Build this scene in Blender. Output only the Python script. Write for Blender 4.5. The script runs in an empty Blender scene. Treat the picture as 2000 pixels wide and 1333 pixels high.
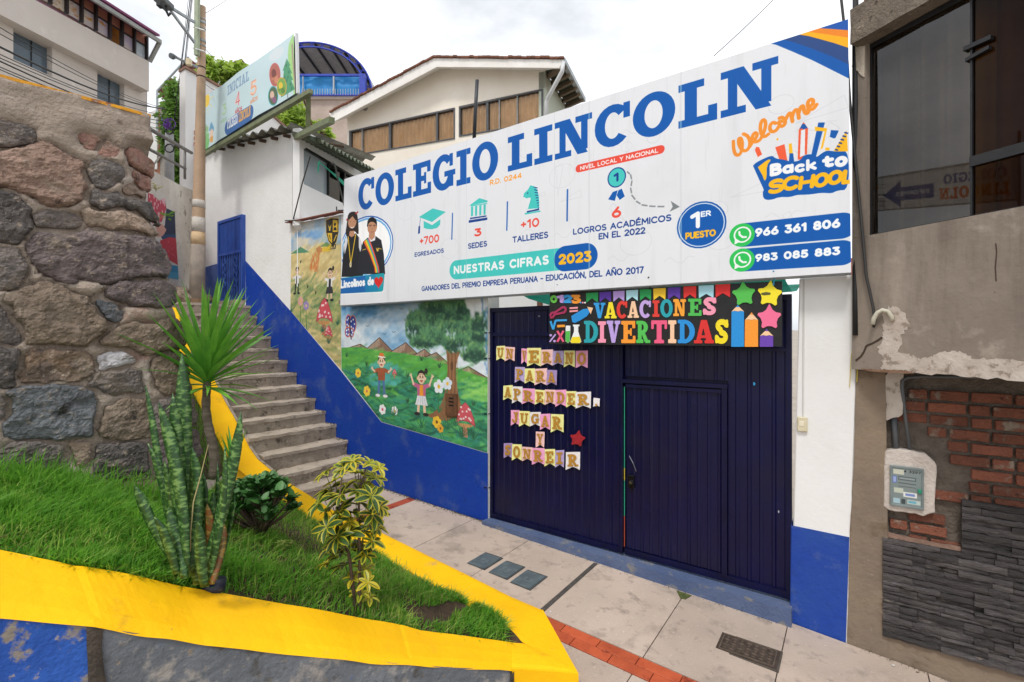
import bpy, bmesh, math, random
import numpy as np
from mathutils import Vector, Matrix, noise
sc = bpy.context.scene
R = math.radians
rnd = random.Random(11)
# ---------------------------------------------------------------- camera
CH, FPX, CX, HY = 2.62, 930.0, 1000.0, 662.0
cam_d = bpy.data.cameras.new('camera'); cam = bpy.data.objects.new('camera', cam_d)
sc.collection.objects.link(cam); sc.camera = cam
cam.location = (0, 0, CH); cam.rotation_euler = (R(90), 0, 0)
cam_d.sensor_width = 36; cam_d.lens = 36 * FPX / 2000; cam_d.shift_y = -4.5 / 2000
cam_d.clip_start = .05; cam_d.clip_end = 2000
# ---------------------------------------------------------------- sky and sun (bright overcast)
SUN_EL, SUN_AZ = 58, 205          # azimuth clockwise from +Y
w = bpy.data.worlds.new('World'); sc.world = w; w.use_nodes = True
nt = w.node_tree; nt.nodes.clear()
def wn(t, **k):
    n = nt.nodes.new(t)
    for a, b in k.items(): setattr(n, a, b)
    return n
sky = wn('ShaderNodeTexSky', sky_type='NISHITA', sun_disc=False, sun_elevation=R(SUN_EL), sun_rotation=R(SUN_AZ), air_density=1.0, dust_density=3.0)
tc = wn('ShaderNodeTexCoord'); mp = wn('ShaderNodeMapping'); mp.inputs['Scale'].default_value = (1, 1, 2.4)
ns = wn('ShaderNodeTexNoise'); ns.inputs['Scale'].default_value = 1.6; ns.inputs['Detail'].default_value = 6; ns.inputs['Roughness'].default_value = .55
rp = wn('ShaderNodeValToRGB'); rp.color_ramp.elements[0].position = .42; rp.color_ramp.elements[1].position = .62
rp.color_ramp.elements[0].color = (6.7, 7.0, 7.4, 1); rp.color_ramp.elements[1].color = (12.4, 12.5, 12.7, 1)
mx = wn('ShaderNodeMixRGB'); mx.inputs[0].default_value = .93
bg = wn('ShaderNodeBackground'); bg.inputs['Strength'].default_value = .1
wo = wn('ShaderNodeOutputWorld')
L = nt.links.new
L(tc.outputs['Generated'], mp.inputs[0]); L(mp.outputs[0], ns.inputs['Vector']); L(ns.outputs[0], rp.inputs[0])
L(sky.outputs[0], mx.inputs[1]); L(rp.outputs[0], mx.inputs[2]); L(mx.outputs[0], bg.inputs[0]); L(bg.outputs[0], wo.inputs[0])
sd = bpy.data.lights.new('sun', 'SUN'); sd.energy = 1.5; sd.angle = R(11); sd.color = (1, .96, .9)
sun = bpy.data.objects.new('sun', sd); sc.collection.objects.link(sun)
_s = Vector((math.sin(R(SUN_AZ)) * math.cos(R(SUN_EL)), math.cos(R(SUN_AZ)) * math.cos(R(SUN_EL)), math.sin(R(SUN_EL))))
sun.rotation_euler = _s.to_track_quat('Z', 'Y').to_euler(); sun.location = _s * 30
sc.view_settings.view_transform = 'Standard'; sc.view_settings.look = 'None'
sc.view_settings.exposure = 0.33; sc.view_settings.gamma = 1; sc.view_settings.use_curve_mapping = False
sc.cycles.max_bounces = 6; sc.cycles.transparent_max_bounces = 12
# ---------------------------------------------------------------- measuring: pixels of the photograph to points of the place
CAM = Vector((0, 0, CH))
NF = Vector((.5802, .8147, 0)); UF = Vector((.8147, -.5802, 0)); DF = 5.057     # facade: P.NF = DF - w
def ray(x, y): return Vector(((x - CX) / FPX, 1, -(y - HY) / FPX))
def at(x, y, Y): return CAM + ray(x, y) * Y
def gz(x, y, z):
    r = ray(x, y); return CAM + r * ((z - CH) / r.z)
def onp(x, y, n, p0):
    r = ray(x, y); return CAM + r * ((Vector(p0) - CAM).dot(n) / r.dot(n))
def FP(x, y, w=0.):
    r = ray(x, y); return CAM + r * ((DF - w) / r.dot(NF))
def pu(x, y, w=0.):
    p = FP(x, y, w); return (p.dot(UF), p.z)
def FU(u, z, w=0.): return NF * (DF - w) + UF * u + Vector((0, 0, z))
def uz(p): return (p.dot(UF), p.z)
def pav(u): return -.034 * u if u < 0 else -.12 * u      # pavement height along the facade
FROT = -math.atan2(.5802, .8147)
# ---------------------------------------------------------------- numpy noise
def vn(x, y, seed=0):
    x = np.asarray(x, float); y = np.asarray(y, float)
    xi = np.floor(x).astype(np.int64); yi = np.floor(y).astype(np.int64); fx = x - xi; fy = y - yi
    fx = fx * fx * (3 - 2 * fx); fy = fy * fy * (3 - 2 * fy)
    def h(a, b):
        n = (a * 374761393 + b * 668265263 + seed * 974711) & 0x7fffffff
        n = ((n ^ (n >> 13)) * 1274126177) & 0x7fffffff
        return ((n ^ (n >> 16)) & 0xffff) / 65535.
    return (h(xi, yi) * (1 - fx) + h(xi + 1, yi) * fx) * (1 - fy) + (h(xi, yi + 1) * (1 - fx) + h(xi + 1, yi + 1) * fx) * fy
def fbm(x, y, seed=0, o=4):
    s = 0; a = .5
    for i in range(o):
        s = s + a * vn(x * 2 ** i, y * 2 ** i, seed + i * 7); a *= .5
    return s / (1 - .5 ** o)
# ---------------------------------------------------------------- colours and materials
def hx(s):
    v = [int(s[i:i + 2], 16) / 255 for i in (0, 2, 4)]
    return tuple((c / 12.92 if c <= .04045 else ((c + .055) / 1.055) ** 2.4) for c in v)
def srgb(s): return np.array([int(s[i:i + 2], 16) / 255 for i in (0, 2, 4)], np.float32)
_M = {}
def M(name, col, rough=.75, col2=None, vs=4., vr=(.35, .65), bump=0., bs=40., spots=(), metal=0., spec=.5, rand=0., stretch=(1, 1, 1), trans=0., detail=6., coat=0., img=None, grime=None):
    """col/col2 hex; spots: (hex, scale, lo, hi, stretch?) worn or stained patches, or painted reflections; rand: brightness spread between objects"""
    if name in _M: return _M[name]
    m = bpy.data.materials.new(name); m.use_nodes = True; n = m.node_tree; N = n.nodes; N.clear(); k = n.links.new
    out = N.new('ShaderNodeOutputMaterial'); b = N.new('ShaderNodeBsdfPrincipled')
    b.inputs['Roughness'].default_value = rough; b.inputs['Metallic'].default_value = metal
    b.inputs['Specular IOR Level'].default_value = spec
    if coat: b.inputs['Coat Weight'].default_value = coat; b.inputs['Coat Roughness'].default_value = .12
    geo = N.new('ShaderNodeNewGeometry'); mpn = N.new('ShaderNodeMapping'); mpn.inputs['Scale'].default_value = stretch
    k(geo.outputs['Position'], mpn.inputs[0]); P = mpn.outputs[0]
    def noisef(scale, det=detail, src=P, rg=.6):
        t = N.new('ShaderNodeTexNoise'); t.inputs['Scale'].default_value = scale; t.inputs['Detail'].default_value = det
        t.inputs['Roughness'].default_value = rg; k(src, t.inputs['Vector']); return t.outputs[0]
    def ramp(src, lo, hi):
        t = N.new('ShaderNodeMapRange'); t.inputs[1].default_value = lo; t.inputs[2].default_value = hi; k(src, t.inputs[0]); return t.outputs[0]
    def mix(f, a, c2, mode='MIX'):
        t = N.new('ShaderNodeMixRGB'); t.blend_type = mode
        if isinstance(f, (int, float)): t.inputs[0].default_value = f
        else: k(f, t.inputs[0])
        for s, v in ((1, a), (2, c2)):
            if isinstance(v, tuple): t.inputs[s].default_value = (*v[:3], 1)
            else: k(v, t.inputs[s])
        return t.outputs[0]
    if img is not None:
        ti = N.new('ShaderNodeTexImage'); ti.image = img; ti.extension = 'EXTEND'; uvn = N.new('ShaderNodeUVMap'); k(uvn.outputs[0], ti.inputs[0]); c = ti.outputs[0]
        if col2: c = mix(ramp(noisef(vs), *vr), c, mix(.12, c, hx(col2)))
    else:
        c = hx(col)
        if col2: c = mix(ramp(noisef(vs), *vr), c, hx(col2))
    for s in spots:
        src = P
        if len(s) > 4:
            m2 = N.new('ShaderNodeMapping'); m2.inputs['Scale'].default_value = s[4]; k(geo.outputs['Position'], m2.inputs[0]); src = m2.outputs[0]
        c = mix(ramp(noisef(s[1], 8, src, .65), s[2], s[3]), c, hx(s[0]))
    if grime:   # (hex, z0, z1): splash dirt that really lies low on the wall
        sx = N.new('ShaderNodeSeparateXYZ'); k(geo.outputs['Position'], sx.inputs[0]); ad = N.new('ShaderNodeMath'); ad.operation = 'ADD'
        nn = N.new('ShaderNodeMath'); nn.operation = 'MULTIPLY'; nn.inputs[1].default_value = .5; k(noisef(6), nn.inputs[0]); k(sx.outputs[2], ad.inputs[0]); k(nn.outputs[0], ad.inputs[1])
        c = mix(ramp(ad.outputs[0], grime[2] + .25, grime[1] + .25), c, hx(grime[0]))
    if rand:
        oi = N.new('ShaderNodeObjectInfo'); t = N.new('ShaderNodeMapRange'); t.inputs[3].default_value = 1 - rand; t.inputs[4].default_value = 1 + rand * .6
        k(oi.outputs['Random'], t.inputs[0]); t2 = N.new('ShaderNodeVectorMath'); t2.operation = 'SCALE'
        if isinstance(c, tuple): t2.inputs[0].default_value = c[:3]
        else: k(c, t2.inputs[0])
        k(t.outputs[0], t2.inputs['Scale']); c = t2.outputs[0]
    if isinstance(c, tuple): b.inputs['Base Color'].default_value = (*c[:3], 1)
    else: k(c, b.inputs['Base Color'])
    if bump:
        bn = N.new('ShaderNodeBump'); bn.inputs['Strength'].default_value = min(1, bump); bn.inputs['Distance'].default_value = .014 * max(1, bump)
        k(noisef(bs, 8), bn.inputs['Height']); k(bn.outputs[0], b.inputs['Normal'])
    if trans:
        tr = N.new('ShaderNodeBsdfTranslucent'); ms = N.new('ShaderNodeMixShader'); ms.inputs[0].default_value = trans
        if isinstance(c, tuple): tr.inputs[0].default_value = (*c[:3], 1)
        else: k(c, tr.inputs[0])
        k(b.outputs[0], ms.inputs[1]); k(tr.outputs[0], ms.inputs[2]); k(ms.outputs[0], out.inputs[0])
    else: k(b.outputs[0], out.inputs[0])
    _M[name] = m; return m
def glass(name, tint='AEB4B8', rough=.02, ior=1.5, alpha=.55):
    if name in _M: return _M[name]
    m = bpy.data.materials.new(name); m.use_nodes = True; n = m.node_tree; N = n.nodes; N.clear(); k = n.links.new
    out = N.new('ShaderNodeOutputMaterial'); g = N.new('ShaderNodeBsdfGlossy'); g.inputs['Roughness'].default_value = rough
    t = N.new('ShaderNodeBsdfTransparent'); t.inputs[0].default_value = (*hx(tint), 1)
    fr = N.new('ShaderNodeFresnel'); fr.inputs[0].default_value = ior; ma = N.new('ShaderNodeMath'); ma.operation = 'MULTIPLY_ADD'; ma.use_clamp = True
    ma.inputs[1].default_value = 1.; ma.inputs[2].default_value = alpha; k(fr.outputs[0], ma.inputs[0])
    nz = N.new('ShaderNodeTexNoise'); nz.inputs['Scale'].default_value = .8; bp = N.new('ShaderNodeBump'); bp.inputs['Strength'].default_value = .05; k(nz.outputs[0], bp.inputs['Height']); k(bp.outputs[0], g.inputs['Normal'])
    mxs = N.new('ShaderNodeMixShader'); k(ma.outputs[0], mxs.inputs[0]); k(t.outputs[0], mxs.inputs[1]); k(g.outputs[0], mxs.inputs[2]); k(mxs.outputs[0], out.inputs[0])
    _M[name] = m; return m
# ---------------------------------------------------------------- objects
COL = sc.collection
def tag(o, label=None, cat=None, group=None, kind=None):
    if label: o['label'] = label
    if cat: o['category'] = cat
    if group: o['group'] = group
    if kind: o['kind'] = kind
    return o
def thing(name, label, cat, loc=(0, 0, 0), group=None):
    o = bpy.data.objects.new(name, None); COL.objects.link(o); o.location = loc; o.empty_display_size = .2
    return tag(o, label, cat, group)
def wloc(o):
    v = Vector((0, 0, 0))
    while o is not None: v = v + o.location; o = o.parent
    return v
class MB:
    """collects world-space geometry; build() links it as one object, its origin at its parent's (or at its own base)"""
    def __init__(s): s.v = []; s.f = []; s.uv = None; s.mi = []
    def add(s, vs, fs, mi=0):
        o = len(s.v); s.v += [tuple(p) for p in vs]; s.f += [tuple(i + o for i in f) for f in fs]; s.mi += [mi] * len(fs); return s
    def prism(s, pts, vec, mi=0):
        n = len(pts); vec = Vector(vec); a = [Vector(p) for p in pts]
        return s.add(a + [p + vec for p in a], [tuple(range(n))[::-1], tuple(range(n, 2 * n))] + [(i, (i + 1) % n, (i + 1) % n + n, i + n) for i in range(n)], mi)
    def quad(s, *p): return s.add(p, [tuple(range(len(p)))])
    def fbox(s, u0, u1, z0, z1, w0, w1, mi=0):
        return s.prism([FU(u0, z0, w0), FU(u1, z0, w0), FU(u1, z1, w0), FU(u0, z1, w0)], NF * (w0 - w1), mi)
    def box(s, c, dx, dy, dz, ax=None, mi=0):
        c = Vector(c); X, Y, Z = ax or (Vector((1, 0, 0)), Vector((0, 1, 0)), Vector((0, 0, 1)))
        p = [c - X * dx / 2 - Y * dy / 2 - Z * dz / 2, c + X * dx / 2 - Y * dy / 2 - Z * dz / 2, c + X * dx / 2 + Y * dy / 2 - Z * dz / 2, c - X * dx / 2 + Y * dy / 2 - Z * dz / 2]
        return s.prism(p, Z * dz, mi)
    def beam(s, a, b, wd, ht, up=(0, 0, 1)):
        a = Vector(a); b = Vector(b); d = (b - a).normalized(); sx = d.cross(Vector(up))
        if sx.length < 1e-4: sx = d.cross(Vector((0, 1, 0)))
        sx.normalize(); uy = sx.cross(d).normalized()
        return s.prism([a - sx * wd / 2 - uy * ht / 2, a + sx * wd / 2 - uy * ht / 2, a + sx * wd / 2 + uy * ht / 2, a - sx * wd / 2 + uy * ht / 2], b - a)
    def tube(s, pts, r, n=8, caps=True):
        pts = [Vector(p) for p in pts]; m = len(pts); rr = r if isinstance(r, (list, tuple)) else [r] * m
        d0 = (pts[1] - pts[0]).normalized(); up = Vector((0, 0, 1)) if abs(d0.z) < .9 else Vector((1, 0, 0)); sx = d0.cross(up).normalized()
        vs = []; fs = []
        for i in range(m):
            d = (pts[min(i + 1, m - 1)] - pts[max(i - 1, 0)]).normalized(); sx = (sx - d * sx.dot(d)).normalized(); sy = d.cross(sx)
            for j in range(n):
                a = 2 * math.pi * j / n; vs.append(pts[i] + (sx * math.cos(a) + sy * math.sin(a)) * rr[i])
        for i in range(m - 1):
            for j in range(n): fs.append((i * n + j, i * n + (j + 1) % n, (i + 1) * n + (j + 1) % n, (i + 1) * n + j))
        if caps: fs.append(tuple(range(n))[::-1]); fs.append(tuple(range((m - 1) * n, m * n)))
        return s.add(vs, fs)
    def build(s, name, mat, parent=None, smooth=False, loc=None, fix=True, bevel=0, subdiv=0, displace=None):
        base = wloc(parent) if parent is not None else Vector(loc if loc is not None else (np.mean([p[0] for p in s.v]), np.mean([p[1] for p in s.v]), min(p[2] for p in s.v)))
        me = bpy.data.meshes.new(name); me.from_pydata([(p[0] - base.x, p[1] - base.y, p[2] - base.z) for p in s.v], [], s.f)
        mats = mat if isinstance(mat, (list, tuple)) else [mat]
        for q in mats: me.materials.append(q)
        if len(mats) > 1: me.polygons.foreach_set('material_index', s.mi)
        if fix:
            b = bmesh.new(); b.from_mesh(me); bmesh.ops.recalc_face_normals(b, faces=b.faces)
            if bevel: bmesh.ops.bevel(b, geom=[e for e in b.edges if len(e.link_faces) == 2 and e.calc_face_angle(0) > .6], offset=bevel, segments=1, affect='EDGES', profile=.6)
            b.to_mesh(me); b.free()
        if smooth: me.polygons.foreach_set('use_smooth', [True] * len(me.polygons))
        if s.uv is not None:
            ul = me.uv_layers.new(name='UVMap'); 
            for lp in me.loops: ul.data[lp.index].uv = s.uv[lp.vertex_index]
        o = bpy.data.objects.new(name, me); COL.objects.link(o)
        if parent is not None: o.parent = parent
        else: o.location = base
        return o
def solo(mb, name, mat, label, cat, group=None, **k):
    return tag(mb.build(name, mat, None, **k), label, cat, group)
def jit(p, a): return p + Vector((rnd.uniform(-a, a), rnd.uniform(-a, a), rnd.uniform(-a, a)))
def msq(F, x0, y0, d):
    """marching squares: polygons covering F > 0, and the outline segments"""
    V = []; K = {}; faces = []; segs = []; H, W = F.shape
    def vert(key, x, y):
        if key not in K: K[key] = len(V); V.append((x, y))
        return K[key]
    for j in range(H - 1):
        for i in range(W - 1):
            c = [(i, j), (i + 1, j), (i + 1, j + 1), (i, j + 1)]; val = [F[b, a] for a, b in c]
            if max(val) <= 0: continue
            poly = []
            for k in range(4):
                a, b = c[k], c[(k + 1) % 4]; va, vb = val[k], val[(k + 1) % 4]
                if va > 0: poly.append((vert(a, x0 + a[0] * d, y0 + a[1] * d), 0))
                if (va > 0) != (vb > 0):
                    t = va / (va - vb); poly.append((vert((min(a, b), max(a, b)), x0 + (a[0] + (b[0] - a[0]) * t) * d, y0 + (a[1] + (b[1] - a[1]) * t) * d), 1))
            if len(poly) > 2:
                faces.append([q[0] for q in poly])
                for k in range(len(poly)):
                    if poly[k][1] and poly[(k + 1) % len(poly)][1]: segs.append((poly[k][0], poly[(k + 1) % len(poly)][0]))
    return V, faces, segs
def inpoly(X, Y, pts):
    ins = np.zeros(X.shape, bool); n = len(pts)
    for i in range(n):
        x1, y1 = pts[i]; x2, y2 = pts[(i + 1) % n]
        if y1 == y2: continue
        ins ^= ((y1 > Y) != (y2 > Y)) & (X < (x2 - x1) * (Y - y1) / (y2 - y1) + x1)
    return ins
def segd(X, Y, a, b):
    dx, dy = b[0] - a[0], b[1] - a[1]; l = dx * dx + dy * dy + 1e-12
    t = np.clip(((X - a[0]) * dx + (Y - a[1]) * dy) / l, 0, 1); return np.hypot(X - a[0] - t * dx, Y - a[1] - t * dy)
def psdf(X, Y, pts):
    d = np.full(X.shape, 1e9)
    for i in range(len(pts)): d = np.minimum(d, segd(X, Y, pts[i], pts[(i + 1) % len(pts)]))
    return np.where(inpoly(X, Y, pts), d, -d)
def circ(cx, cy, rx, ry=None, a0=0, a1=360, n=24):
    ry = ry or rx; return [(cx + rx * math.cos(R(a0 + (a1 - a0) * i / n)), cy + ry * math.sin(R(a0 + (a1 - a0) * i / n))) for i in range(n + (0 if a1 - a0 == 360 else 1))]
# ---------------------------------------------------------------- a painter's canvas for flat print and murals (colours in display values)
class Canvas:
    def __init__(s, x0, x1, y0, y1, W, bg='FFFFFF'):
        s.x0, s.x1, s.y0, s.y1 = x0, x1, y0, y1; s.W = W; s.ps = (x1 - x0) / W; s.H = max(2, int(round((y1 - y0) / s.ps)))
        s.a = np.empty((s.H, s.W, 3), np.float32); s.a[:] = srgb(bg); s.map = lambda p: p
    def win(s, bx0, bx1, by0, by1, pad=2):
        i0 = max(0, int((bx0 - s.x0) / s.ps) - pad); i1 = min(s.W, int((bx1 - s.x0) / s.ps) + pad + 1)
        j0 = max(0, int((by0 - s.y0) / s.ps) - pad); j1 = min(s.H, int((by1 - s.y0) / s.ps) + pad + 1)
        if i1 <= i0 or j1 <= j0: return None
        X, Y = np.meshgrid(s.x0 + (np.arange(i0, i1) + .5) * s.ps, s.y0 + (np.arange(j0, j1) + .5) * s.ps)
        return i0, i1, j0, j1, X, Y
    def put(s, wi, al, col):
        i0, i1, j0, j1 = wi[:4]; r = s.a[j0:j1, i0:i1]; c = srgb(col) if isinstance(col, str) else col
        r += (c - r) * al[..., None].astype(np.float32)
    def poly(s, pts, col, al=1., holes=(), raw=False, soft=0):
        if not raw: pts = [s.map(p) for p in pts]; holes = [[s.map(p) for p in h] for h in holes]
        xs = [p[0] for p in pts]; ys = [p[1] for p in pts]; wi = s.win(min(xs), max(xs), min(ys), max(ys), 2 + int(soft / s.ps))
        if wi is None: return
        X, Y = wi[4:]
        if soft: m = np.clip(psdf(X, Y, pts) / soft + .5, 0, 1)
        else:
            m = 0
            for ox, oy in ((-.25, -.25), (.25, -.25), (-.25, .25), (.25, .25)):
                q = inpoly(X + ox * s.ps, Y + oy * s.ps, pts)
                for h in holes: q ^= inpoly(X + ox * s.ps, Y + oy * s.ps, h)
                m = m + q * .25
        s.put(wi, m * al, col)
    def line(s, pts, wd, col, al=1., raw=False, soft=0):
        if not raw: pts = [s.map(p) for p in pts]
        r = wd / 2; xs = [p[0] for p in pts]; ys = [p[1] for p in pts]; wi = s.win(min(xs) - r, max(xs) + r, min(ys) - r, max(ys) + r, 2 + int(soft / s.ps))
        if wi is None: return
        X, Y = wi[4:]; d = np.full(X.shape, 1e9)
        for i in range(max(1, len(pts) - 1)): d = np.minimum(d, segd(X, Y, pts[i], pts[min(i + 1, len(pts) - 1)]))
        s.put(wi, np.clip((r - d) / max(s.ps, soft) + .5, 0, 1) * al, col)
    def ell(s, c, rx, ry, col, al=1., ring=0, raw=False, n=28):
        q = circ(c[0], c[1], rx, ry, n=n)
        if ring: s.line(q + [q[0]], ring, col, al, raw)
        else: s.poly(q, col, al, raw=raw)
    def image(s, name):
        im = bpy.data.images.new(name, s.W, s.H, alpha=False); px = np.ones((s.H, s.W, 4), np.float32); px[..., :3] = np.clip(s.a, 0, 1)
        im.pixels.foreach_set(px.ravel()); im.update(); im.pack(); return im
# ---------------------------------------------------------------- lettering: a round stroke face and a slab face
def ar(cx, cy, rx, ry, a0, a1, n=9): return [(cx + rx * math.cos(R(a0 + (a1 - a0) * i / n)), cy + ry * math.sin(R(a0 + (a1 - a0) * i / n))) for i in range(n + 1)]
G = {' ': (.28, []),
 'A': (.76, [[(0, 0), (.38, 1), (.76, 0)], [(.14, .32), (.62, .32)]]), 'B': (.6, [[(0, 0), (0, 1), (.28, 1)] + ar(.3, .77, .24, .23, 90, -90) + [(0, .54)], [(.3, .54)] + ar(.32, .27, .28, .27, 90, -90) + [(0, 0)]]),
 'C': (.72, [ar(.42, .5, .42, .5, 48, 312, 14)]), 'D': (.7, [[(0, 0), (0, 1), (.22, 1)] + ar(.24, .5, .46, .5, 90, -90, 12) + [(0, 0)]]),
 'E': (.54, [[(.54, 1), (0, 1), (0, 0), (.54, 0)], [(0, .52), (.46, .52)]]), 'F': (.52, [[(.52, 1), (0, 1), (0, 0)], [(0, .5), (.44, .5)]]),
 'G': (.76, [ar(.42, .5, .42, .5, 48, 330, 14) + [(.78, .44), (.48, .44)]]), 'H': (.66, [[(0, 0), (0, 1)], [(.66, 0), (.66, 1)], [(0, .5), (.66, .5)]]), 'I': (.02, [[(0, 0), (0, 1)]]),
 'J': (.48, [[(.48, 1), (.48, .28)] + ar(.24, .26, .24, .26, 0, -150, 8)]), 'K': (.6, [[(0, 0), (0, 1)], [(.56, 1), (0, .45)], [(.2, .6), (.6, 0)]]), 'L': (.5, [[(0, 1), (0, 0), (.5, 0)]]),
 'M': (.84, [[(0, 0), (.06, 1), (.42, .3), (.78, 1), (.84, 0)]]), 'N': (.68, [[(0, 0), (0, 1), (.68, 0), (.68, 1)]]), 'O': (.84, [ar(.42, .5, .42, .5, 0, 360, 20)]),
 'P': (.58, [[(0, 0), (0, 1), (.28, 1)] + ar(.3, .72, .28, .28, 90, -90) + [(0, .44)]]), 'Q': (.84, [ar(.42, .5, .42, .5, 0, 360, 20), [(.55, .25), (.82, -.05)]]),
 'R': (.6, [[(0, 0), (0, 1), (.28, 1)] + ar(.3, .73, .27, .27, 90, -90) + [(0, .46)], [(.28, .46), (.6, 0)]]), 'S': (.58, [ar(.3, .75, .27, .25, 40, 270, 10)[:-1] + ar(.29, .26, .29, .26, 90, -145, 10)]),
 'T': (.66, [[(0, 1), (.66, 1)], [(.33, 1), (.33, 0)]]), 'U': (.66, [[(0, 1), (0, .33)] + ar(.33, .33, .33, .33, 180, 360, 10) + [(.66, 1)]]), 'V': (.72, [[(0, 1), (.36, 0), (.72, 1)]]),
 'X': (.64, [[(0, 0), (.64, 1)], [(0, 1), (.64, 0)]]), 'Y': (.64, [[(0, 1), (.32, .5), (.64, 1)], [(.32, .5), (.32, 0)]]), 'Z': (.6, [[(0, 1), (.6, 1), (0, 0), (.6, 0)]]),
 '0': (.64, [ar(.32, .5, .32, .5, 0, 360, 18)]), '1': (.3, [[(0, .8), (.26, 1), (.26, 0)]]), '2': (.56, [ar(.28, .72, .28, .28, 160, -35, 10) + [(0, 0), (.58, 0)]]),
 '3': (.56, [[(.04, 1), (.5, 1), (.24, .6)] + ar(.26, .3, .3, .3, 80, -150, 10)]), '4': (.64, [[(.48, 0), (.48, 1), (0, .28), (.64, .28)]]), '5': (.56, [[(.52, 1), (.1, 1), (.06, .55)] + ar(.26, .31, .3, .31, 120, -150, 10)]),
 '6': (.58, [[(.42, 1), (.08, .5)] + ar(.29, .3, .29, .3, 160, 520, 18)]), '7': (.54, [[(0, 1), (.54, 1), (.18, 0)]]), '8': (.58, [ar(.29, .76, .24, .24, 0, 360, 14), ar(.29, .27, .29, .27, 0, 360, 14)]),
 '9': (.58, [[(.16, 0), (.5, .5)] + ar(.29, .7, .29, .3, -20, 340, 18)]), '+': (.46, [[(.23, .25), (.23, .75)], [(0, .5), (.46, .5)]]), '-': (.36, [[(0, .45), (.36, .45)]]), '.': (.02, [[(0, 0), (0, .02)]]), ',': (.06, [[(.06, .06), (0, -.16)]]),
 'Á': (.76, []), 'a': (.46, [ar(.23, .3, .23, .3, 0, 360, 14), [(.46, .6), (.46, 0)]]), 'c': (.42, [ar(.24, .3, .24, .3, 50, 310, 10)]), 'd': (.46, [ar(.23, .3, .23, .3, 0, 360, 14), [(.46, 1), (.46, 0)]]),
 'e': (.46, [[(.02, .3), (.46, .3)] + ar(.23, .3, .23, .3, 0, 310, 12)]), 'i': (.02, [[(0, 0), (0, .6)], [(0, .88), (0, .9)]]), 'k': (.4, [[(0, 0), (0, 1)], [(.36, .6), (0, .25)], [(.12, .34), (.4, 0)]]),
 'l': (.02, [[(0, 1), (0, 0)]]), 'n': (.42, [[(0, 0), (0, .6)], [(0, .4)] + ar(.21, .38, .21, .22, 180, 0, 8) + [(.42, 0)]]), 'o': (.48, [ar(.24, .3, .24, .3, 0, 360, 14)]),
 's': (.36, [ar(.18, .45, .17, .15, 40, 270, 8)[:-1] + ar(.18, .15, .18, .15, 90, -145, 8)]), 't': (.34, [[(.12, .9), (.12, .12), (.2, 0), (.32, .02)], [(0, .62), (.32, .62)]])}
G['É'] = (.54, G['E'][1] + [[(.2, 1.2), (.34, 1.34)]]); G['Ó'] = (.84, G['O'][1] + [[(.36, 1.2), (.5, 1.34)]]); G['Ñ'] = (.68, G['N'][1] + [[(.16, 1.24), (.28, 1.32), (.4, 1.22), (.52, 1.3)]])
def rect(a, b, c, d): return [(a, b), (c, b), (c, d), (a, d)]
def ringp(cx, cy, rx, ry, ix, iy): return ('r', circ(cx, cy, rx, ry, n=32), circ(cx, cy, ix, iy, n=32))
def sect(cx, cy, rx, ry, ix, iy, a0, a1, n=18): return ('p', ar(cx, cy, rx, ry, a0, a1, n) + ar(cx, cy, ix, iy, a1, a0, n))
def PR(*r): return [('p', rect(*q)) for q in r]
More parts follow.
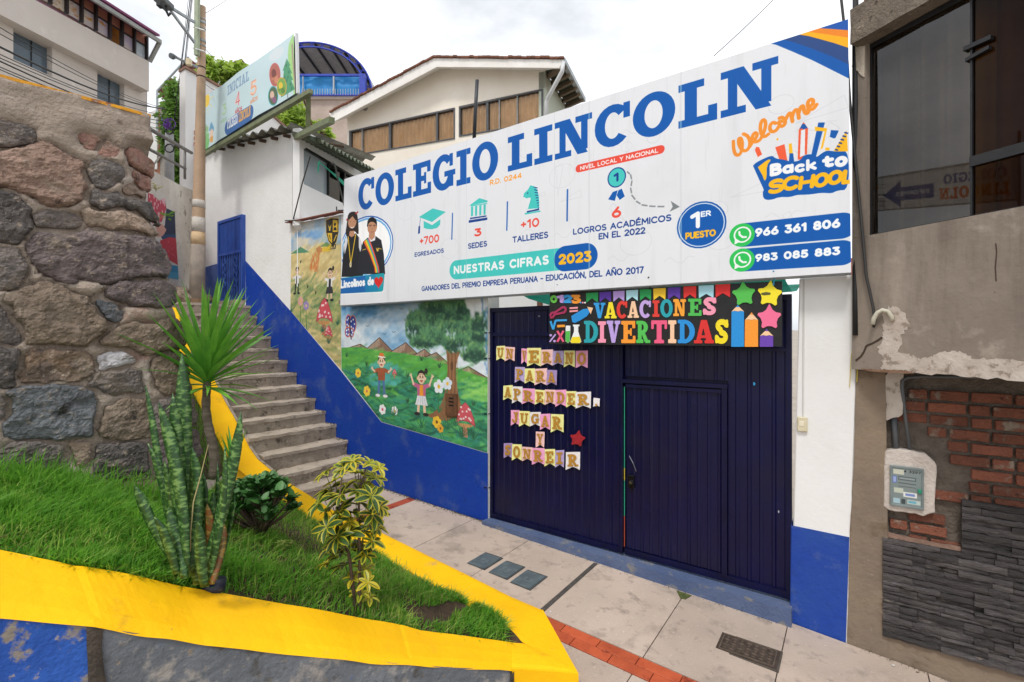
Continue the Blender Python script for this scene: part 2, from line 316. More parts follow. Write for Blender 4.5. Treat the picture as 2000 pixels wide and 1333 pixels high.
SL = {' ': (.34, []),
 'I': (.56, PR((0, 0, .56, .17), (0, .83, .56, 1), (.15, .1, .41, .9))), 'L': (.8, PR((0, 0, .8, .17), (.62, .1, .8, .36), (.13, .1, .39, .9), (0, .83, .54, 1))),
 'E': (.84, PR((0, 0, .84, .17), (.68, .1, .84, .34), (.13, .1, .39, .9), (0, .83, .82, 1), (.66, .66, .82, .9), (.3, .42, .6, .58), (.52, .33, .62, .67))),
 'N': (1.06, PR((0, 0, .48, .16), (0, .84, .4, 1), (.14, .1, .32, .9), (.6, .84, 1.06, 1), (.76, .1, .94, .9)) + [('p', [(.14, 1), (.44, 1), (.94, 0), (.66, 0)])]),
 'C': (.9, [sect(.47, .5, .47, .53, .2, .33, 42, 318), ('p', rect(.74, .62, .9, 1.0))]), 'O': (.98, [ringp(.49, .5, .49, .53, .21, .33)]),
 'G': (.96, [sect(.48, .5, .48, .53, .2, .33, 42, 330), ('p', rect(.74, .64, .88, 1.0)), ('p', rect(.52, .36, .98, .52)), ('p', rect(.66, .05, .9, .5))]),
 'V': (.98, PR((0, .86, .48, 1), (.58, .86, .98, 1)) + [('p', [(.08, .95), (.4, .95), (.54, .34), (.7, .95), (.88, .95), (.6, 0), (.36, 0)])]),
 'A': (1., PR((0, 0, .42, .14), (.54, 0, 1, .14), (.26, .22, .7, .35)) + [('p', [(.36, 1), (.64, 1), (.94, .05), (.64, .05), (.47, .68), (.3, .05), (.1, .05)])]),
 'S': (.8, [('s', ar(.42, .73, .24, .16, 15, 270, 12)[:-1] + ar(.38, .28, .25, .17, 90, -165, 12), .23), ('p', rect(.64, .66, .76, .98)), ('p', rect(.04, .02, .16, .36))]),
 'R': (.96, PR((0, 0, .5, .15), (0, .85, .4, 1), (.12, .1, .38, .9), (.66, 0, .98, .14)) + [sect(.4, .71, .42, .29, .14, .14, 90, -90, 12), ('p', [(.36, .45), (.58, .5), (.9, .02), (.62, .02)])]),
 'T': (.88, PR((.31, .1, .57, .9), (0, .84, .88, 1), (0, .62, .13, .9), (.75, .62, .88, .9), (.17, 0, .71, .15))), 'D': (.96, PR((0, 0, .4, .15), (0, .85, .4, 1), (.12, .1, .38, .9)) + [sect(.36, .5, .6, .5, .3, .34, 90, -90, 16)]),
 'P': (.86, PR((0, 0, .5, .15), (0, .85, .4, 1), (.12, .1, .38, .9)) + [sect(.4, .71, .44, .29, .15, .14, 90, -90, 12)]),
 'U': (.98, PR((0, .85, .46, 1), (.56, .85, .98, 1), (.1, .35, .34, .95), (.66, .35, .84, .95)) + [sect(.47, .4, .37, .42, .16, .26, 180, 360, 14)]),
 'J': (.7, PR((.2, .85, .7, 1), (.34, .3, .6, .95)) + [sect(.3, .32, .3, .34, .08, .16, 180, 360, 12)]),
 'Y': (.98, PR((0, .86, .44, 1), (.58, .86, .98, 1), (.25, 0, .73, .14), (.37, .1, .61, .5)) + [('p', [(.08, .95), (.38, .95), (.52, .6), (.7, .95), (.88, .95), (.6, .4), (.4, .4)])]),
 ',': (.3, [('p', circ(.15, .12, .14, n=12)), ('p', [(.28, .1), (.1, -.25), (.04, -.2), (.14, .05)])])}
def tw(s, F, gap): return sum(F[c][0] for c in s) + gap * (len(s) - 1)
def text(cv, s, x0, y0, x1, h, col, wt=.16, slab=False, gap=None, y1=None, slant=0.):
    """writes s on the canvas from x0 to x1 (plane units), baseline y0 (y1 at the far end), cap height h"""
    F = SL if slab else G; gap = gap if gap is not None else (.08 if slab else .26); W = tw(s, F, gap); k = (x1 - x0) / W / h; y1 = y0 if y1 is None else y1; x = 0.
    for ch in s:
        f = F[ch]; T = lambda p: (x0 + (x + p[0]) * h * k + slant * p[1] * h, y0 + (y1 - y0) * (x / W) + p[1] * h)
        for it in f[1]:
            if not slab: cv.line([T((a, wt / 2 + b * (1 - wt))) for a, b in it], wt * h, col, raw=True)
            elif it[0] == 'p': cv.poly([T(p) for p in it[1]], col, raw=True)
            elif it[0] == 'r': cv.poly([T(p) for p in it[1]], col, holes=[[T(p) for p in it[2]]], raw=True)
            else: cv.line([T(p) for p in it[1]], it[2] * h, col, raw=True)
        x += f[0] + gap
def glyph_field(ch, slab=True, n=30, wt=.2):
    F = SL if slab else G; wdt = F[ch][0]; pad = .18; cv = Canvas(-pad, wdt + pad, -.3, 1.4, int(n * (wdt + 2 * pad)), '000000')
    text(cv, ch, 0, 0, wdt, 1, 'FFFFFF', wt, slab); return cv.a[..., 0] - .5, -pad + cv.ps / 2, -.3 + cv.ps / 2, cv.ps, wdt
def flat_solid(mb, V, faces, segs, T, thick, N):
    """V 2-D -> T(v) front points; N unit vector towards the viewer; thick depth"""
    fr = [T(v) for v in V]; n = len(fr); ids = sorted({i for s in segs for i in s}); bk = {i: n + k for k, i in enumerate(ids)}
    mb.add([p + N * thick for p in fr] + [fr[i] for i in ids], [tuple(f) for f in faces] + [(a, b, bk[b], bk[a]) for a, b in segs])
def sheet(name, mat, parent, quad_uv, cv, w, nu=1, nz=1, wave=0.):
    """a printed sheet lying on the facade plane at offset w; quad_uv: 4 (u,z) corners ccw from lower left"""
    a, b, c, d = [np.array(q) for q in quad_uv]; mb = MB(); mb.uv = []; vs = []
    for j in range(nz + 1):
        for i in range(nu + 1):
            s, t = i / nu, j / nz; q = (a * (1 - s) + b * s) * (1 - t) + (d * (1 - s) + c * s) * t
            vs.append(FU(q[0], q[1], w + wave * (float(fbm(q[0] * 1.3, q[1] * 1.3 + 5, 3, 2)) - .5))); mb.uv.append(((q[0] - cv.x0) / (cv.x1 - cv.x0), (q[1] - cv.y0) / (cv.y1 - cv.y0)))
    mb.add(vs, [(j * (nu + 1) + i, j * (nu + 1) + i + 1, (j + 1) * (nu + 1) + i + 1, (j + 1) * (nu + 1) + i) for j in range(nz) for i in range(nu)])
    return mb.build(name, mat, parent, smooth=True, fix=False)
def polysheet(name, mat, parent, pts, cv, w):
    mb = MB(); mb.add([FU(u, z, w) for u, z in pts], [tuple(range(len(pts)))]); 
    if cv: mb.uv = [((u - cv.x0) / (cv.x1 - cv.x0), (z - cv.y0) / (cv.y1 - cv.y0)) for u, z in pts]
    return mb.build(name, mat, parent, fix=False)
# ================================================================ materials used in many places
m_white = M('old_white_plaster', 'E6E6E5', .85, 'D8D8D5', 1.6, (.35, .8), bump=.5, bs=18, spots=[('9E9A90', 3.2, .66, .78, (1, 1, .25)), ('B7B0A2', 11, .70, .76)])
m_whiteclean = M('white_plaster', 'E9E9E9', .85, 'DEDEDC', 1.2, (.4, .8), bump=.2, bs=22, spots=[('A8A69F', 2.6, .70, .86, (1, 1, .3))])
m_bluewall = M('blue_paint', '083C9C', .6, '1D4A9A', 2.2, (.4, .75), bump=.5, bs=20, spots=[('5D6C8F', 3.0, .58, .80), ('08357F', 9, .58, .70)])
m_bluepale = M('faded_blue_paint', '34519A', .7, '566BA0', 3, (.35, .7), bump=.5, bs=20, spots=[('8C93A6', 5, .62, .75)])
m_conc = M('grey_concrete', '9A948B', .9, '86807A', 2.5, (.3, .7), bump=.6, bs=30, spots=[('6E6962', 7, .62, .72)])
m_slab = M('pavement_concrete', 'C2B0A2', .85, 'B0A093', 1.5, (.35, .7), bump=.35, bs=60, rand=.07, spots=[('998A80', 7, .56, .70), ('D2C4B8', 30, .62, .70), ('8C7F75', 2.2, .54, .72), ('75695F', 17, .67, .73)])
m_joint = M('pavement_joint', '5B534C', .95, '47413B', 12)
m_tile = M('terracotta_paving_tile', 'C25C38', .55, 'A94B2E', 7, (.4, .7), bump=.3, bs=60, rand=.14, spots=[('8A3B26', 6, .60, .63), ('D98A68', 26, .68, .74)])
m_step = M('rough_step_concrete', 'C2B4A4', .92, 'AC9F90', 4, (.3, .7), bump=1.6, bs=26, rand=.06, spots=[('83776A', 4.5, .54, .68), ('6A6256', 15, .64, .70), ('D0C4B4', 14, .62, .72), ('5B5F45', 9, .68, .74)])
m_riser = M('dirty_shaded_riser', 'B5A797', .95, '94887A', 5, (.3, .65), bump=1.8, bs=24, rand=.06, spots=[('5E564B', 6.5, .55, .66), ('C4B6A4', 12, .62, .70), ('555A40', 8, .62, .70)])  # risers darker than treads: shade painted into the colour, besides dirt and moss
m_yellow = M('yellow_paint', 'FCC400', .75, 'F6B800', 2, (.35, .7), spec=.3, bump=.3, spots=[('B58A38', 11, .66, .74), ('D8A81C', 4, .62, .75), ('8E7A55', 27, .70, .74), ('A8926A', 3, .66, .80)], bs=22)
m_soil = M('dark_soil', '54412F', 1., '35291E', 14, bump=1.5, bs=60)
m_rust = M('rusty_red_steel', '8C4A3A', .8, '6A3A2C', 12, bump=.6)
m_green_steel = M('green_painted_steel', '7A8264', .6, '66704F', 7, bump=.3, spots=[('8A5A42', 9, .62, .7)])
m_steel = M('galvanised_steel', 'A9AFB3', .45, '8E9498', 6, metal=.5)
m_black = M('black_cable_rubber', '17181A', .6)
m_corr = M('grey_green_corrugated_sheet', '6E7768', .7, '59624F', 3, bump=.3, rand=.1, spots=[('8F9584', 8, .6, .7)])
m_brick = M('worn_red_brick', '8C5642', .9, '724434', 9, (.3, .7), bump=1.6, bs=45, rand=.28, spots=[('8E8072', 9, .56, .66), ('4E332A', 16, .60, .70), ('7A7066', 3, .62, .72)])
m_brickfar = M('orange_hollow_brick', 'C08468', .9, 'B07458', 3, bump=.5, rand=.15)
m_mortar = M('rough_mortar', '7A7066', .95, '5F564D', 10, (.3, .7), bump=2.2, bs=40)
# ================================================================ the ground
def ground_z(X, Y):
    p = Vector((X, Y, 0)); ww = DF - p.dot(NF); u = p.dot(UF)
    road = -.22 - .06 * max(u, 0) + .42 * max(0, min(-X - .1, 9)) * max(0., min(1., (ww - 1.9) / .7)) * max(0., min(1., (5.2 - Y) / 1.5))
    if ww < -.2: road = min(-.4 + max(0, -u - 4) * .42 * min(1, (-ww) / 2) + max(0, min(-ww, 30) - 9) * .08, 4.5)
    return road
mb = MB(); xs = [-400, -200, -100, -60, -40, -30, -24, -20, -16] + [x * .5 for x in range(-28, 21)] + [12, 16, 20, 30, 50, 100, 200, 400]; ys = [-400, -200, -80, -30, -15, -8] + [y * .5 for y in range(-10, 41)] + [24, 30, 40, 60, 90, 140, 200, 400]
mb.add([Vector((x, y, ground_z(x, y) - .0)) for y in ys for x in xs], [(j * len(xs) + i, j * len(xs) + i + 1, (j + 1) * len(xs) + i + 1, (j + 1) * len(xs) + i) for j in range(len(ys) - 1) for i in range(len(xs) - 1)])
o = mb.build('ground', M('street_ground', 'A69D92', .95, '958B80', 1.5, bump=.6, bs=20), None, smooth=True, loc=(0, 0, 0)); tag(o, kind='structure')
# pavement: bed, slabs, terracotta tiles
pave = MB(); us = [-7.2, -6, 0, 2.2, 3.2]
pr = []
for a, b in zip(us[:-1], us[1:]):
    pave.prism([FU(a, pav(a) - .03, .0), FU(b, pav(b) - .03, .0), FU(b, pav(b) - .03, 2.4), FU(a, pav(a) - .03, 2.4)], (0, 0, -.5))
pavement = pave.build('pavement', m_joint, None); tag(pavement, kind='structure')
def slab(u0, u1, w0, w1, mat=m_slab, name='slab', g=.005, th=.045, dz=0.):
    mb = MB(); mb.prism([FU(u0 + g, pav(u0) + dz - th, w0 + g), FU(u1 - g, pav(u1) + dz - th, w0 + g), FU(u1 - g, pav(u1) + dz - th, w1 - g), FU(u0 + g, pav(u0) + dz - th, w1 - g)], (0, 0, th))
    return mb.build(name, mat, pavement, bevel=.002)
J = [-7.1, -5.52, -5.37, -4.22, -3.27, -2.35, -1.37, -.47, .5, 1.45, 2.4]
for i in range(len(J) - 1):
    a, b = J[i], J[i + 1]
    if i == 1: continue
    w0 = .0
    slab(a, b, .01, 1.31, g=.004)
    slab(a, b, 1.545, 2.38, g=.004)
for k in range(4): slab(-5.52 + .0, -5.37, .03 + k * .33, .03 + (k + 1) * .33, m_tile, 'paving_tile', .004)
for row in range(2):
    for k in range(15):
        u0 = -2.75 + k * .34 + row * .15
        if u0 < 2.1: slab(u0, u0 + .34, 1.316 + row * .112, 1.316 + (row + 1) * .112, m_tile, 'paving_tile', .003)
# wide tar-dark expansion joint, lids, grate
tag(solo(MB().fbox(-2.375, -2.325, .079, .083, 1.29, .12), 'joint_filler', M('dark_joint_filler', '57524E', .9, '403C39', 20, bump=1), 'dark filled expansion joint across the pavement before the gate', 'joint filler'), kind='structure')
m_lid = M('grey_blue_cast_lid', '6E7C82', .55, '5B686F', 9, bump=.8, bs=70, metal=.3, spots=[('8D8F86', 16, .62, .68)])
m_lidin = M('lid_relief', '7F8B90', .5, '6E7A80', 14, metal=.3)
m_frame = M('lid_frame_iron', '5A5F60', .7, '47494A', 12, metal=.3)
for i, (u, w0) in enumerate([(-3.37, .86), (-3.06, .87), (-2.76, .89)]):
    z = pav(u); t = thing('water_lid', ['leftmost grey cast lid of the three in the pavement, nearest the stairs', 'middle one of three grey cast lids in the pavement', 'rightmost grey cast lid of the three in the pavement'][i], 'utility lid', FU(u, z, w0), 'cast lids set in the pavement')
    MB().fbox(u - .137, u + .137, z - .02, z + .004, w0 + .17, w0 - .17).build('lid_frame', m_frame, t)
    MB().fbox(u - .118, u + .118, z - .01, z + .009, w0 + .15, w0 - .15).build('cover_plate', m_lid, t, bevel=.003)
    q = MB()
    for k, (a, b) in enumerate([(-.05, .0), (-.05, -.02), (-.05, .02), (.02, .0), (.05, .02)]): q.fbox(u + a * .8, u + a * .8 + .03, z + .008, z + .0115, w0 + b + .006, w0 + b - .006)
    q.fbox(u - .002 - .05, u + .05, z + .008, z + .0112, w0 + .052, w0 + .044); q.fbox(u + .04, u + .05, z + .008, z + .0112, w0 + .04, w0 - .03); q.build('cast_mark', m_lidin, t)
u, w0 = -.70, .69; z = pav(u); t = thing('drain_cover', 'rusty patterned iron drain cover in the pavement near the gate pillar', 'drain cover', FU(u, z, w0))
m_iron = M('brown_rusty_iron', '5E5148', .7, '453A33', 15, metal=.4, bump=.8, bs=50)
MB().fbox(u - .24, u + .24, z - .02, z + .004, w0 + .145, w0 - .145).build('cover_frame', m_joint, t)
MB().fbox(u - .225, u + .225, z - .02, z + .009, w0 + .13, w0 - .13).build('cover_plate', m_iron, t)
m_iron2 = M('worn_iron_relief', '85766A', .5, '6E6056', 20, metal=.5)
q = MB(); q2 = MB()
for a, b, c, d in [(-.205, .205, .118, .108), (-.205, .205, -.108, -.118), (-.205, -.195, .108, -.108), (.195, .205, .108, -.108)]: q.fbox(u + a, u + b, z + .008, z + .014, w0 + c, w0 + d)
q.build('raised_rim', m_iron2, t)
for i in range(7):
    for j in range(5):
        cu = u - .165 + i * .055; cw = w0 - .08 + j * .04; s = .016 if (i + j) % 2 else .01
        q2.prism([FU(cu - s * 1.3, z + .008, cw), FU(cu, z + .008, cw - s), FU(cu + s * 1.3, z + .008, cw), FU(cu, z + .008, cw + s)], (0, 0, .007))
tag(q2.build('tread_pattern', m_iron2, t), kind='stuff')
# ================================================================ stairs
SN = [(702, 893), (680, 860), (658, 828), (637, 803.5), (615.5, 779), (601, 754), (581, 729), (562, 704), (545, 682), (530, 657.5), (515, 636.5), (502.7, 617), (490, 597.5)]
SZ = [pu(*p) for p in SN]
st_pts = [(-6.45, .42)] + [(a, b) for a, b in SZ]
# even the run a little
for i in range(1, len(st_pts) - 1):
    st_pts[i] = (.5 * st_pts[i][0] + .25 * (st_pts[i - 1][0] + st_pts[i + 1][0]), .6 * st_pts[i][1] + .2 * (st_pts[i - 1][1] + st_pts[i + 1][1])) if i > 1 else st_pts[i]
stairs = thing('stairway', 'worn rough concrete stairs climbing beside the blue painted wall', 'stairs', FU(-6.4, .2, .7))
def rough(o, amp, freq, cuts, seed=0, keepback=True):
    b = bmesh.new(); b.from_mesh(o.data); bmesh.ops.subdivide_edges(b, edges=[e for e in b.edges if e.calc_length() > .5], cuts=cuts, use_grid_fill=True)
    bmesh.ops.subdivide_edges(b, edges=[e for e in b.edges if e.calc_length() > .12], cuts=1, use_grid_fill=True)
    wl = wloc(o)
    for v in b.verts:
        p = (v.co + wl) * freq; n = Vector((noise.noise(p), noise.noise(p + Vector((7, 3, 1))), noise.noise(p + Vector((1, 9, 5))))) + .5 * Vector((noise.noise(p * 3), noise.noise(p * 3 + Vector((7, 3, 1))), noise.noise(p * 3 + Vector((2, 8, 4)))))
        v.co += n * amp
    b.to_mesh(o.data); b.free(); o.data.polygons.foreach_set('use_smooth', [False] * len(o.data.polygons))
for i, (u, z) in enumerate(st_pts):
    un = st_pts[i + 1][0] if i + 1 < len(st_pts) else u - 3.6; ww = 1.50 - .03 * (i % 3)
    if i == len(st_pts) - 1: un = u - 3.6; ww = 3.2
    q = MB(); th = .34 if i else .3
    q.prism([FU(un - .05, z - .05, .003), FU(u, z - .05, .003), FU(u, z - .05, ww), FU(un - .05, z - .05, ww)], (0, 0, .05), 0)
    q.prism([FU(un - .05, z - th, .003), FU(u - .018, z - th, .003), FU(u - .018, z - th, ww), FU(un - .05, z - th, ww)], (0, 0, th - .048), 1)
    o = q.build('step', [m_step, m_riser], stairs); rough(o, .017, 5.5, 11)
# fill under the stairs
q = MB(); q.prism([FU(st_pts[0][0] - .3, -.3, .2), FU(-14, -.3, .2), FU(-14, 3.1, .2), FU(st_pts[-1][0] - .3, 3.0, .2), FU(st_pts[0][0] - .3, .05, .2)], -NF * 1.15)
q.build('stair_core', m_conc, stairs)
# ================================================================ the school front wall with its painted murals
pA = [(-4.0, -.1), (-4.0, 3.2), (-7.2, 3.22), (-7.2, 4.79), (-8.91, 4.85), (-8.84, 4.87), (-8.84, 6.62), (-12.84, 7.2), (-12.84, -.1)]
school_wall = thing('school_wall', 'long white and blue school wall with painted murals beside the stairs', 'wall', FU(-8.4, 0, 0))
q = MB(); q.prism([FU(u, z, 0) for u, z in pA], NF * .25); q.build('masonry', m_white, school_wall)
q = MB(); q.prism([FU(*p, .004) for p in [(-4.0, -.1), (-4.0, pu(952, 886)[1]), pu(745, 825), pu(666, 725), pu(567, 607), pu(480, 510), pu(480.5, 590), (-10.68, -.1)]], NF * .003)
q.build('blue_dado', M('blue_wall_paint', '06389A', .6, '14429A', 1.8, (.45, .8), spec=.3, bump=.6, bs=16, spots=[('4E6191', 2.6, .54, .80), ('6E7FA6', 1.3, .60, .85, (1, 1, .35)), ('8791A8', 26, .70, .74), ('062C70', 8, .60, .74)]), school_wall)
q = MB(); q.prism([FU(*p, .004) for p in [(-12.84, 2), (-11.83, 2), pu(433, 513), pu(395, 524)]], NF * .003); q.build('blue_dado', m_bluepale, school_wall)
# rust red sheet coping over the first mural, chipped plaster lip over the second
q = MB(); a, b = pu(567, 436), pu(674, 414)
for i in range(8):
    t0, t1 = i / 8, (i + 1) / 8; q.prism([FU(a[0] + (b[0] - a[0]) * t0 - .003, a[1] + (b[1] - a[1]) * t0 + rnd.uniform(-.01, .015), -.05), FU(a[0] + (b[0] - a[0]) * t1, a[1] + (b[1] - a[1]) * t1 + rnd.uniform(-.01, .015), -.05), FU(a[0] + (b[0] - a[0]) * t1, a[1] + (b[1] - a[1]) * t1 - .02, .11), FU(a[0] + (b[0] - a[0]) * t0 - .003, a[1] + (b[1] - a[1]) * t0 - .02, .11)], (0, 0, .018))
q.build('sheet_coping', m_rust, school_wall)
q = MB(); a, b = pu(668, 592), pu(955, 574)
for i in range(26):
    t0 = i / 26; h = rnd.uniform(.01, .05); q.prism([FU(a[0] + (b[0] - a[0]) * t0, a[1] + (b[1] - a[1]) * t0 - h * .3, .0), FU(a[0] + (b[0] - a[0]) * (t0 + 1 / 24), a[1] + (b[1] - a[1]) * t0 - h * .3, .0), FU(a[0] + (b[0] - a[0]) * (t0 + 1 / 24), a[1] + (b[1] - a[1]) * t0 + h, .0), FU(a[0] + (b[0] - a[0]) * t0, a[1] + (b[1] - a[1]) * t0 + h * .8, .0)], NF * -rnd.uniform(.02, .07))
q.build('chipped_lip', M('broken_plaster_lip', '8A7A6C', .95, '6A5A4E', 14, bump=1.5), school_wall)
# worn vertical strip with ventilation brick at the wall's end
q = MB(); q.prism([FU(*p, .004) for p in [pu(571, 434), pu(580, 434), pu(584, 262), pu(576, 262)]], NF * .002); q.build('worn_strip', M('scuffed_bare_plaster', 'CFCDC8', .9, 'A8A39A', 5, (.4, .6), bump=1, spots=[('7C746B', 9, .62, .68), ('8FA3C4', 6, .68, .74)]), school_wall)
m_hole = M('dark_void', '120F0D', 1.)
vb = MB(); 
for i in range(3):
    for j in range(5):
        c = pu(573.5 + i * 3.2, 273.5 + j * 3.0); vb.add([FU(c[0] + .022 * math.cos(k * 1.047), c[1] + .018 * math.sin(k * 1.047), .0075) for k in range(6)], [tuple(range(6))])
tag(vb.build('vent_hole', m_hole, school_wall), kind='stuff')
# corrugated eave sheet over the left wall
def corr(a, b, c, d, nw, amp, thick=.006, up=Vector((0, 0, 1)), seg=6):
    """corrugated sheet; a->b along the waves' row, a->d along the ridges"""
    a, b, c, d = map(Vector, (a, b, c, d)); nn = nw * seg; vs = []
    for s in (0, 1):
        for j, (p, q_) in enumerate(((a, b), (d, c))):
            for i in range(nn + 1):
                t = i / nn; vs.append(p * (1 - t) + q_ * t + up * (amp * math.cos(2 * math.pi * i / seg) - s * thick))
    m = nn + 1; fs = []
    for i in range(nn):
        fs += [(i, i + 1, m + i + 1, m + i), (2 * m + i, 3 * m + i, 3 * m + i + 1, 2 * m + i + 1), (i, 2 * m + i, 2 * m + i + 1, i + 1), (m + i, m + i + 1, 3 * m + i + 1, 3 * m + i)]
    return MB().add(vs, fs)
m_eave = M('weathered_grey_roof_sheet', '8F9086', .8, '6F7068', 4, bump=.5, spots=[('B4B3A8', 9, .6, .7)])
corr(FU(-12.95, 7.24, .16), FU(-8.6, 6.66, .16), FU(-8.6, 6.66, .16) + Vector((.74, 3, .5)), FU(-12.95, 7.24, .16) + Vector((.74, 3, .5)), 12, .045).build('roof_sheet', m_eave, school_wall)
for k in range(9):
    u = -12.6 + k * .46; z = 7.13 - (u + 12.95) * .14; MB().tube([FU(u, z - .02, .13), FU(u, z + .2, -1.2)], .035, 6).build('roof_pole', M('dark_roof_pole', '4A3A2C', .9), school_wall)
# blue steel door at the head of the stairs
door = thing('blue_steel_door', 'narrow blue steel door with barred lower half at the top of the stairs', 'door', FU(-11.2, 3.48, .02))
m_bdoor = M('blue_door_paint', '2F57AC', .5, '26499A', 5, bump=.3, spots=[('6F7FA8', 9, .66, .72)])
u0, u1, z0, z1 = -11.83, -10.72, 3.47, 5.28
MB().fbox(u0, u1, z0, z1, .03, -.02).build('backing_plate', M('dark_blue_backing', '22386E', .7, '4A66A4', 6), door)
q = MB(); q.fbox(u0 - .03, u0 + .03, z0, z1 + .02, .075, .0); q.fbox(u1 - .03, u1 + .03, z0, z1 + .02, .075, .0); q.fbox(u0, u1, z1 - .03, z1 + .03, .07, .0); q.fbox(u0, u1, 4.5, 4.56, .07, .03); q.fbox(u0, u1, z0, z0 + .06, .07, .03); q.build('door_frame', m_bdoor, door)
q = MB()
for k in range(16): a = u0 + .05 + k * (u1 - u0 - .1) / 16; q.fbox(a, a + .04, 4.57, z1 - .03, .052, .03)
q.build('ribbed_upper_panel', m_bdoor, door)
for k in range(9): a = u0 + .1 + k * (u1 - u0 - .2) / 8; MB().tube([FU(a, z0 + .06, .062), FU(a, 4.5, .062)], .011, 5).build('bar', m_bdoor, door)
for cu in (-11.5, -10.98):
    q = MB()
    for s in (-1, 1): q.tube([FU(cu + s * .07 * math.sin(t / 12 * math.pi * 4) * (1 if t % 6 else .2), 3.75 + t * .055, .082) for t in range(13)], .009, 5)
    q.build('scroll_ornament', m_bdoor, door)
q = MB(); q.fbox(u0, u1, 3.35, 3.465, .16, -.02); solo(q, 'door_sill', m_step, 'low rough concrete sill under the blue steel door', 'sill')
# ================================================================ gate pillar
pil = thing('gate_pillar', 'white gate pillar with blue painted base between gate and grey house', 'pillar', FU(-.22, 0, -.1))
q = MB(); q.prism([FU(*p, 0) for p in [(-.455, -.15), (-.02, -.15), (.02, 1.6), (.04, 2.35), (.03, 3.17), (-.385, 3.17)]], NF * .35); o = q.build('shaft', m_whiteclean, pil, bevel=.01)
q = MB(); q.prism([FU(*p, .004) for p in [(-.455, -.12), (-.04, -.12), (-.012, .9), (-.445, .905)]], NF * .003); q.prism([FU(-.4565, -.12, .004), FU(-.4475, .905, .004), FU(-.4475, .905, -.3), FU(-.4565, -.12, -.3)], -UF * .003)
q.build('blue_base', m_bluewall, pil)
q = MB(); q.fbox(-.40, -.32, 1.78, 1.91, .03, 0.); t = solo(q, 'intercom_box', M('cream_plastic', 'D8D0B4', .5, 'C5BB9A', 8), 'cream intercom box with square button on the white gate pillar', 'intercom', bevel=.006)
MB().fbox(-.385, -.345, 1.83, 1.875, .034, .028).build('button', M('cream_button', 'E4DCC4', .4), t, bevel=.002)
solo(MB().tube([FU(-.355, 1.91, .006), FU(-.352, 2.5, .006), FU(-.348, 3.16, .006)], .006, 6), 'thin_conduit', M('white_conduit', 'CFCFCB', .6), 'thin white conduit running up the gate pillar to the intercom', 'conduit')
# ================================================================ gate
m_gate = M('dark_navy_gloss_paint', '040630', .36, '07093A', 2.5, (.3, .7), bump=.2, bs=3, spec=.35, spots=[('15122E', 1.6, .5, .75), ('1A1D4A', 5, .62, .78)])
m_gate2 = M('navy_frame_paint', '05072A', .4, '090C38', 4, spec=.3, spots=[('8A8F9A', 16, .75, .78)])
GW = -.07
gate = thing('school_gate', 'wide dark navy ribbed steel gate with a small door in it', 'gate', FU(-2.2, .2, GW))
def gz0(u): return .19 + .0 * u
def ribs(u0, u1, z0, z1, w0, name, pitch=.098, z0b=None):
    prof = []; n = int(round((u1 - u0) / pitch)); p = (u1 - u0) / n
    for i in range(n):
        a = u0 + i * p; prof += [(a, 0), (a + p * .62, 0), (a + p * .70, .010), (a + p * .90, .010 + .002 * math.sin(i * 2.3))]
    prof.append((u1, 0)); q = MB(); m = len(prof)
    q.add([FU(a, z0, w0 + b) for a, b in prof] + [FU(a, z1, w0 + b) for a, b in prof], [(i, i + 1, m + i + 1, m + i) for i in range(m - 1)])
    return q.build(name, m_gate, gate, fix=False)
ribs(-3.96, -2.135, .25, 2.66, GW, 'left_leaf_panel'); ribs(-3.96, -2.135, 2.70, 2.99, GW, 'left_leaf_top_panel')
ribs(-1.0, -.47, .25, 3.0, GW - .003, 'right_leaf_panel'); ribs(-2.08, -1.0, 2.2, 3.0, GW - .004, 'upper_leaf_panel')
MB().fbox(-3.98, -.47, .22, 3.0, GW - .032, GW - .04).build('back_plate', m_gate2, gate)
wick = ribs(-2.06, -1.06, .27, 2.10, GW + .006, 'wicket_door')
q = MB(); q.fbox(-4.0, -.45, 2.98, 3.035, GW + .03, GW - .03); q.fbox(-4.0, -3.955, .19, 3.0, GW + .028, GW - .03); q.fbox(-.49, -.45, .19, 3.0, GW + .028, GW - .03); q.fbox(-4.0, -2.13, 2.655, 2.70, GW + .026, GW - .02); q.fbox(-1.0, -.47, 2.5, 2.53, GW + .026, GW - .02)
q.fbox(-4.0, -2.13, .195, .255, GW + .027, GW - .03); q.fbox(-2.08, -.47, .195, .262, GW + .024, GW - .03); q.build('frame', m_gate2, gate)
q = MB(); q.fbox(-2.105, -1.0, 2.125, 2.165, GW + .045, GW - .02); q.fbox(-2.06, -1.06, 2.075, 2.11, GW + .034, GW - .02); q.fbox(-1.055, -1.005, .26, 2.13, GW + .036, GW - .02); q.fbox(-2.125, -2.095, .2, 2.95, GW + .042, GW - .02); q.build('door_frame', m_gate2, gate)
# strip beside the small door, painted with the colours reflected in the gap
q = MB(); 
for a, b, c in [(.27, .62, 0), (.62, 1.02, 1), (1.02, 1.16, 2), (1.16, 2.08, 1)]: q.fbox(-2.089, -2.080, a, b, GW + .012, GW + .008, mi=c)
q.build('edge_strip', [M('red_gap_reflection', 'A84A30', .7), M('green_gap_reflection', '2E9C7E', .6), M('yellow_gap_reflection', 'C9B43C', .6)], gate)
lk = MB(); lk.fbox(-2.03, -1.96, .96, 1.1, GW + .05, GW + .01); lo = lk.build('lock', M('black_lock', '16161C', .35, metal=.6), gate, bevel=.004)
MB().tube([FU(-1.985, 1.03, GW + .05), FU(-1.985, 1.03, GW + .085)], .02, 10).build('keyhole_boss', M('worn_lock_steel', '6A6A72', .3, metal=.9), lo)
MB().tube([FU(-2.02, 1.31, GW + .03), FU(-1.97, 1.24, GW + .045), FU(-1.94, 1.15, GW + .03)], .006, 5).build('pull_wire', M('pull_wire', '777A88', .4, metal=.7), gate)
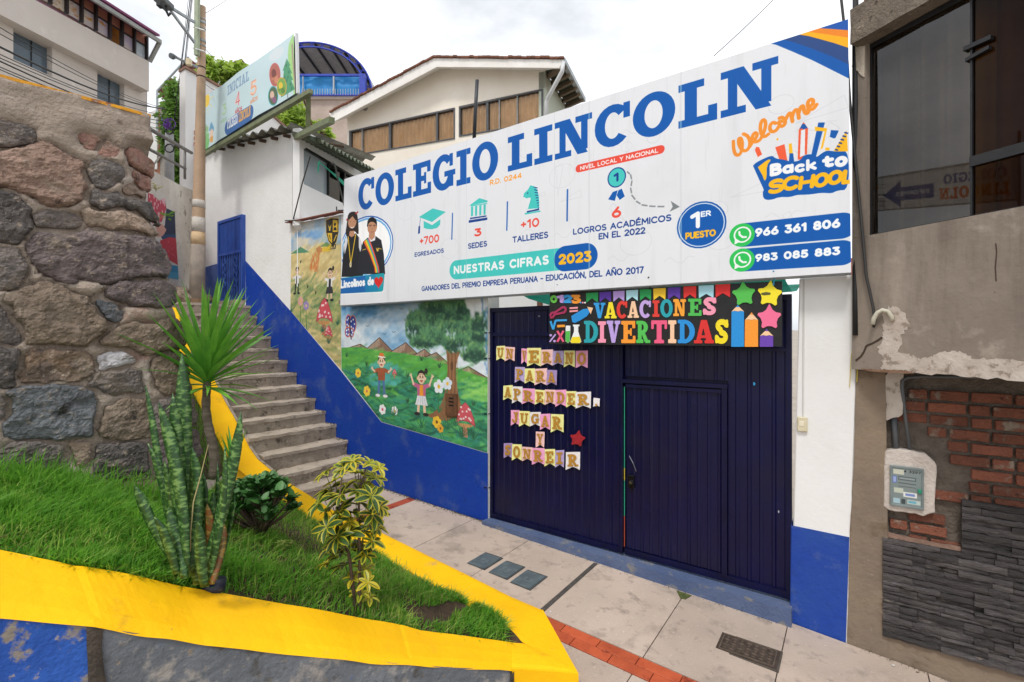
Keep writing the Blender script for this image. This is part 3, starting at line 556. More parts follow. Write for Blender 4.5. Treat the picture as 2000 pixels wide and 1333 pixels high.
for z in (2.35, 2.7, 1.6, .6): MB().tube([FU(-3.985, z, GW + .03), FU(-4.02, z + .002, GW + .08), FU(-4.06, z, GW + .075)], .008, 5).build('hinge_pin', m_gate2, gate)
# scuffs: torn tape and paper scraps left on the gate
m_scrap = M('torn_tape', '9EA3B0', .6)
for k, (x, y, a, b) in enumerate([(1053, 618, .02, .008), (1000, 607, .014, .012), (1014, 606, .01, .01), (1423, 675, .01, .008), (1473, 750, .013, .022), (1521, 1000, .008, .02)]):
    c = pu(x, y, GW + .02); q = MB(); q.prism([FU(c[0] + a * math.cos(t) * rnd.uniform(.6, 1), c[1] + b * math.sin(t) * rnd.uniform(.6, 1), GW + .021) for t in (0, 1.2, 2.3, 3.3, 4.4, 5.3)], NF * -.001)
    q.build('tape_scrap', M('blue_scrap', '2F8FC8', .5) if k in (3, 4) else m_scrap, gate)
# threshold step: blue grey painted, worn
q = MB(); q.prism([FU(-4.02, .06, .105), FU(-.44, -.03, .105), FU(-.44, .165, .105), FU(-4.02, .185, .105)], NF * .35)
o = solo(q, 'gate_threshold', M('worn_blue_grey_step', '5C6B8C', .8, '48597F', 3.2, (.3, .7), bump=.9, bs=35, spots=[('84827E', 5, .55, .66), ('394867', 9, .62, .70), ('6A6A48', 3, .68, .74), ('A09A90', 28, .7, .74)]), 'long blue grey painted concrete threshold under the navy gate', 'threshold'); rough(o, .004, 5, 14)
q = MB(); q.prism([FU(-1.45, .052, .13), FU(-1.30, .05, .135), FU(-1.33, .05, .24), FU(-1.38, .05, .25)], (0, 0, .004)); tag(solo(q, 'moss_patch', M('green_moss', '5D6633', 1, '3F4A24', 30, bump=1), 'small green moss patch at the foot of the threshold', 'moss'), kind='stuff')
# ================================================================ the big banner over the gate
SW = .20
P5 = lambda p: pu(650 + p[0] * .275, 280 + p[1] * .275, SW + .01)
P6 = lambda p: pu(1150 + p[0] * .3977, 30 + p[1] * .3977, SW + .01)
PX = lambda p: pu(p[0], p[1], SW + .01)
PW = lambda p: pu(1420 + p[0] * .1651, 180 + p[1] * .1651, SW + .01)
BL, BRt, TRt, TL = (-7.0, 3.18), (.0, 3.17), (-.02, 5.28), (-6.88, 5.28)
cv = Canvas(-7.08, .08, 3.12, 5.34, 2500, 'E3E5EA')
BLUE, TEAL, RED, ORA, YEL, NAV = '0459AE', '46C8C2', 'E9503F', 'F5A02A', 'F9BC1C', '123F8E'
# faint doodles printed in the ground
cr = random.Random(5)
for k in range(34):
    c = (cr.uniform(-3.6, -.2) if k % 3 else cr.uniform(-6.6, -.4), cr.uniform(3.4, 4.9)); r_ = cr.uniform(.06, .2)
    if k % 3 == 0: cv.ell(c, r_, r_ * .8, 'D3D6DC', .7, ring=.008, raw=True)
    elif k % 3 == 1: a = cr.uniform(0, 3); cv.line([(c[0], c[1]), (c[0] + r_ * 2 * math.cos(a), c[1] + r_ * 2 * math.sin(a)), (c[0] + r_ * 2 * math.cos(a + .3), c[1] + r_ * 2 * math.sin(a + .3)), c], .008, 'D3D6DC', .7, raw=True)
    else: cv.line([(c[0] + .06 * t, c[1] + .04 * math.sin(t * 1.8)) for t in range(6)], .008, 'D3D6DC', .7, raw=True)
def T(s, x0, y0, x1, htop, col, f=PX, **k):
    a, b, t = f((x0, y0)), f((x1, y0)), f((x0, htop)); text(cv, s, a[0], a[1], b[0], t[1] - a[1], col, **k)
T('COLEGIO', 700, 412, 973, 355, BLUE, slab=True, gap=.07)
T('LINCOLN', 992, 336, 1520, 269, BLUE, slab=True, gap=.07)
T('R.D. 0244', 957.5, 362.5, 1018, 352, ORA, wt=.2)
cv.map = P5
# mortar board
cv.poly([(610, 525), (710, 463), (803, 488), (705, 560)], TEAL); cv.poly([(645, 552), (705, 582), (765, 540), (762, 580), (740, 603), (700, 612), (660, 608), (645, 600)], TEAL); cv.line([(705, 571), (770, 530)], .012, 'E3E5EA'); cv.line([(705, 571), (640, 545)], .012, 'E3E5EA')
cv.line([(622, 535), (615, 590)], .008, NAV); cv.poly([(608, 590), (620, 588), (618, 640), (604, 645)], NAV)
T('+700', 620, 725, 752, 668, RED, P5, wt=.2); T('EGRESADOS', 582, 808, 787, 777, NAV, P5, wt=.2)
for a, b in (((851, 500), (846, 682)), ((1240, 418), (1235, 617)), ((1667, 332), (1663, 550))): cv.line([a, b], .022, '2E6DB8')
cv.poly([(968, 445), (1040, 390), (1100, 408), (1098, 418)], TEAL)
for x in (982, 1010, 1040, 1070): cv.poly([(x, 452 - (x - 982) * .17), (x + 16, 449 - (x - 982) * .17), (x + 14, 518 - (x - 982) * .12), (x - 0, 521 - (x - 982) * .12)], TEAL)
cv.line([(982, 446), (1092, 428)], .014, TEAL); cv.poly([(975, 530), (1090, 512), (1090, 522), (975, 541)], NAV); cv.poly([(966, 548), (1097, 527), (1096, 545), (966, 567)], NAV)
T('3', 1010, 665, 1050, 608, RED, P5, wt=.24); T('SEDES', 963, 752, 1092, 712, NAV, P5, wt=.2)
cv.poly([(1362, 470), (1385, 470), (1392, 440), (1405, 400), (1402, 385), (1375, 392), (1352, 380), (1358, 355), (1385, 330), (1402, 300), (1425, 303), (1448, 325), (1462, 370), (1466, 420), (1464, 462)], TEAL)
for k in range(9): cv.line([(1428 + k * 3.8, 312 + k * 19), (1452 + k * 1.5, 318 + k * 17.5)], .011, NAV)
cv.poly([(1378, 482), (1464, 464), (1466, 476), (1376, 494)], NAV); cv.poly([(1362, 496), (1475, 478), (1475, 488), (1362, 508)], TEAL); cv.ell(cv.map((1383, 355)), .012, .008, NAV, raw=True)
T('+10', 1340, 612, 1460, 548, RED, P5, wt=.2); T('TALLERES', 1279, 708, 1525, 664, NAV, P5, wt=.2)
def pill(x0, y0, x1, y1, hgt_px, col, f, top0=None):
    """rounded bar: centre line from (x0,y0) to (x1,y1) (photo units of f), thickness from hgt"""
    a, b, t = f((x0, y0)), f((x1, y1)), f((x0, y0 - hgt_px)); cv.line([a, b], t[1] - a[1], col, raw=True)
pill(880, 900, 1600, 825, 136, TEAL, P5); 
a, b, t = P5((1650, 820)), P5((1795, 803)), P5((1650, 732)); cv.line([a, b], (t[1] - a[1]) * 2.06, BLUE, raw=True)
T('NUESTRAS CIFRAS', 865, 932, 1527, 872, 'EEF4F6', P5, wt=.24, gap=.36); T('2023', 1612, 864, 1828, 788, YEL, P5, wt=.26, gap=.34)
T('GANADORES DEL PREMIO EMPRESA PERUANA - EDUCACIÓN, DEL AÑO 2017', 824, 569.5, 1256, 559.5, NAV, wt=.19)
T('LOGROS ACADÉMICOS', 1120, 459, 1310, 447, NAV, wt=.2); T('EN EL 2022', 1170, 468.5, 1259, 456, NAV, wt=.2); T('6', 1197, 427, 1211, 405, RED, wt=.22)
a, b = PX((1131, 329.5)), PX((1290, 293)); cv.line([a, (b[0], a[1])], .088, RED, raw=True); T('NIVEL LOCAL Y NACIONAL', 1134, 333, 1285, 325, 'F4F2F2', wt=.2)
cv.map = P6
c = P6((137, 797)); cv.ell(c, .107, .109, NAV, raw=True); cv.ell(c, .094, .096, TEAL, raw=True); T('1', 127, 820, 143, 776, NAV, P6, wt=.26)
cv.poly([(118, 868), (142, 860), (128, 912), (95, 905)], BLUE); cv.poly([(146, 860), (162, 852), (177, 890), (152, 908), (137, 885)], BLUE)
pts = [(190, 770), (206, 785), (212, 815), (206, 850), (212, 885), (235, 915), (262, 932), (300, 938), (340, 940), (385, 940)]
for i in range(len(pts) - 1):
    a, b = P6(pts[i]), P6(pts[i + 1]); cv.line([a, (a[0] + .62 * (b[0] - a[0]), a[1] + .62 * (b[1] - a[1]))], .016, '8A8F94', raw=True)
cv.poly([(402, 912), (447, 941), (396, 966), (412, 940)], '7E8488')
c = P6((551, 1030)); cv.ell(c, .232, .228, BLUE, raw=True); cv.ell(c, .212, .208, 'DDE8F4', raw=True, ring=.009)
T('1', 508, 1050, 540, 968, 'F2F5FA', P6, wt=.24); T('ER', 553, 992, 597, 964, 'F2F5FA', P6, wt=.24); T('PUESTO', 478, 1102, 620, 1068, YEL, P6, wt=.24)
cv.poly([(855, 130), (940, 105), (1285, 0), (1285, 315), (1265, 305), (1180, 262), (1100, 222), (1000, 178), (920, 145)], BLUE)
cv.poly([(925, 112), (1000, 85), (1290, 0), (1290, 250), (1200, 205), (1100, 165), (1000, 130)], '2A4A86')
cv.poly([(990, 87), (1060, 70), (1290, 40), (1290, 165), (1200, 135), (1080, 102)], 'F9B31A'); cv.poly([(1040, 75), (1100, 60), (1290, 50), (1290, 112), (1180, 95)], 'F08A28'); cv.poly([(1088, 60), (1290, -20), (1290, 74), (1180, 66)], '1A58B0')
for y, s, b0, b1, t0 in ((1080, '966 361 806', 1090, 0, 1046), (1203, '983 085 883', 1213, 0, 1173)):
    x1y = (1240, 1034) if y == 1080 else (1240, 1167); a, b = P6((760, y)), P6(x1y); hh = .112 if y == 1080 else .108
    cv.line([a, b], hh * 1.95, BLUE, raw=True); cv.ell(P6((752, y)), .108, .108, '2EC45A', raw=True); c = P6((754, y - 2)); cv.ell(c, .068, .068, 'F2F5F5', ring=.014, raw=True)
    cv.poly([(c[0] - .068, c[1] - .085), (c[0] - .062, c[1] - .025), (c[0] - .015, c[1] - .06)], 'F2F5F5', raw=True)
    cv.line([(c[0] - .026, c[1] + .028), (c[0] - .022, c[1]), (c[0] + .004, c[1] - .024), (c[0] + .03, c[1] - .025)], .018, 'F2F5F5', raw=True)
    T(s, 823, b0 - 1, 1228, t0, 'F4F7FA', P6, wt=.27, gap=.34)
# welcome / back to school
cv.map = PW
W1 = [[(75, 585), (78, 680), (100, 745), (145, 750), (178, 690), (182, 600), (165, 545), (135, 552), (140, 630), (180, 692), (230, 700), (268, 650), (273, 580), (245, 520), (195, 498)], [(268, 650), (310, 580), (345, 545), (360, 500), (330, 478), (300, 520), (300, 570), (330, 595), (380, 580), (415, 530), (450, 440), (460, 360), (430, 322), (400, 360), (392, 440), (410, 510), (445, 535), (490, 500)],
      [(575, 372), (545, 358), (510, 390), (505, 445), (535, 475), (580, 460), (615, 405)], [(620, 310), (650, 298), (685, 325), (690, 375), (655, 412), (620, 395), (612, 350), (640, 350), (690, 340), (715, 280), (745, 240), (765, 300), (775, 350)], [(768, 310), (790, 225), (825, 205), (842, 250), (850, 310)], [(845, 260), (868, 180), (900, 158), (912, 230), (938, 262), (970, 240), (955, 185), (1015, 150), (1022, 100), (990, 85), (955, 115), (955, 175), (980, 210), (1025, 200), (1058, 150)]]
def smooth(p, n=3):
    for _ in range(n): p = [p[0]] + [((a[0] * .75 + b[0] * .25), (a[1] * .75 + b[1] * .25)) if s == 0 else ((a[0] * .25 + b[0] * .75), (a[1] * .25 + b[1] * .75)) for a, b in zip(p[:-1], p[1:]) for s in (0, 1)] + [p[-1]]
    return p
for p in W1: cv.line([PW(q) for q in smooth(p, 2)], .03, 'F29330', raw=True)
RD2 = 'F0603A'
cv.poly([(330, 690), (345, 650), (380, 655), (415, 740), (365, 772)], RD2); cv.poly([(570, 655), (680, 617), (718, 835), (630, 835)], RD2); cv.poly([(730, 612), (765, 608), (780, 740), (735, 740)], YEL); cv.poly([(740, 725), (782, 725), (795, 830), (730, 830)], BLUE)
cv.poly([(848, 450), (905, 355), (958, 430), (945, 740), (915, 740), (880, 800), (835, 800)], RD2); cv.poly([(875, 455), (925, 440), (918, 745), (862, 770)], 'E8ECF2'); cv.poly([(858, 440), (890, 378), (920, 378), (955, 430), (930, 432), (905, 445), (885, 430)], BLUE)
cv.poly([(1080, 362), (1158, 360), (1050, 775), (990, 775)], BLUE); cv.poly([(1038, 410), (1185, 430), (1135, 660), (1105, 685), (1155, 465), (1040, 460)], YEL)
cv.poly([(1230, 450), (1322, 457), (1285, 540), (1265, 550), (1215, 530)], BLUE); cv.poly([(1415, 455), (1262, 695), (1300, 720), (1430, 700)], YEL)
for k in range(6): cv.line([(1395 - k * 22, 480 + k * 40), (1425 - k * 24, 488 + k * 40)], .012, NAV)
cv.poly([(1165, 655), (1215, 660), (1210, 690), (1160, 690)], YEL); cv.poly([(580, 560), (600, 542), (612, 560), (595, 578)], YEL)
blob = smooth([(310, 870), (350, 830), (530, 745), (575, 790), (680, 800), (760, 830), (870, 810), (900, 750), (1000, 730), (1060, 775), (1110, 730), (1180, 690), (1250, 700), (1330, 705), (1440, 700), (1440, 1155), (1300, 1165), (1240, 1200), (1120, 1190), (960, 1215), (830, 1215), (740, 1245), (620, 1240), (520, 1280), (430, 1270), (420, 1180), (440, 1165), (400, 1080), (310, 880)], 2)
cv.poly(blob, BLUE); cv.poly(smooth([(365, 890), (480, 800), (525, 800), (470, 870), (470, 1010), (445, 1060), (420, 990)], 1), YEL)
def TT(s, x0, y0, x1, y1, h, col, f=PW, wt=.26, **k):
    a, b = f((x0, y0)), f((x1, y1)); t = f((x0, y0 - h)); text(cv, s, a[0], a[1], b[0], t[1] - a[1], col, wt=wt, y1=b[1], **k)
TT('B', 530, 1000, 625, 985, 150, 'F4F4F6', slab=False, wt=.3); TT('a', 675, 975, 765, 965, 155, 'F4F4F6', wt=.27); TT('c', 820, 960, 900, 950, 150, 'F4F4F6', wt=.27); TT('k', 955, 935, 1040, 920, 140, 'F4F4F6', wt=.26)
TT('t', 1150, 900, 1245, 890, 150, 'F4F4F6', wt=.3); TT('o', 1300, 895, 1400, 885, 185, 'F4F4F6', wt=.26)
for ch, x0, x1, y in (('S', 495, 640, 1215), ('C', 665, 810, 1180), ('H', 860, 1000, 1160), ('O', 1035, 1170, 1140), ('O', 1200, 1335, 1110), ('L', 1375, 1440, 1095)): TT(ch, x0, y, x1, y - 8, 175 if ch != 'H' else 165, 'FABB14', wt=.27, slant=.12)
# two pupils in the round photograph at the left end
cv.map = P5
c = P5((232, 735)); cv.ell(c, .66, .48, 'FFFFFF', raw=True); cv.ell(c, .655, .475, '2566B8', ring=.022, raw=True); cv.ell(c, .61, .44, '6FB4E8', ring=.03, raw=True)
SK, HR, JK = 'C08C6C', '2B211E', '1C1D22'
cv.poly([(62, 950), (72, 800), (80, 700), (110, 655), (165, 640), (200, 690), (215, 760), (215, 950)], JK); cv.poly([(78, 720), (92, 670), (112, 652), (100, 720), (84, 790)], 'D9DADF'); cv.poly([(185, 660), (205, 700), (200, 790), (185, 740)], 'D9DADF')
cv.poly(smooth([(98, 660), (88, 640), (100, 560), (108, 500), (140, 484), (172, 492), (182, 560), (185, 640), (178, 650), (150, 620), (120, 640), (105, 690)], 1), HR)
cv.ell(P5((138, 560)), .112, .105, SK, raw=True); cv.poly([(120, 625), (152, 622), (155, 655), (132, 668), (115, 655)], SK); cv.poly([(108, 520), (140, 492), (168, 530), (165, 552), (140, 518), (115, 545)], HR)
for x in (124, 152): cv.ell(P5((x, 557)), .009, .006, HR, raw=True)
cv.line([(128, 597), (139, 603), (152, 594)], .014, 'F0E4DE'); cv.line([(138, 575), (137, 582)], .01, '9A6A50'); cv.line([(165, 500), (178, 490)], .03, 'C23A3A'); cv.line([(98, 545), (100, 540)], .03, 'C23A3A')
cv.line([(108, 665), (127, 860)], .018, 'E8C22E'); cv.line([(162, 650), (127, 860)], .018, 'E8C22E'); cv.ell(P5((126, 862)), .026, .048, 'E6DCC0', raw=True); cv.ell(P5((126, 862)), .016, .03, 'B9A56A', raw=True)
cv.poly([(175, 930), (180, 830), (215, 700), (250, 670), (300, 655), (345, 690), (362, 790), (372, 930)], '22242B'); cv.poly([(248, 668), (262, 690), (270, 700), (300, 690), (305, 655), (295, 650)], 'E8E8EA')
cv.poly([(258, 640), (300, 636), (298, 670), (275, 690), (256, 668)], SK); cv.ell(P5((281, 596)), .118, .112, SK, raw=True); cv.poly(smooth([(243, 590), (248, 545), (275, 522), (305, 535), (316, 560), (313, 600), (306, 570), (280, 556), (256, 566), (250, 598)], 1), '171514')
for x in (267, 296): cv.ell(P5((x, 594)), .009, .006, HR, raw=True); cv.line([(x - 8, 584), (x + 8, 583)], .012, HR)
cv.line([(272, 632), (292, 630)], .012, '9A5A4A'); cv.line([(282, 605), (281, 614)], .01, '9A6A50')
for k, cc in enumerate(['E4562F', 'F59A23', 'F3D53A', '6CC04A', '3F8FD6', 'E4562F']): cv.line([(222 + k * 7, 700 - k * 4), (262 + k * 6, 780), (298 + k * 5, 880), (302 + k * 5, 915)], .026, cc)
cv.line([(210, 760), (235, 752)], .01, 'D8B04A'); cv.line([(318, 745), (345, 752)], .01, 'D8B04A'); cv.poly([(305, 742), (318, 752), (330, 742), (322, 770), (314, 770)], 'D8B04A')
cv.poly([(55, 958), (360, 923), (368, 930), (358, 1045), (345, 1055), (55, 1070)], '17A0AE'); cv.poly([(55, 962), (230, 942), (270, 1055), (55, 1070)], '1565AE'); cv.poly([(230, 940), (300, 930), (330, 1052), (230, 1060)], '1484B2', .8)
T('Lincolinos de', 60, 1032, 288, 972, 'F2F6FA', P5, wt=.24, gap=.3)
hc = P5((325, 985)); cv.poly([(hc[0] + .0066 * 16 * math.sin(t) ** 3, hc[1] + .0064 * (13 * math.cos(t) - 5 * math.cos(2 * t) - 2 * math.cos(3 * t) - math.cos(4 * t))) for t in [k * .2 for k in range(32)]], 'DE2A26', raw=True)
cv.line([(60, 1074), (350, 1058), (368, 1048)], .012, 'F4F5F8')
# joins of the vinyl, a few dirt runs
for x in (440, 950, 1575): a = P5((x, 600))[0]; cv.line([(a, 3.1), (a, 5.3)], .008, 'C9CCD2', .5, raw=True)
for x in (2, 452): a = P6((x, 600))[0]; cv.line([(a, 3.1), (a, 5.3)], .02, 'D0D3D9', .45, raw=True)
yy, xx = np.mgrid[0:cv.H, 0:cv.W]; X_, Y_ = cv.x0 + xx * cv.ps, cv.y0 + yy * cv.ps
dirt = np.clip(fbm(X_ * 9, Y_ * .7, 4, 4) - .58, 0, 1) * .5 + np.clip(fbm(X_ * 2, Y_ * 2, 9, 4) - .55, 0, 1) * .25 + np.clip(fbm(X_ * 40, Y_ * 3, 14, 3) - .7, 0, 1) * .5
cv.a *= (1 - .28 * dirt)[..., None]
m_sign = M('printed_banner_vinyl', 'FFFFFF', .38, img=cv.image('banner_print'), bump=.06, bs=3, spec=.22)
banner = thing('school_banner', 'long white billboard with big blue letters COLEGIO LINCOLN above the gate', 'billboard', FU(-3.5, 3.17, .1))
sheet('printed_face', m_sign, banner, [BL, BRt, TRt, TL], cv, SW + .01, 60, 18, .012)
q = MB(); q.fbox(-7.0, 0, 3.165, 3.205, SW, .04); q.fbox(-6.9, -.02, 5.23, 5.272, SW - .004, .04); q.prism([FU(-6.995, 3.2, SW - .006), FU(-6.955, 3.2, SW - .006), FU(-6.845, 5.23, SW - .006), FU(-6.885, 5.23, SW - .006)], NF * .15); q.fbox(-.06, -.021, 3.2, 5.23, SW - .006, .05)
for u in (-5.3, -3.6, -1.9): q.fbox(u, u + .04, 3.2, 5.23, SW - .02, .05)
q.build('steel_frame', m_steel, banner)
q = MB(); q.add([FU(-6.99, 3.2, .04), FU(-.02, 3.2, .04), FU(-.02, 5.25, .04), FU(-6.88, 5.25, .04)], [(0, 1, 2, 3)]); q.build('back_sheet', M('banner_back', 'B9BCC0', .7), banner)
# ================================================================ murals
MZ = lambda p: pu(550 + p[0] * .3902, 380 + p[1] * .3902, .004)
def brush(cv, pts_poly, cols, n, ln, wd, ang=0., spread=.5, al=.5, seed=1, aw=None):
    r_ = random.Random(seed); xs = [p[0] for p in pts_poly]; ys = [p[1] for p in pts_poly]; k = 0
    while k < n:
        x, y = r_.uniform(min(xs), max(xs)), r_.uniform(min(ys), max(ys)); k += 1
        if not bool(inpoly(np.array([[x]]), np.array([[y]]), pts_poly)[0, 0]): continue
        a = ang + r_.uniform(-spread, spread); l = ln * r_.uniform(.4, 1.2)
        cv.line([(x, y), (x + l * .5 * math.cos(a), y + l * .5 * math.sin(a) + l * .06), (x + l * math.cos(a + .2), y + l * math.sin(a + .2))], wd * r_.uniform(.4, 1.2), r_.choice(cols), al * r_.uniform(.4, 1), raw=True, soft=wd * .8)
def flower(cv, c, r, col, cen, n=5, stem=None):
    if stem: cv.line([c, (c[0] + stem[0], c[1] + stem[1])], .018, '2E7A3E', raw=True)
    for k in range(n): a = 2 * math.pi * k / n + .3; cv.ell((c[0] + r * .62 * math.cos(a), c[1] + r * .62 * math.sin(a)), r * .46, r * .46, col, raw=True, n=12)
    cv.ell(c, r * .3, r * .3, cen, raw=True, n=12)
def tuft(cv, c, h, cols, n=9, seed=0):
    r_ = random.Random(seed)
    for k in range(n): a = R(90 + (k - n / 2) * 13 + r_.uniform(-8, 8)); l = h * r_.uniform(.6, 1); cv.poly([(c[0] - .012, c[1]), (c[0] + .012, c[1]), (c[0] + l * math.cos(a), c[1] + l * math.sin(a))], r_.choice(cols), .9, raw=True)
def shroom(cv, c, s, seed=1):
    r_ = random.Random(seed); cv.poly([(c[0] - .16 * s, c[1] - .5 * s), (c[0] - .09 * s, c[1]), (c[0] + .09 * s, c[1]), (c[0] + .15 * s, c[1] - .52 * s)], 'B77A5A', raw=True); cv.line([(c[0] - .02 * s, c[1]), (c[0] - .04 * s, c[1] - .45 * s)], .02 * s, '7A4A38', .7, raw=True)
    cv.poly(circ(c[0], c[1] + .02 * s, .42 * s, .16 * s, 180, 360, 12) + [(c[0] + .42 * s, c[1])], 'C9925A', raw=True)
    cap = [(c[0] - .5 * s, c[1] - .02 * s), (c[0] - .42 * s, c[1] + .3 * s), (c[0] - .18 * s, c[1] + .7 * s), (c[0] + .02 * s, c[1] + .85 * s), (c[0] + .24 * s, c[1] + .66 * s), (c[0] + .46 * s, c[1] + .22 * s), (c[0] + .52 * s, c[1] - .06 * s), (c[0] + .2 * s, c[1] + .1 * s), (c[0] - .2 * s, c[1] + .12 * s)]
    cv.poly(cap, 'D4525E', raw=True); cv.line(cap + [cap[0]], .012 * s + .004, '7E2E3A', .8, raw=True)
    for k in range(14):
        x, y = c[0] + r_.uniform(-.36, .38) * s, c[1] + r_.uniform(.12, .68) * s
        if bool(inpoly(np.array([[x]]), np.array([[y]]), cap)[0, 0]): cv.ell((x, y), .05 * s, .042 * s, 'F4DADA', raw=True, n=10)
def kid(cv, c, h, shirt, legs, skin='EBC9A8', hair='241C1A', skirt=None, arms=1, hat=None, shoes='EDEDED', lean=0., pony=False, cap2=None):
    """a plain painted child; c = feet, h = height"""
    Q = lambda x, y: (c[0] + (x + lean * y) * h, c[1] + y * h)
    for s in (-1, 1):
        cv.line([Q(s * .07, .42), Q(s * .1, .05)], .075 * h, legs if not skirt else skin, raw=True); cv.ell(Q(s * .13, .03), .085 * h, .038 * h, shoes, raw=True); cv.ell(Q(s * .13, .03), .085 * h, .038 * h, '4A4440', .6, ring=.008 * h, raw=True)
        sh = Q(s * .1, .62); el = Q(s * .24, .58 if arms == 0 else .66); ha = Q(s * .31, .62 if arms == 0 else .82)
        cv.line([sh, el], .085 * h, shirt, raw=True); cv.line([el, ha], .05 * h, skin if arms != 2 else shirt, raw=True)
        for k in range(4): a = R(90 - s * 30 + (k - 1.5) * 24 * s); cv.line([ha, (ha[0] + .06 * h * math.cos(a), ha[1] + .06 * h * math.sin(a))], .018 * h, skin, raw=True)
    cv.poly([Q(-.13, .66), Q(.13, .66), Q(.12, .38), Q(-.12, .38)], shirt, raw=True)
    if cap2: cv.poly([Q(-.05, .65), Q(.05, .65), Q(.06, .38), Q(-.06, .38)], cap2, raw=True)
    if skirt: cv.poly([Q(-.12, .42), Q(.12, .42), Q(.19, .22), Q(-.19, .22)], skirt, raw=True); [cv.line([Q(x * .6, .41), Q(x, .23)], .01 * h, '9AA2B0', .7, raw=True) for x in (-.12, -.04, .04, .12)]
    cv.ell(Q(0, .82), .125 * h, .15 * h, hair, raw=True); cv.ell(Q(0, .79), .108 * h, .125 * h, skin, raw=True)
    for s in (-1, 1): cv.ell(Q(s * .115, .79), .028 * h, .035 * h, skin, raw=True); cv.ell(Q(s * .04, .82), .016 * h, .024 * h, '1A1514', raw=True); cv.line([Q(s * .04 - .02, .865), Q(s * .04 + .02, .868)], .008 * h, '1A1514', raw=True)
    cv.poly([Q(-.055, .76), Q(.055, .76), Q(.02, .715), Q(-.02, .715)], 'B23A36', raw=True); cv.line([Q(-.055, .76), Q(.055, .76)], .014 * h, 'F6EEE8', raw=True)
    cv.poly([Q(-.115, .84), Q(-.1, .93), Q(0, .975), Q(.1, .93), Q(.118, .84), Q(.04, .895), Q(-.05, .9)], hair, raw=True)
    if hat: cv.poly([Q(-.1, .92), Q(-.05, 1.01), Q(.06, 1.0), Q(.11, .9), Q(0, .93)], hat, raw=True); cv.line([Q(-.1, .92), Q(.12, .905)], .03 * h, 'F2EDE4', raw=True)
    if pony: cv.ell(Q(.14, .95), .05 * h, .06 * h, hair, raw=True); cv.line([Q(.1, .93), Q(.17, .88)], .025 * h, hair, raw=True)
# --- second mural: tree, meadow, two children
cv = Canvas(-7.32, -3.98, .95, 3.3, 1250, 'C3D5E6'); cv.map = MZ
yy, xx = np.mgrid[0:cv.H, 0:cv.W]; X_, Y_ = cv.x0 + xx * cv.ps, cv.y0 + yy * cv.ps
n1 = fbm(X_ * 2.2, Y_ * 3.5, 2, 5); n2 = fbm(X_ * 6, Y_ * 14, 6, 3)
t = np.clip((Y_ - 2.35) / .8, 0, 1) * .75 + (n1 - .45) * 1.5 + (n2 - .5) * .25
cv.a[:] = srgb('DCE6EE') * (1 - np.clip(t, 0, 1))[..., None] + srgb('4C8FC4') * np.clip(t, 0, 1)[..., None]
allp = [(-7.32, .95), (-3.98, .95), (-3.98, 3.3), (-7.32, 3.3)]
brush(cv, [(-7.3, 2.5), (-4, 2.3), (-4, 3.3), (-7.3, 3.3)], ['F4F8FA', 'E9F1F6', '8DB9DA'], 260, .3, .06, .1, .4, .25, 3)
for x, y, in [(420, 595), (600, 575), (515, 700), (560, 690), (430, 660), (470, 600)]: cv.line([(x - 8, y - 4), (x, y + 2), (x + 9, y - 4)], .008, '3A4A5A')
mt = [((330, 770), (395, 750), (440, 778)), ((430, 770), (490, 717), (560, 790)), ((545, 790), (622, 742), (690, 808)), ((660, 808), (715, 775), (770, 822)), ((720, 815), (775, 792), (840, 850)), ((840, 870), (880, 870), (900, 890)), ((880, 885), (935, 862), (1040, 925))]
for a, b, c in mt:
    cv.poly([a, b, c, (c[0], c[1] + 40), (a[0], a[1] + 40)], '8B6B58'); cv.poly([a, b, ((a[0] + c[0]) / 2 - 4, b[1] + 38), (a[0] + 10, a[1] + 30)], 'B69A86', .8); cv.line([a, b, c], .012, '3A2A22')
    for k in range(5): x = a[0] + (c[0] - a[0]) * (.25 + .13 * k); cv.line([(x, a[1] + 18), (x + 6, b[1] + 18 + 6 * k)], .006, '4A362C', .6)
hill = [(295, 768), (380, 765), (470, 780), (600, 795), (740, 820), (900, 880), (1040, 925), (1040, 1310), (295, 1310)]
cv.poly(hill, '4FA43C'); hp = [cv.map(p) for p in hill]
brush(cv, hp, ['6CC24A', '3E9A3C', '2C8A4A', '8ED06A', '5AB04A'], 900, .3, .04, -.12, .25, .55, 5)
low = [cv.map(p) for p in [(295, 860), (480, 840), (620, 900), (820, 930), (1040, 1010), (1040, 1310), (295, 1310)]]
brush(cv, low, ['1F7A55', '2B8F6A', '1A6A50', '3FA06A', '5FB86A', '2F8F8A'], 1500, .3, .05, -.2, .5, .75, 6)
brush(cv, low, ['155A40', '0F4A3A'], 420, .24, .03, -.25, .5, .75, 7); brush(cv, [cv.map(p) for p in [(440, 850), (560, 850), (560, 960), (440, 960)]], ['5FC4C8', '49B0B4'], 60, .2, .05, -.1, .3, .6, 8)
brush(cv, [cv.map(p) for p in [(880, 920), (1040, 960), (1040, 1040), (900, 1020)]], ['9ADC6A', '7CCB5A'], 70, .25, .04, -.1, .3, .7, 9)
for i, (x, y) in enumerate([(425, 860), (325, 815), (700, 835), (790, 870), (630, 920), (630, 1045), (960, 1060), (480, 900), (690, 960)]): tuft(cv, cv.map((x, y)), .13, ['1F4A30', '2A5A3A'], 7, i)
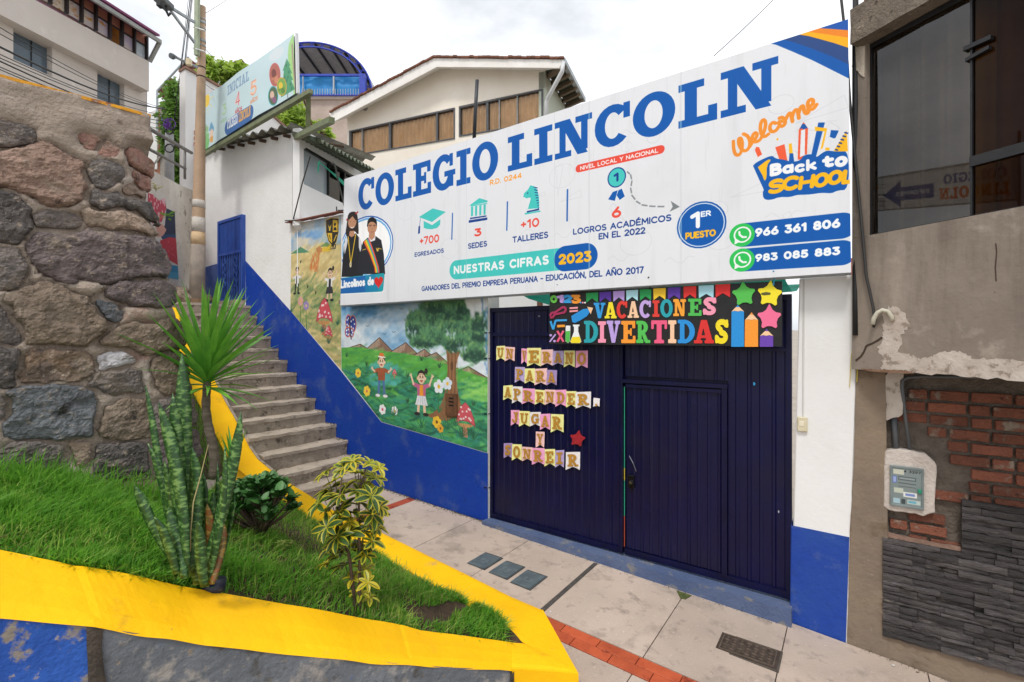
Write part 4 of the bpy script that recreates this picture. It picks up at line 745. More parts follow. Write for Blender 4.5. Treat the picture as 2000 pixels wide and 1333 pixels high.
# tree
tr = smooth([(822, 770), (832, 860), (826, 950), (806, 1040), (770, 1090), (715, 1108), (820, 1140), (860, 1115), (925, 1125), (900, 1060), (884, 1000), (870, 900), (878, 830), (905, 765), (862, 800), (846, 775)], 1)
cv.poly(tr, '8A5E3C'); [cv.line([(835 + k * 9, 800), (833 + k * 9, 950), (822 + k * 10, 1080)], .012, ['5E3C24', 'A87A50'][k % 2], .7) for k in range(6)]
cv.line([(850, 800), (835, 760), (800, 725)], .04, '7A5234'); cv.line([(870, 790), (875, 740), (905, 690)], .05, '7A5234'); cv.line([(905, 690), (935, 680)], .03, '7A5234')
cv.ell(cv.map((852, 860)), .03, .07, '5E3C24', raw=True)
for (x, y, rx, ry), sd in zip([(700, 625, 75, 45), (790, 600, 95, 60), (930, 620, 70, 50), (680, 690, 60, 50), (760, 710, 80, 45), (860, 660, 90, 60), (950, 740, 85, 60), (960, 790, 70, 50), (860, 740, 60, 45), (655, 665, 35, 35), (700, 740, 60, 28), (985, 700, 45, 40), (860, 580, 110, 55), (985, 640, 50, 50), (760, 570, 70, 30), (930, 570, 80, 40)], range(20)):
    bl = [cv.map(p) for p in circ(x, y, rx, ry, n=16)]; cv.poly(bl, '4A7C54', .9, raw=True, soft=.05)
    brush(cv, bl, ['3A6B4C', '5F9A5A', '84B068', '2C5A44', '4C8C62'], 330, .09, .035, .4, 1.4, .6, 20 + sd)
    brush(cv, [cv.map(p) for p in circ(x, y + ry * .5, rx * .8, ry * .45, n=12)], ['163A2E', '1C4436'], 90, .08, .03, .4, 1.4, .6, 40 + sd)
for x, y in [(650, 690), (845, 700), (900, 770)]: brush(cv, [cv.map(p) for p in circ(x, y, 22, 14, n=8)], ['CFE0EA', 'B9D0DE'], 16, .04, .03, 0, 2, .7, 3)
cloud = [cv.map(p) for p in circ(975, 540, 55, 42, n=14)]; brush(cv, cloud, ['F6F9FB', 'EAF2F7'], 220, .09, .05, 0, 2, .7, 66); brush(cv, [cv.map(p) for p in [(1000, 500), (1040, 500), (1040, 900), (1022, 900)]], ['2F6FC0', '4A86CC', 'DCE6F0'], 60, .12, .03, 1.5, .3, .6, 67)
# figures
a = cv.map((500, 1015)); kid(cv, a, cv.map((500, 795))[1] - a[1], 'A3512F', '4E70A8', arms=0, hat='E2702E', shoes='EEF0F2'); a = cv.map((700, 1108)); kid(cv, a, cv.map((700, 872))[1] - a[1], 'C2608C', 'F4F4F6', skirt='E4E8F0', arms=1, pony=True, shoes='1A1818', cap2='F29A2A')
# flowers, mushrooms, butterfly
for (x, y, r_, col, cen, st) in [(383, 895, .075, 'F2CE3A', 'C8703A', (0, -.45)), (427, 985, .085, 'F2CE3A', 'D0785A', (.03, -.4)), (777, 1140, .085, 'F2C22E', '7A4A1E', (.1, -.25)), (795, 1172, .06, 'E8A82A', '7A4A1E', (.1, -.2)), (787, 963, .10, 'EAF1F8', 'F2C22E', (0, -.35)), (830, 948, .09, 'DCE8F4', 'F2C22E', (-.02, -.3)), (505, 1077, .08, 'F2F4F6', 'D84A6A', (.02, -.3)), (565, 1085, .075, 'F2F4F6', 'E8C23A', (-.02, -.25))]:
    flower(cv, cv.map((x, y)), r_, col, cen, 6 if r_ < .09 else 5, st); tuft(cv, (cv.map((x, y))[0], cv.map((x, y))[1] - .38), .2, ['1E6A44', '2E8450'], 7, int(x))
shroom(cv, cv.map((565, 903)), .11, 3); shroom(cv, cv.map((918, 1150)), .36, 4)
for x, y in [(830, 1180), (900, 1215), (960, 1230), (870, 1160), (700, 1170), (560, 1110)]: tuft(cv, cv.map((x, y)), .26, ['174E36', '1F6244', '2E7A4E'], 12, x)
c = cv.map((342, 665))
def butter(cv, c, s):
    for dx, dy, rx, ry, a0 in [(-.05, .1, .09, .15, .4), (.09, .06, .11, .17, -.3), (-.07, -.1, .09, .1, 0), (.05, -.11, .08, .09, 0)]:
        cv.ell((c[0] + dx * s, c[1] + dy * s), rx * s, ry * s, '2A3F9A', raw=True); cv.ell((c[0] + dx * s, c[1] + dy * s), rx * s, ry * s, 'D86A4A', ring=.02 * s, raw=True)
        for k in range(5): a = k * 1.25; cv.ell((c[0] + dx * s + rx * .55 * s * math.cos(a), c[1] + dy * s + ry * .55 * s * math.sin(a)), .022 * s, .022 * s, 'E8ECF6', raw=True, n=8)
    cv.line([(c[0] - .02 * s, c[1] + .2 * s), (c[0] + .04 * s, c[1] - .24 * s)], .035 * s, '16183A', raw=True)
butter(cv, c, .85)
cv.a += (srgb('E4EAE6') - cv.a) * .05; cv.a *= (.97 + .14 * (fbm(X_ * 12, Y_ * 12, 31, 3) - .5))[..., None]
chip = np.clip((fbm(X_ * 5, Y_ * 5, 77, 5) - .66) * 14, 0, 1) * np.clip((Y_ - 3.0) * 5, 0, 1) + np.clip((fbm(X_ * 26, Y_ * 26, 78, 3) - .84) * 20, 0, 1) * .4
cv.a += (srgb('C9BFB2') - cv.a) * chip[..., None]
p2 = [pu(667, 723, .004), pu(745, 824, .004), pu(952, 885, .004), (-4.0, 3.2), (pu(667, 595)[0], 3.2)]
polysheet('painted_mural', M('meadow_mural_paint', 'FFFFFF', .75, img=cv.image('mural_meadow'), bump=.5, bs=18), school_wall, p2, cv, .0045)
# plaster tree house hatch painted on the trunk: a real wooden vent
q = MB(); a = MZ((826, 1105)); b = MZ((882, 1000)); q.fbox(a[0], b[0], a[1], b[1], .03, .006); vt = q.build('wooden_vent', M('carved_brown_wood', '6E4A30', .8, '573823', 9, bump=.8), school_wall)
for k in range(3): z = a[1] + (b[1] - a[1]) * (.45 + .16 * k); MB().fbox(a[0] + .07, b[0] - .06, z, z + .018, .034, .028).build('slot', m_hole, vt)
# --- first mural: sandy valley, crest, two pupils
cv = Canvas(-9.0, -7.1, 1.9, 4.95, 700, 'DCC796'); cv.map = MZ
yy, xx = np.mgrid[0:cv.H, 0:cv.W]; X_, Y_ = cv.x0 + xx * cv.ps, cv.y0 + yy * cv.ps; n1 = fbm(X_ * 2, Y_ * 4, 12, 5)
t = np.clip(n1 * 2.2 - .75, 0, 1); cv.a[:] = srgb('DDD7C8') * (1 - t)[..., None] + srgb('7FB0DC') * t[..., None]
land = [(30, 300), (100, 262), (130, 285), (200, 240), (260, 255), (310, 250), (310, 900), (30, 900)]; cv.poly(land, 'E3CE90'); lp = [cv.map(p) for p in land]
brush(cv, lp, ['EBD88F', 'D9BE7A', 'C9AE72', 'F0E2AE', 'BFB07A'], 900, .3, .05, .15, .35, .5, 4)
brush(cv, [cv.map(p) for p in [(30, 420), (180, 440), (300, 520), (300, 760), (30, 600)]], ['7E9A5A', '5F8A5A', '93A860', '4E7A52'], 420, .28, .05, .25, .4, .55, 5)
brush(cv, [cv.map(p) for p in [(60, 600), (300, 560), (300, 900)]], ['8FA05E', '6E8A54', 'B8A873', 'D2C48C'], 400, .25, .05, -.3, .4, .5, 6)
brush(cv, [cv.map(p) for p in [(170, 290), (190, 290), (180, 390), (130, 390)]], ['E08A3A', 'D9703A', 'C9602E'], 90, .12, .03, 1.1, .4, .7, 7)
cv.poly([(45, 298), (95, 262), (140, 290)], '3F8A6A', .85); cv.poly([(190, 262), (225, 238), (260, 262)], '5A8A4A', .8); cv.poly([(172, 272), (190, 258), (205, 272), (203, 290), (175, 288)], 'C98A52'); 
brush(cv, [cv.map(p) for p in [(60, 200), (180, 190), (170, 220), (60, 215)]], ['6FA4DC', '8AB8E4'], 60, .2, .05, 0, .2, .6, 8)
for x, y, s in [(95, 345, .1), (130, 470, .12), (170, 500, .1)]: tuft(cv, cv.map((x, y)), s, ['3A4A30'], 6, x)
a = cv.map((75, 500)); kid(cv, a, cv.map((75, 358))[1] - a[1], 'F0F0F0', '15161C', arms=0, lean=.05, shoes='15161C', cap2='15161C'); a = cv.map((238, 535)); kid(cv, a, cv.map((238, 363))[1] - a[1], 'F0F0F0', '15161C', skirt='15161C', arms=1, shoes='15161C', lean=.06, cap2='15161C', pony=True)
for x, y, col in [(95, 535, 'E6A8A0'), (123, 557, 'A08AC8')]: flower(cv, cv.map((x, y)), .085, col, 'E8D060', 6, (0, -.5)); tuft(cv, (cv.map((x, y))[0], cv.map((x, y))[1] - .5), .3, ['3F7A5A', '5A9A6A'], 9, x)
tuft(cv, cv.map((48, 590)), .35, ['2F6A4A', '4A8A5A'], 12, 9); shroom(cv, cv.map((213, 635)), .5, 7); shroom(cv, cv.map((235, 712)), .24, 8); tuft(cv, cv.map((205, 690)), .25, ['2A5A48', '3A6A50'], 12, 3); tuft(cv, cv.map((235, 748)), .2, ['2A5A48', '3A6A50'], 10, 4); tuft(cv, cv.map((280, 655)), .18, ['2A5A48', '3A6A50'], 8, 5)
cr_ = [(222, 128), (250, 118), (286, 120), (285, 190), (275, 235), (258, 265), (235, 235), (223, 190)]
cv.poly(cr_, '17171A'); cv.poly([(228, 136), (253, 127), (253, 190), (229, 190)], '2A2620'); cv.poly([(256, 127), (280, 130), (280, 188), (256, 188)], 'E0B52C'); cv.poly([(229, 193), (253, 193), (253, 245), (238, 230)], 'E0B52C'); cv.poly([(256, 192), (280, 192), (272, 228), (257, 250)], '2A2620')
cv.poly([(232, 150), (241, 165), (250, 150), (244, 172), (244, 182), (238, 182), (238, 172)], 'E8C53A'); cv.ell(cv.map((267, 150)), .03, .03, '17171A', raw=True); cv.poly([(259, 180), (262, 165), (273, 164), (276, 180)], '17171A'); cv.line([(240, 205), (244, 222)], .02, '17171A'); cv.line([(262, 232), (274, 204)], .02, 'E8C53A'); cv.line([(222, 128), (250, 118), (286, 120), (285, 190), (275, 235), (258, 265), (235, 235), (223, 190), (222, 128)], .012, 'D8AE2A')
a, b = cv.map((230, 280)), cv.map((273, 272)); text(cv, 'LINCOLN', a[0], a[1], b[0], .085, '17171A', slab=True, y1=b[1]); brush(cv, [cv.map(p) for p in [(205, 272), (232, 268), (232, 285), (208, 286)]], ['E8C02E'], 12, .1, .05, 0, .3, .8, 3)
stn = np.clip((Y_ - 4.55) * 3, 0, 1) * np.clip(fbm(X_ * 7, Y_ * 1.2, 44, 4) * 1.8 - .55, 0, 1); cv.a += (srgb('B9A792') - cv.a) * (stn * .8)[..., None]; cv.a *= (.93 + .12 * (fbm(X_ * 12, Y_ * 12, 31, 3) - .5))[..., None]
p1 = [pu(567, 607, .004), pu(666, 722, .004), (pu(666, 600)[0], 4.79), (-8.86, 4.84)]
polysheet('painted_mural', M('valley_mural_paint', 'FFFFFF', .8, img=cv.image('mural_valley'), bump=.5, bs=18), school_wall, p1, cv, .0045)
# ================================================================ hanging board VACACIONES DIVERTIDAS
BW = .14
Z = lambda p: pu(930 + p[0] * .335, 530 + p[1] * .335, BW)
board = thing('holiday_board', 'black board with colourful letters VACACIONES DIVERTIDAS hung over the gate', 'sign board', FU(-2.2, 2.55, BW))
bc = [Z((424, 425)), Z((1783, 440)), Z((1783, 58)), Z((430, 128))]
q = MB(); q.prism([FU(*p, BW) for p in bc], NF * .03); q.build('board_panel', M('black_painted_board', '0C0C0E', .55, '18181B', 8, bump=.2, spots=[('4A4844', 19, .74, .77)]), board)
PC = {}
def pm(h):
    if h not in PC: PC[h] = M('craft_foam_' + h.lower(), h, .65, None, bump=.25, bs=60)
    return PC[h]
def raised(name, F, x0, y0, d, Tm, mat, parent, N=-NF, thick=.006, label=None):
    V, fc, sg = msq(F, x0, y0, d); mb = MB(); flat_solid(mb, V, fc, sg, Tm, thick, N)
    o = mb.build(name, mat, parent, fix=False)
    b = bmesh.new(); b.from_mesh(o.data); bmesh.ops.dissolve_limit(b, angle_limit=.02, verts=b.verts, edges=b.edges); bmesh.ops.recalc_face_normals(b, faces=b.faces); b.to_mesh(o.data); b.free()
    if label: o['label'] = label
    return o
def poly_piece(name, pts, mat, parent, w, f=Z, thick=.006):
    q = MB(); q.prism([FU(*f(p), w) for p in pts], -NF * thick); return q.build(name, mat, parent)
def zletter(ch, bx, col, w=BW + .001, slab=True, f=Z, parent=board, name='letter', wt=.2):
    x0, x1, y0, y1 = bx; F, gx, gy, d, wd = glyph_field(ch, slab, 30, wt)
    def Tm(v):
        s = v[0] / wd if wd > .1 else .5 + v[0]; t = v[1]; px = x0 + s * (x1 - x0); py = y1 - t * (y1 - y0); a = f((px, py)); return FU(a[0], a[1], w)
    return raised(name, F, gx, gy, d, Tm, pm(col), parent)
VAC = [('V', 687, 755, 185, 275, '2F9BE0'), ('A', 750, 820, 180, 276, 'F5E12A'), ('C', 820, 882, 176, 274, 'E0392E'), ('A', 884, 950, 175, 273, 'F6CBA6'), ('C', 953, 1020, 172, 271, 'C3A6E6'), ('I', 1029, 1070, 170, 268, 'DE3A30'), ('O', 1075, 1147, 166, 267, '1FA3B0'), ('N', 1150, 1224, 164, 263, 'F7A531'), ('E', 1237, 1315, 161, 261, '4CBB52'), ('S', 1320, 1404, 152, 257, 'F59BB6')]
DIV = [('D', 630, 712, 290, 418, '22A2AE'), ('I', 712, 758, 292, 418, 'F79BB8'), ('V', 762, 842, 290, 418, 'BFA4E8'), ('E', 847, 930, 290, 420, 'F79A2C'), ('R', 934, 1014, 290, 420, '52C254'), ('T', 1022, 1114, 288, 421, 'EE5C86'), ('I', 1120, 1168, 286, 421, 'F7CBA8'), ('D', 1176, 1276, 284, 421, '1E90DC'), ('A', 1270, 1388, 284, 422, 'DA2C2A'), ('S', 1390, 1474, 280, 424, 'F3DD1E')]
for l in VAC + DIV: zletter(l[0], l[1:5], l[5])
for ch, x0, x1, y0, y1, c in [('0', 440, 468, 140, 186, '6CCB4E'), ('1', 480, 505, 138, 186, 'C7A6EC'), ('2', 516, 552, 138, 186, '34A3E6'), ('3', 562, 602, 138, 190, 'F59A2E')]: zletter(ch, (x0, x1, y0, y1), c, slab=False, wt=.3, name='numeral')
for k, c in enumerate(['34A3E6', 'F2A0B8', 'F5F5F5']): poly_piece('dot', circ(610 + k * 13, 184, 5, n=8), pm(c), board, BW + .001)
fl = [(642, 712, '219A52'), (720, 788, '5A34A6'), (800, 866, 'B79ADF'), (876, 945, 'AEE0EC'), (955, 1022, '219A52'), (1034, 1106, 'F2C62C'), (1118, 1192, '5A34A6'), (1210, 1284, 'DE2F2C'), (1298, 1386, 'AADDEC'), (1396, 1482, 'DC2A2A')]
for k, (a, b, c) in enumerate(fl):
    y0 = 128 - (a - 642) * .066; y1 = y0 + 52 + k * 2.2; poly_piece('bunting_flag', [(a, y0), (b, y0 - 4), (b - 2, y1 + 2), ((a + b) / 2, y1 - 22), (a + 2, y1 + 4)], pm(c), board, BW + .001)
def star(cx, cy, r, rot=0): return smooth([(cx + (r if k % 2 == 0 else r * .52) * math.cos(R(rot + k * 36)), cy + (r if k % 2 == 0 else r * .52) * math.sin(R(rot + k * 36))) for k in range(11)], 1)[:-1]
for cx, cy, r_, c, ro in [(1562, 136, 80, '52BE4E', -95), (1712, 136, 84, 'F6E42A', -85), (1710, 272, 82, 'F2709A', -90)]: poly_piece('star', star(cx, cy, r_, ro), pm(c), board, BW + .001, thick=.009)
sm = poly_piece('smudge', [(1662, 128), (1690, 122), (1718, 126), (1716, 138), (1680, 142), (1664, 138)], pm('5A5A2A'), board, BW + .0101, thick=.001)
for x0, x1, yt, ys, c in [(1490, 1562, 196, 236, '1E90DC'), (1568, 1644, 240, 286, 'F79A2C'), (1656, 1732, 336, 378, '6A3FB0')]:
    yb = 441; poly_piece('pencil_body', [(x0, ys), (x0 + 18, ys - 4), (x0 + 36, ys), (x0 + 54, ys - 4), (x1, ys), (x1, yb), (x0 - 2, yb)], pm(c), board, BW + .0012)
    poly_piece('pencil_wood', [(x0, ys - .5), ((x0 + x1) / 2 - 10, yt + 14), ((x0 + x1) / 2 + 10, yt + 14), (x1, ys - .5), (x0 + 54, ys - 5), (x0 + 36, ys - 1), (x0 + 18, ys - 5)], pm('F6CBA0'), board, BW + .001); poly_piece('pencil_tip', [((x0 + x1) / 2 - 10, yt + 13.5), ((x0 + x1) / 2, yt), ((x0 + x1) / 2 + 10, yt + 13.5)], pm(c), board, BW + .001)
poly_piece('blue_pencil', smooth([(556, 262), (648, 208), (668, 250), (580, 304), (562, 296)], 1), pm('1E90DC'), board, BW + .001); poly_piece('pencil_wood', [(649, 208), (682, 214), (669, 251)], pm('F6CBA0'), board, BW + .001)
q = MB(); zl = lambda pts, wd: [q.prism([FU(*Z((a[0] - (b[1] - a[1]) / math.hypot(b[0] - a[0], b[1] - a[1]) * wd / 2, a[1] + (b[0] - a[0]) / math.hypot(b[0] - a[0], b[1] - a[1]) * wd / 2)), BW + .001), FU(*Z((a[0] + (b[1] - a[1]) / math.hypot(b[0] - a[0], b[1] - a[1]) * wd / 2, a[1] - (b[0] - a[0]) / math.hypot(b[0] - a[0], b[1] - a[1]) * wd / 2)), BW + .001), FU(*Z((b[0] + (b[1] - a[1]) / math.hypot(b[0] - a[0], b[1] - a[1]) * wd / 2, b[1] - (b[0] - a[0]) / math.hypot(b[0] - a[0], b[1] - a[1]) * wd / 2)), BW + .001), FU(*Z((b[0] - (b[1] - a[1]) / math.hypot(b[0] - a[0], b[1] - a[1]) * wd / 2, b[1] + (b[0] - a[0]) / math.hypot(b[0] - a[0], b[1] - a[1]) * wd / 2)), BW + .001)], -NF * (.004 + .0007 * i)) for i, (a, b) in enumerate(zip(pts[:-1], pts[1:]))]
def stroke(name, pts, wd, c):
    global q
    q = MB(); zl(pts, wd); return q.build(name, pm(c), board)
stroke('infinity_sign', [(432, 262), (440, 244), (462, 240), (488, 222), (510, 208), (526, 220), (518, 240), (492, 246), (462, 252), (446, 272), (434, 268)], 12, 'A82A5A')
for y in (212, 230): poly_piece('equals_bar', [(546, y), (594, y - 4), (594, y + 6), (546, y + 10)], pm('F2A0A8'), board, BW + .001)
stroke('root_sign', [(434, 292), (450, 340), (464, 288), (530, 286)], 11, '34A3E6'); poly_piece('minus_bar', [(474, 314), (518, 312), (518, 326), (474, 328)], pm('F5A02E'), board, BW + .001)
stroke('percent_sign', [(430, 412), (464, 368)], 8, 'C7A6EC'); stroke('multiply_sign', [(474, 348), (510, 412)], 11, 'EE5C86'); stroke('multiply_sign', [(510, 348), (474, 412)], 11.4, 'EE5C86')
for c in ((436, 374), (458, 408)): poly_piece('percent_dot', circ(c[0], c[1], 7, n=10), pm('C7A6EC'), board, BW + .001)
poly_piece('test_tube', [(524, 318), (550, 318), (548, 410), (536, 420), (522, 408)], pm('EDF2F4'), board, BW + .001); poly_piece('tube_liquid', [(524, 350), (549, 348), (548, 408), (536, 418), (523, 406)], pm('52BE4E'), board, BW + .0072, thick=.002)
poly_piece('flask', [(566, 312), (604, 312), (602, 322), (596, 322), (596, 352), (614, 412), (606, 420), (558, 420), (550, 412), (572, 352), (572, 322), (566, 322)], pm('EDF2F4'), board, BW + .001); poly_piece('flask_liquid', [(562, 384), (605, 382), (613, 411), (605, 419), (559, 419), (552, 411)], pm('F3DD1E'), board, BW + .0072, thick=.002)
# cord ties that hold the board to the billboard
m_bluecord = M('blue_cord', '2E9AC8', .6)
for x, y, c in ((487, 118, m_black), (1734, 52, m_bluecord), (1015, 80, m_black)):
    a = Z((x, y)); solo(MB().tube([FU(a[0], a[1] - .05, BW + .01), FU(a[0] + .01, a[1] + .02, BW + .03), FU(a[0] - .01, a[1] + .06, SW + .0), FU(a[0] + .012, a[1] + .075, SW + .012)], .007, 5), 'tie_cord', c, {487: 'dark cord tying the left corner of the black board to the billboard', 1734: 'blue cord tying the right corner of the black board to the billboard', 1015: 'dark cord tying the black board near its middle'}[x], 'cord', 'cords tying the board')
# ================================================================ paper pennants on the gate
PWO = GW + .022
P = lambda p: pu(930 + p[0] * .335, 530 + p[1] * .335, PWO)
cols = {'y': ('yellow', 'F0EFA0'), 'p': ('pink', 'F2A9D2'), 'w': ('white', 'ECE8EA'), 'l': ('lilac', 'B9A8D8'), 'v': ('purple', 'A890C4'), 'k': ('pale pink', 'F4C9C8')}
rows = [('top', 'U120-170,437-520y N170-227,440-525k V266-300,450-540p E300-380,448-555y R380-450,458-552k A448-512,465-550l N513-578,463-560y O583-653,465-565p'), ('second', 'P228-285,558-650l A285-345,568-655y R342-415,570-665k A412-473,575-665v'),
 ('third', 'A160-215,668-752y P213-272,672-770w R268-345,683-775p E345-402,690-778y N402-465,690-780k D465-527,693-790p E527-585,700-795y R583-672,705-800w ,685-722,738-790w'), ('fourth', 'J205-255,810-900p U253-315,815-905y G315-378,822-905w A375-435,833-925p R437-512,833-940y'), ('fifth', 'Y350-400,935-1028k'), ('bottom', 'S163-212,1003-1090v O212-268,1008-1103y N268-330,1023-1108k R328-402,1030-1128p E400-462,1038-1138y I463-515,1045-1145l R525-608,1055-1158w')]
pr_ = random.Random(4); m_gold = M('gold_glitter_letter', 'B8822A', .45, 'D9A545', 60, bump=.5, bs=150, metal=.3)
ordn = ['first', 'second', 'third', 'fourth', 'fifth', 'sixth', 'seventh', 'eighth', 'ninth']
for rname, row in rows:
    its = row.split(' ')
    for k, it in enumerate(its):
        ch = it[0]; c = it[-1]; xa, ya = it[1:-1].split(','); 
        x0, x1 = map(float, xa.split('-')); y0, y1 = map(float, ya.split('-')); cn, chx = cols[c]
        w_ = PWO + (.002 if k % 2 else .0); tl = pr_.uniform(-4, 5); cut = y1 - (y1 - y0) * .17
        lbl = f'{cn} paper pennant with gold {"comma" if ch == "," else "letter " + ch}, {ordn[k]} in the {rname} row on the gate'
        if len(its) == 1: lbl = f'{cn} paper pennant with gold letter {ch}, alone in the {rname} row on the gate'
        c0 = P(((x0 + x1) / 2, y1)); t = thing('paper_pennant', lbl, 'pennant', FU(c0[0], c0[1], w_), 'letter pennants stuck to the gate')
        q = MB(); n = 4; grid = []
        for j in range(n + 1):
            for i in range(n + 1):
                s, tt = i / n, j / n; bot = cut + (y1 - cut) * abs(2 * s - 1); yy_ = y0 + tl * s + (bot - y0 - tl * s) * tt; p = P((x0 + (x1 - x0) * s + (2 * tt - 1) * pr_.uniform(-1, 1), yy_)); grid.append(FU(p[0], p[1], w_ + .004 + .010 * (abs(2 * s - 1) ** 2) * tt * pr_.uniform(.3, 1) + pr_.uniform(0, .003)))
        q.add(grid, [(j * (n + 1) + i, j * (n + 1) + i + 1, (j + 1) * (n + 1) + i + 1, (j + 1) * (n + 1) + i) for j in range(n) for i in range(n)]); q.build('paper', M('pennant_paper_' + cn.replace(' ', '_'), chx, .5, None, bump=.5, bs=35, spots=[('F6F3E6', 12, .62, .74)]), t, smooth=True, fix=False)
        F, gx, gy, d, wd = glyph_field(ch, True, 26); m = .13 if ch != ',' else .3; X0, X1, Y0, Y1 = x0 + (x1 - x0) * m, x1 - (x1 - x0) * m, y0 + (y1 - y0) * .12, cut - (y1 - y0) * .03
        def Tm(v): a = P((X0 + v[0] / wd * (X1 - X0), Y1 - v[1] * (Y1 - Y0) + tl * (v[0] / wd))); return FU(a[0], a[1], w_ + .0145)
        raised('letter', F, gx, gy, d, Tm, m_gold, t, thick=.0015)
q = MB(); q.prism([FU(*P(p), PWO + .002) for p in star(593, 978, 52, -80)], -NF * .012); solo(q, 'felt_star', M('red_felt', 'B0202A', .9, '8E1620', 30, bump=.6, bs=120), 'red felt star stuck on the gate beside the lone letter Y', 'star')
# ================================================================ the grey house on the right
RO = Vector((2.87, 4.15, 0)); RD = Vector((.37, -.93, 0)).normalized(); RN = Vector((-.93, -.37, 0)).normalized()
def RP(s, z, w=0.): return RO + RD * s + RN * w + Vector((0, 0, z))
def rs(x, y, w=0.):
    p = onp(x, y, RN, RO + RN * w); return ((p - RO).dot(RD), p.z)
def rprism(mb, pts, w0, w1, mi=0): return mb.prism([RP(s, z, w0) for s, z in pts], RN * (w1 - w0), mi)
m_cem = M('bare_cement_render', '94887C', .9, '82766C', 1.4, (.3, .7), bump=.5, bs=14, spots=[('ABA094', 3.5, .58, .74), ('6A5F56', 2.2, .62, .78), ('4F4740', 13, .68, .78), ('675C52', 1.6, .50, .72, (1.6, 1.6, .22)), ('A89C90', 2.2, .60, .8, (1.4, 1.4, .3))])
m_cemlow = M('stained_cement', '8D7C69', .9, '7A6D60', 2.4, (.3, .7), bump=.9, bs=16, spots=[('6B5A48', 4, .56, .70), ('A39685', 9, .66, .74)])
m_paintpatch = M('flaking_white_paint', 'CCC2B8', .85, 'B0A296', 6, (.35, .7), bump=.6, bs=26, spots=[('94877B', 12, .56, .62), ('94887C', 5, .62, .66)])
house = thing('grey_house', 'unfinished grey cement house with dark window at the right edge', 'house', FU(.3, 0, -.1))
zb = 2.36; zs = 3.475; zt = 5.05; sr = 2.6
sl = rs(1664, 400)[0]; sg = rs(1692, 300)[0]
q = MB(); rprism(q, [(sl, zb), (sr, zb), (sr, zs), (sl, zs)], 0, -.22); q.build('upper_wall', m_cem, house)
q = MB(); rprism(q, [(sl + .0, zs + .002), (sg, zs + .002), (sg, zt + .1), (sl, zt + .1)], -.001, -.22); q.build('wall_pier', m_cem, house)
m_rc = M('honeycombed_concrete', '8A7E70', .95, '6F6458', 6, (.3, .7), bump=2.4, bs=38, spots=[('4E453C', 14, .58, .66), ('B0A596', 19, .64, .7)])
bl_, bt_ = rs(1664, 86, .1), rs(1668, 31, .1)
q = MB(); rprism(q, [(bl_[0] - .01, bl_[1]), (sr, bl_[1] + .02), (sr, bl_[1] + .36), (bl_[0] - .01, bl_[1] + .29)], -.2, .1); o = q.build('lintel_beam', m_rc, house); rough(o, .006, 9, 12)
m_hb = M('red_hollow_brick', 'A0492C', .85, '873A22', 8, bump=1, bs=30, rand=.2)
for k in range(7):
    a = bl_[0] + .05 + k * .34; q = MB(); rprism(q, [(a, bl_[1] + .33), (a + .3, bl_[1] + .36), (a + .3, bl_[1] + .62), (a, bl_[1] + .62)], -.15, .02); q.build('brick', m_hb, house, bevel=.008)
q = MB(); rprism(q, [(bl_[0] + .02, bl_[1] + .3), (sr, bl_[1] + .3), (sr, 7.2), (bl_[0] + .02, 7.2)], -.2, -.02); q.build('upper_brickwork', m_hb, house)
# soffit under the projecting floor
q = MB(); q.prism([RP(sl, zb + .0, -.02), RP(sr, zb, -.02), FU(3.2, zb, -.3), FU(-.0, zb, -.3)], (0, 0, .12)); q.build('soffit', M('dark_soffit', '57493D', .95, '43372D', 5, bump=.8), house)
# white paint left from an older coat, cracked lip, chipped white corner
ZB = lambda p: rs(1640 + p[0] * .2101, 480 + p[1] * .2101)
def ragged(pts, a, seed=1, n=4):
    r_ = random.Random(seed); out = []
    for (x0, y0), (x1, y1) in zip(pts, pts[1:] + pts[:1]):
        for k in range(n): t = k / n; out.append((x0 + (x1 - x0) * t + r_.uniform(-a, a), y0 + (y1 - y0) * t + r_.uniform(-a, a)))
    return out
pp = [(400, 640), (450, 570), (550, 580), (610, 640), (655, 750), (570, 830), (575, 930), (540, 990), (640, 1015), (740, 1050), (850, 1040), (950, 990), (1120, 985), (1210, 1035), (1420, 1060), (1800, 1070), (1800, 1262), (1200, 1224), (700, 1185), (600, 1160), (390, 1150), (400, 1040), (350, 950), (400, 870), (410, 780)]
q = MB(); rprism(q, [ZB(p) for p in ragged(pp, 14, 3, 7)], .001, .003); q.build('paint_patch', m_paintpatch, house)
q = MB(); rprism(q, [ZB(p) for p in ragged([(215, 1140), (330, 1150), (480, 1158), (620, 1160), (700, 1190), (480, 1180), (300, 1166), (215, 1150)], 4, 5, 3)], .0065, .02); q.build('chipped_lip', M('broken_plaster_edge', '93745E', .95, '7A5C48', 10, bump=1), house)
for pts, wd in (([(150, 1072), (200, 1030), (228, 985), (250, 932), (300, 912), (360, 880), (412, 840)], .016), ([(1452, -20), (1460, 60), (1448, 200), (1455, 330)], .006)):
    q = MB(); c = [ZB(p) for p in pts]
    for a, b in zip(c[:-1], c[1:]): d = Vector((b[0] - a[0], b[1] - a[1])).normalized() * wd / 2; q.prism([RP(a[0] - d.y, a[1] + d.x, .001), RP(a[0] + d.y, a[1] - d.x, .001), RP(b[0] + d.y, b[1] - d.x, .001), RP(b[0] - d.y, b[1] + d.x, .001)], RN * .0012)
    q.build('crack', M('dark_crack', '43362B', 1), house)
q = MB(); rprism(q, [rs(x, y) for x, y in ragged([(1667, 93), (1689, 90), (1690, 140), (1688, 152), (1676, 141), (1664, 132), (1668, 110)], 1.2, 4, 3)], .001, .008); q.build('chipped_white_plaster', M('chipped_plaster', 'D3C7B6', .9, 'BFB19E', 9, bump=.8), house)
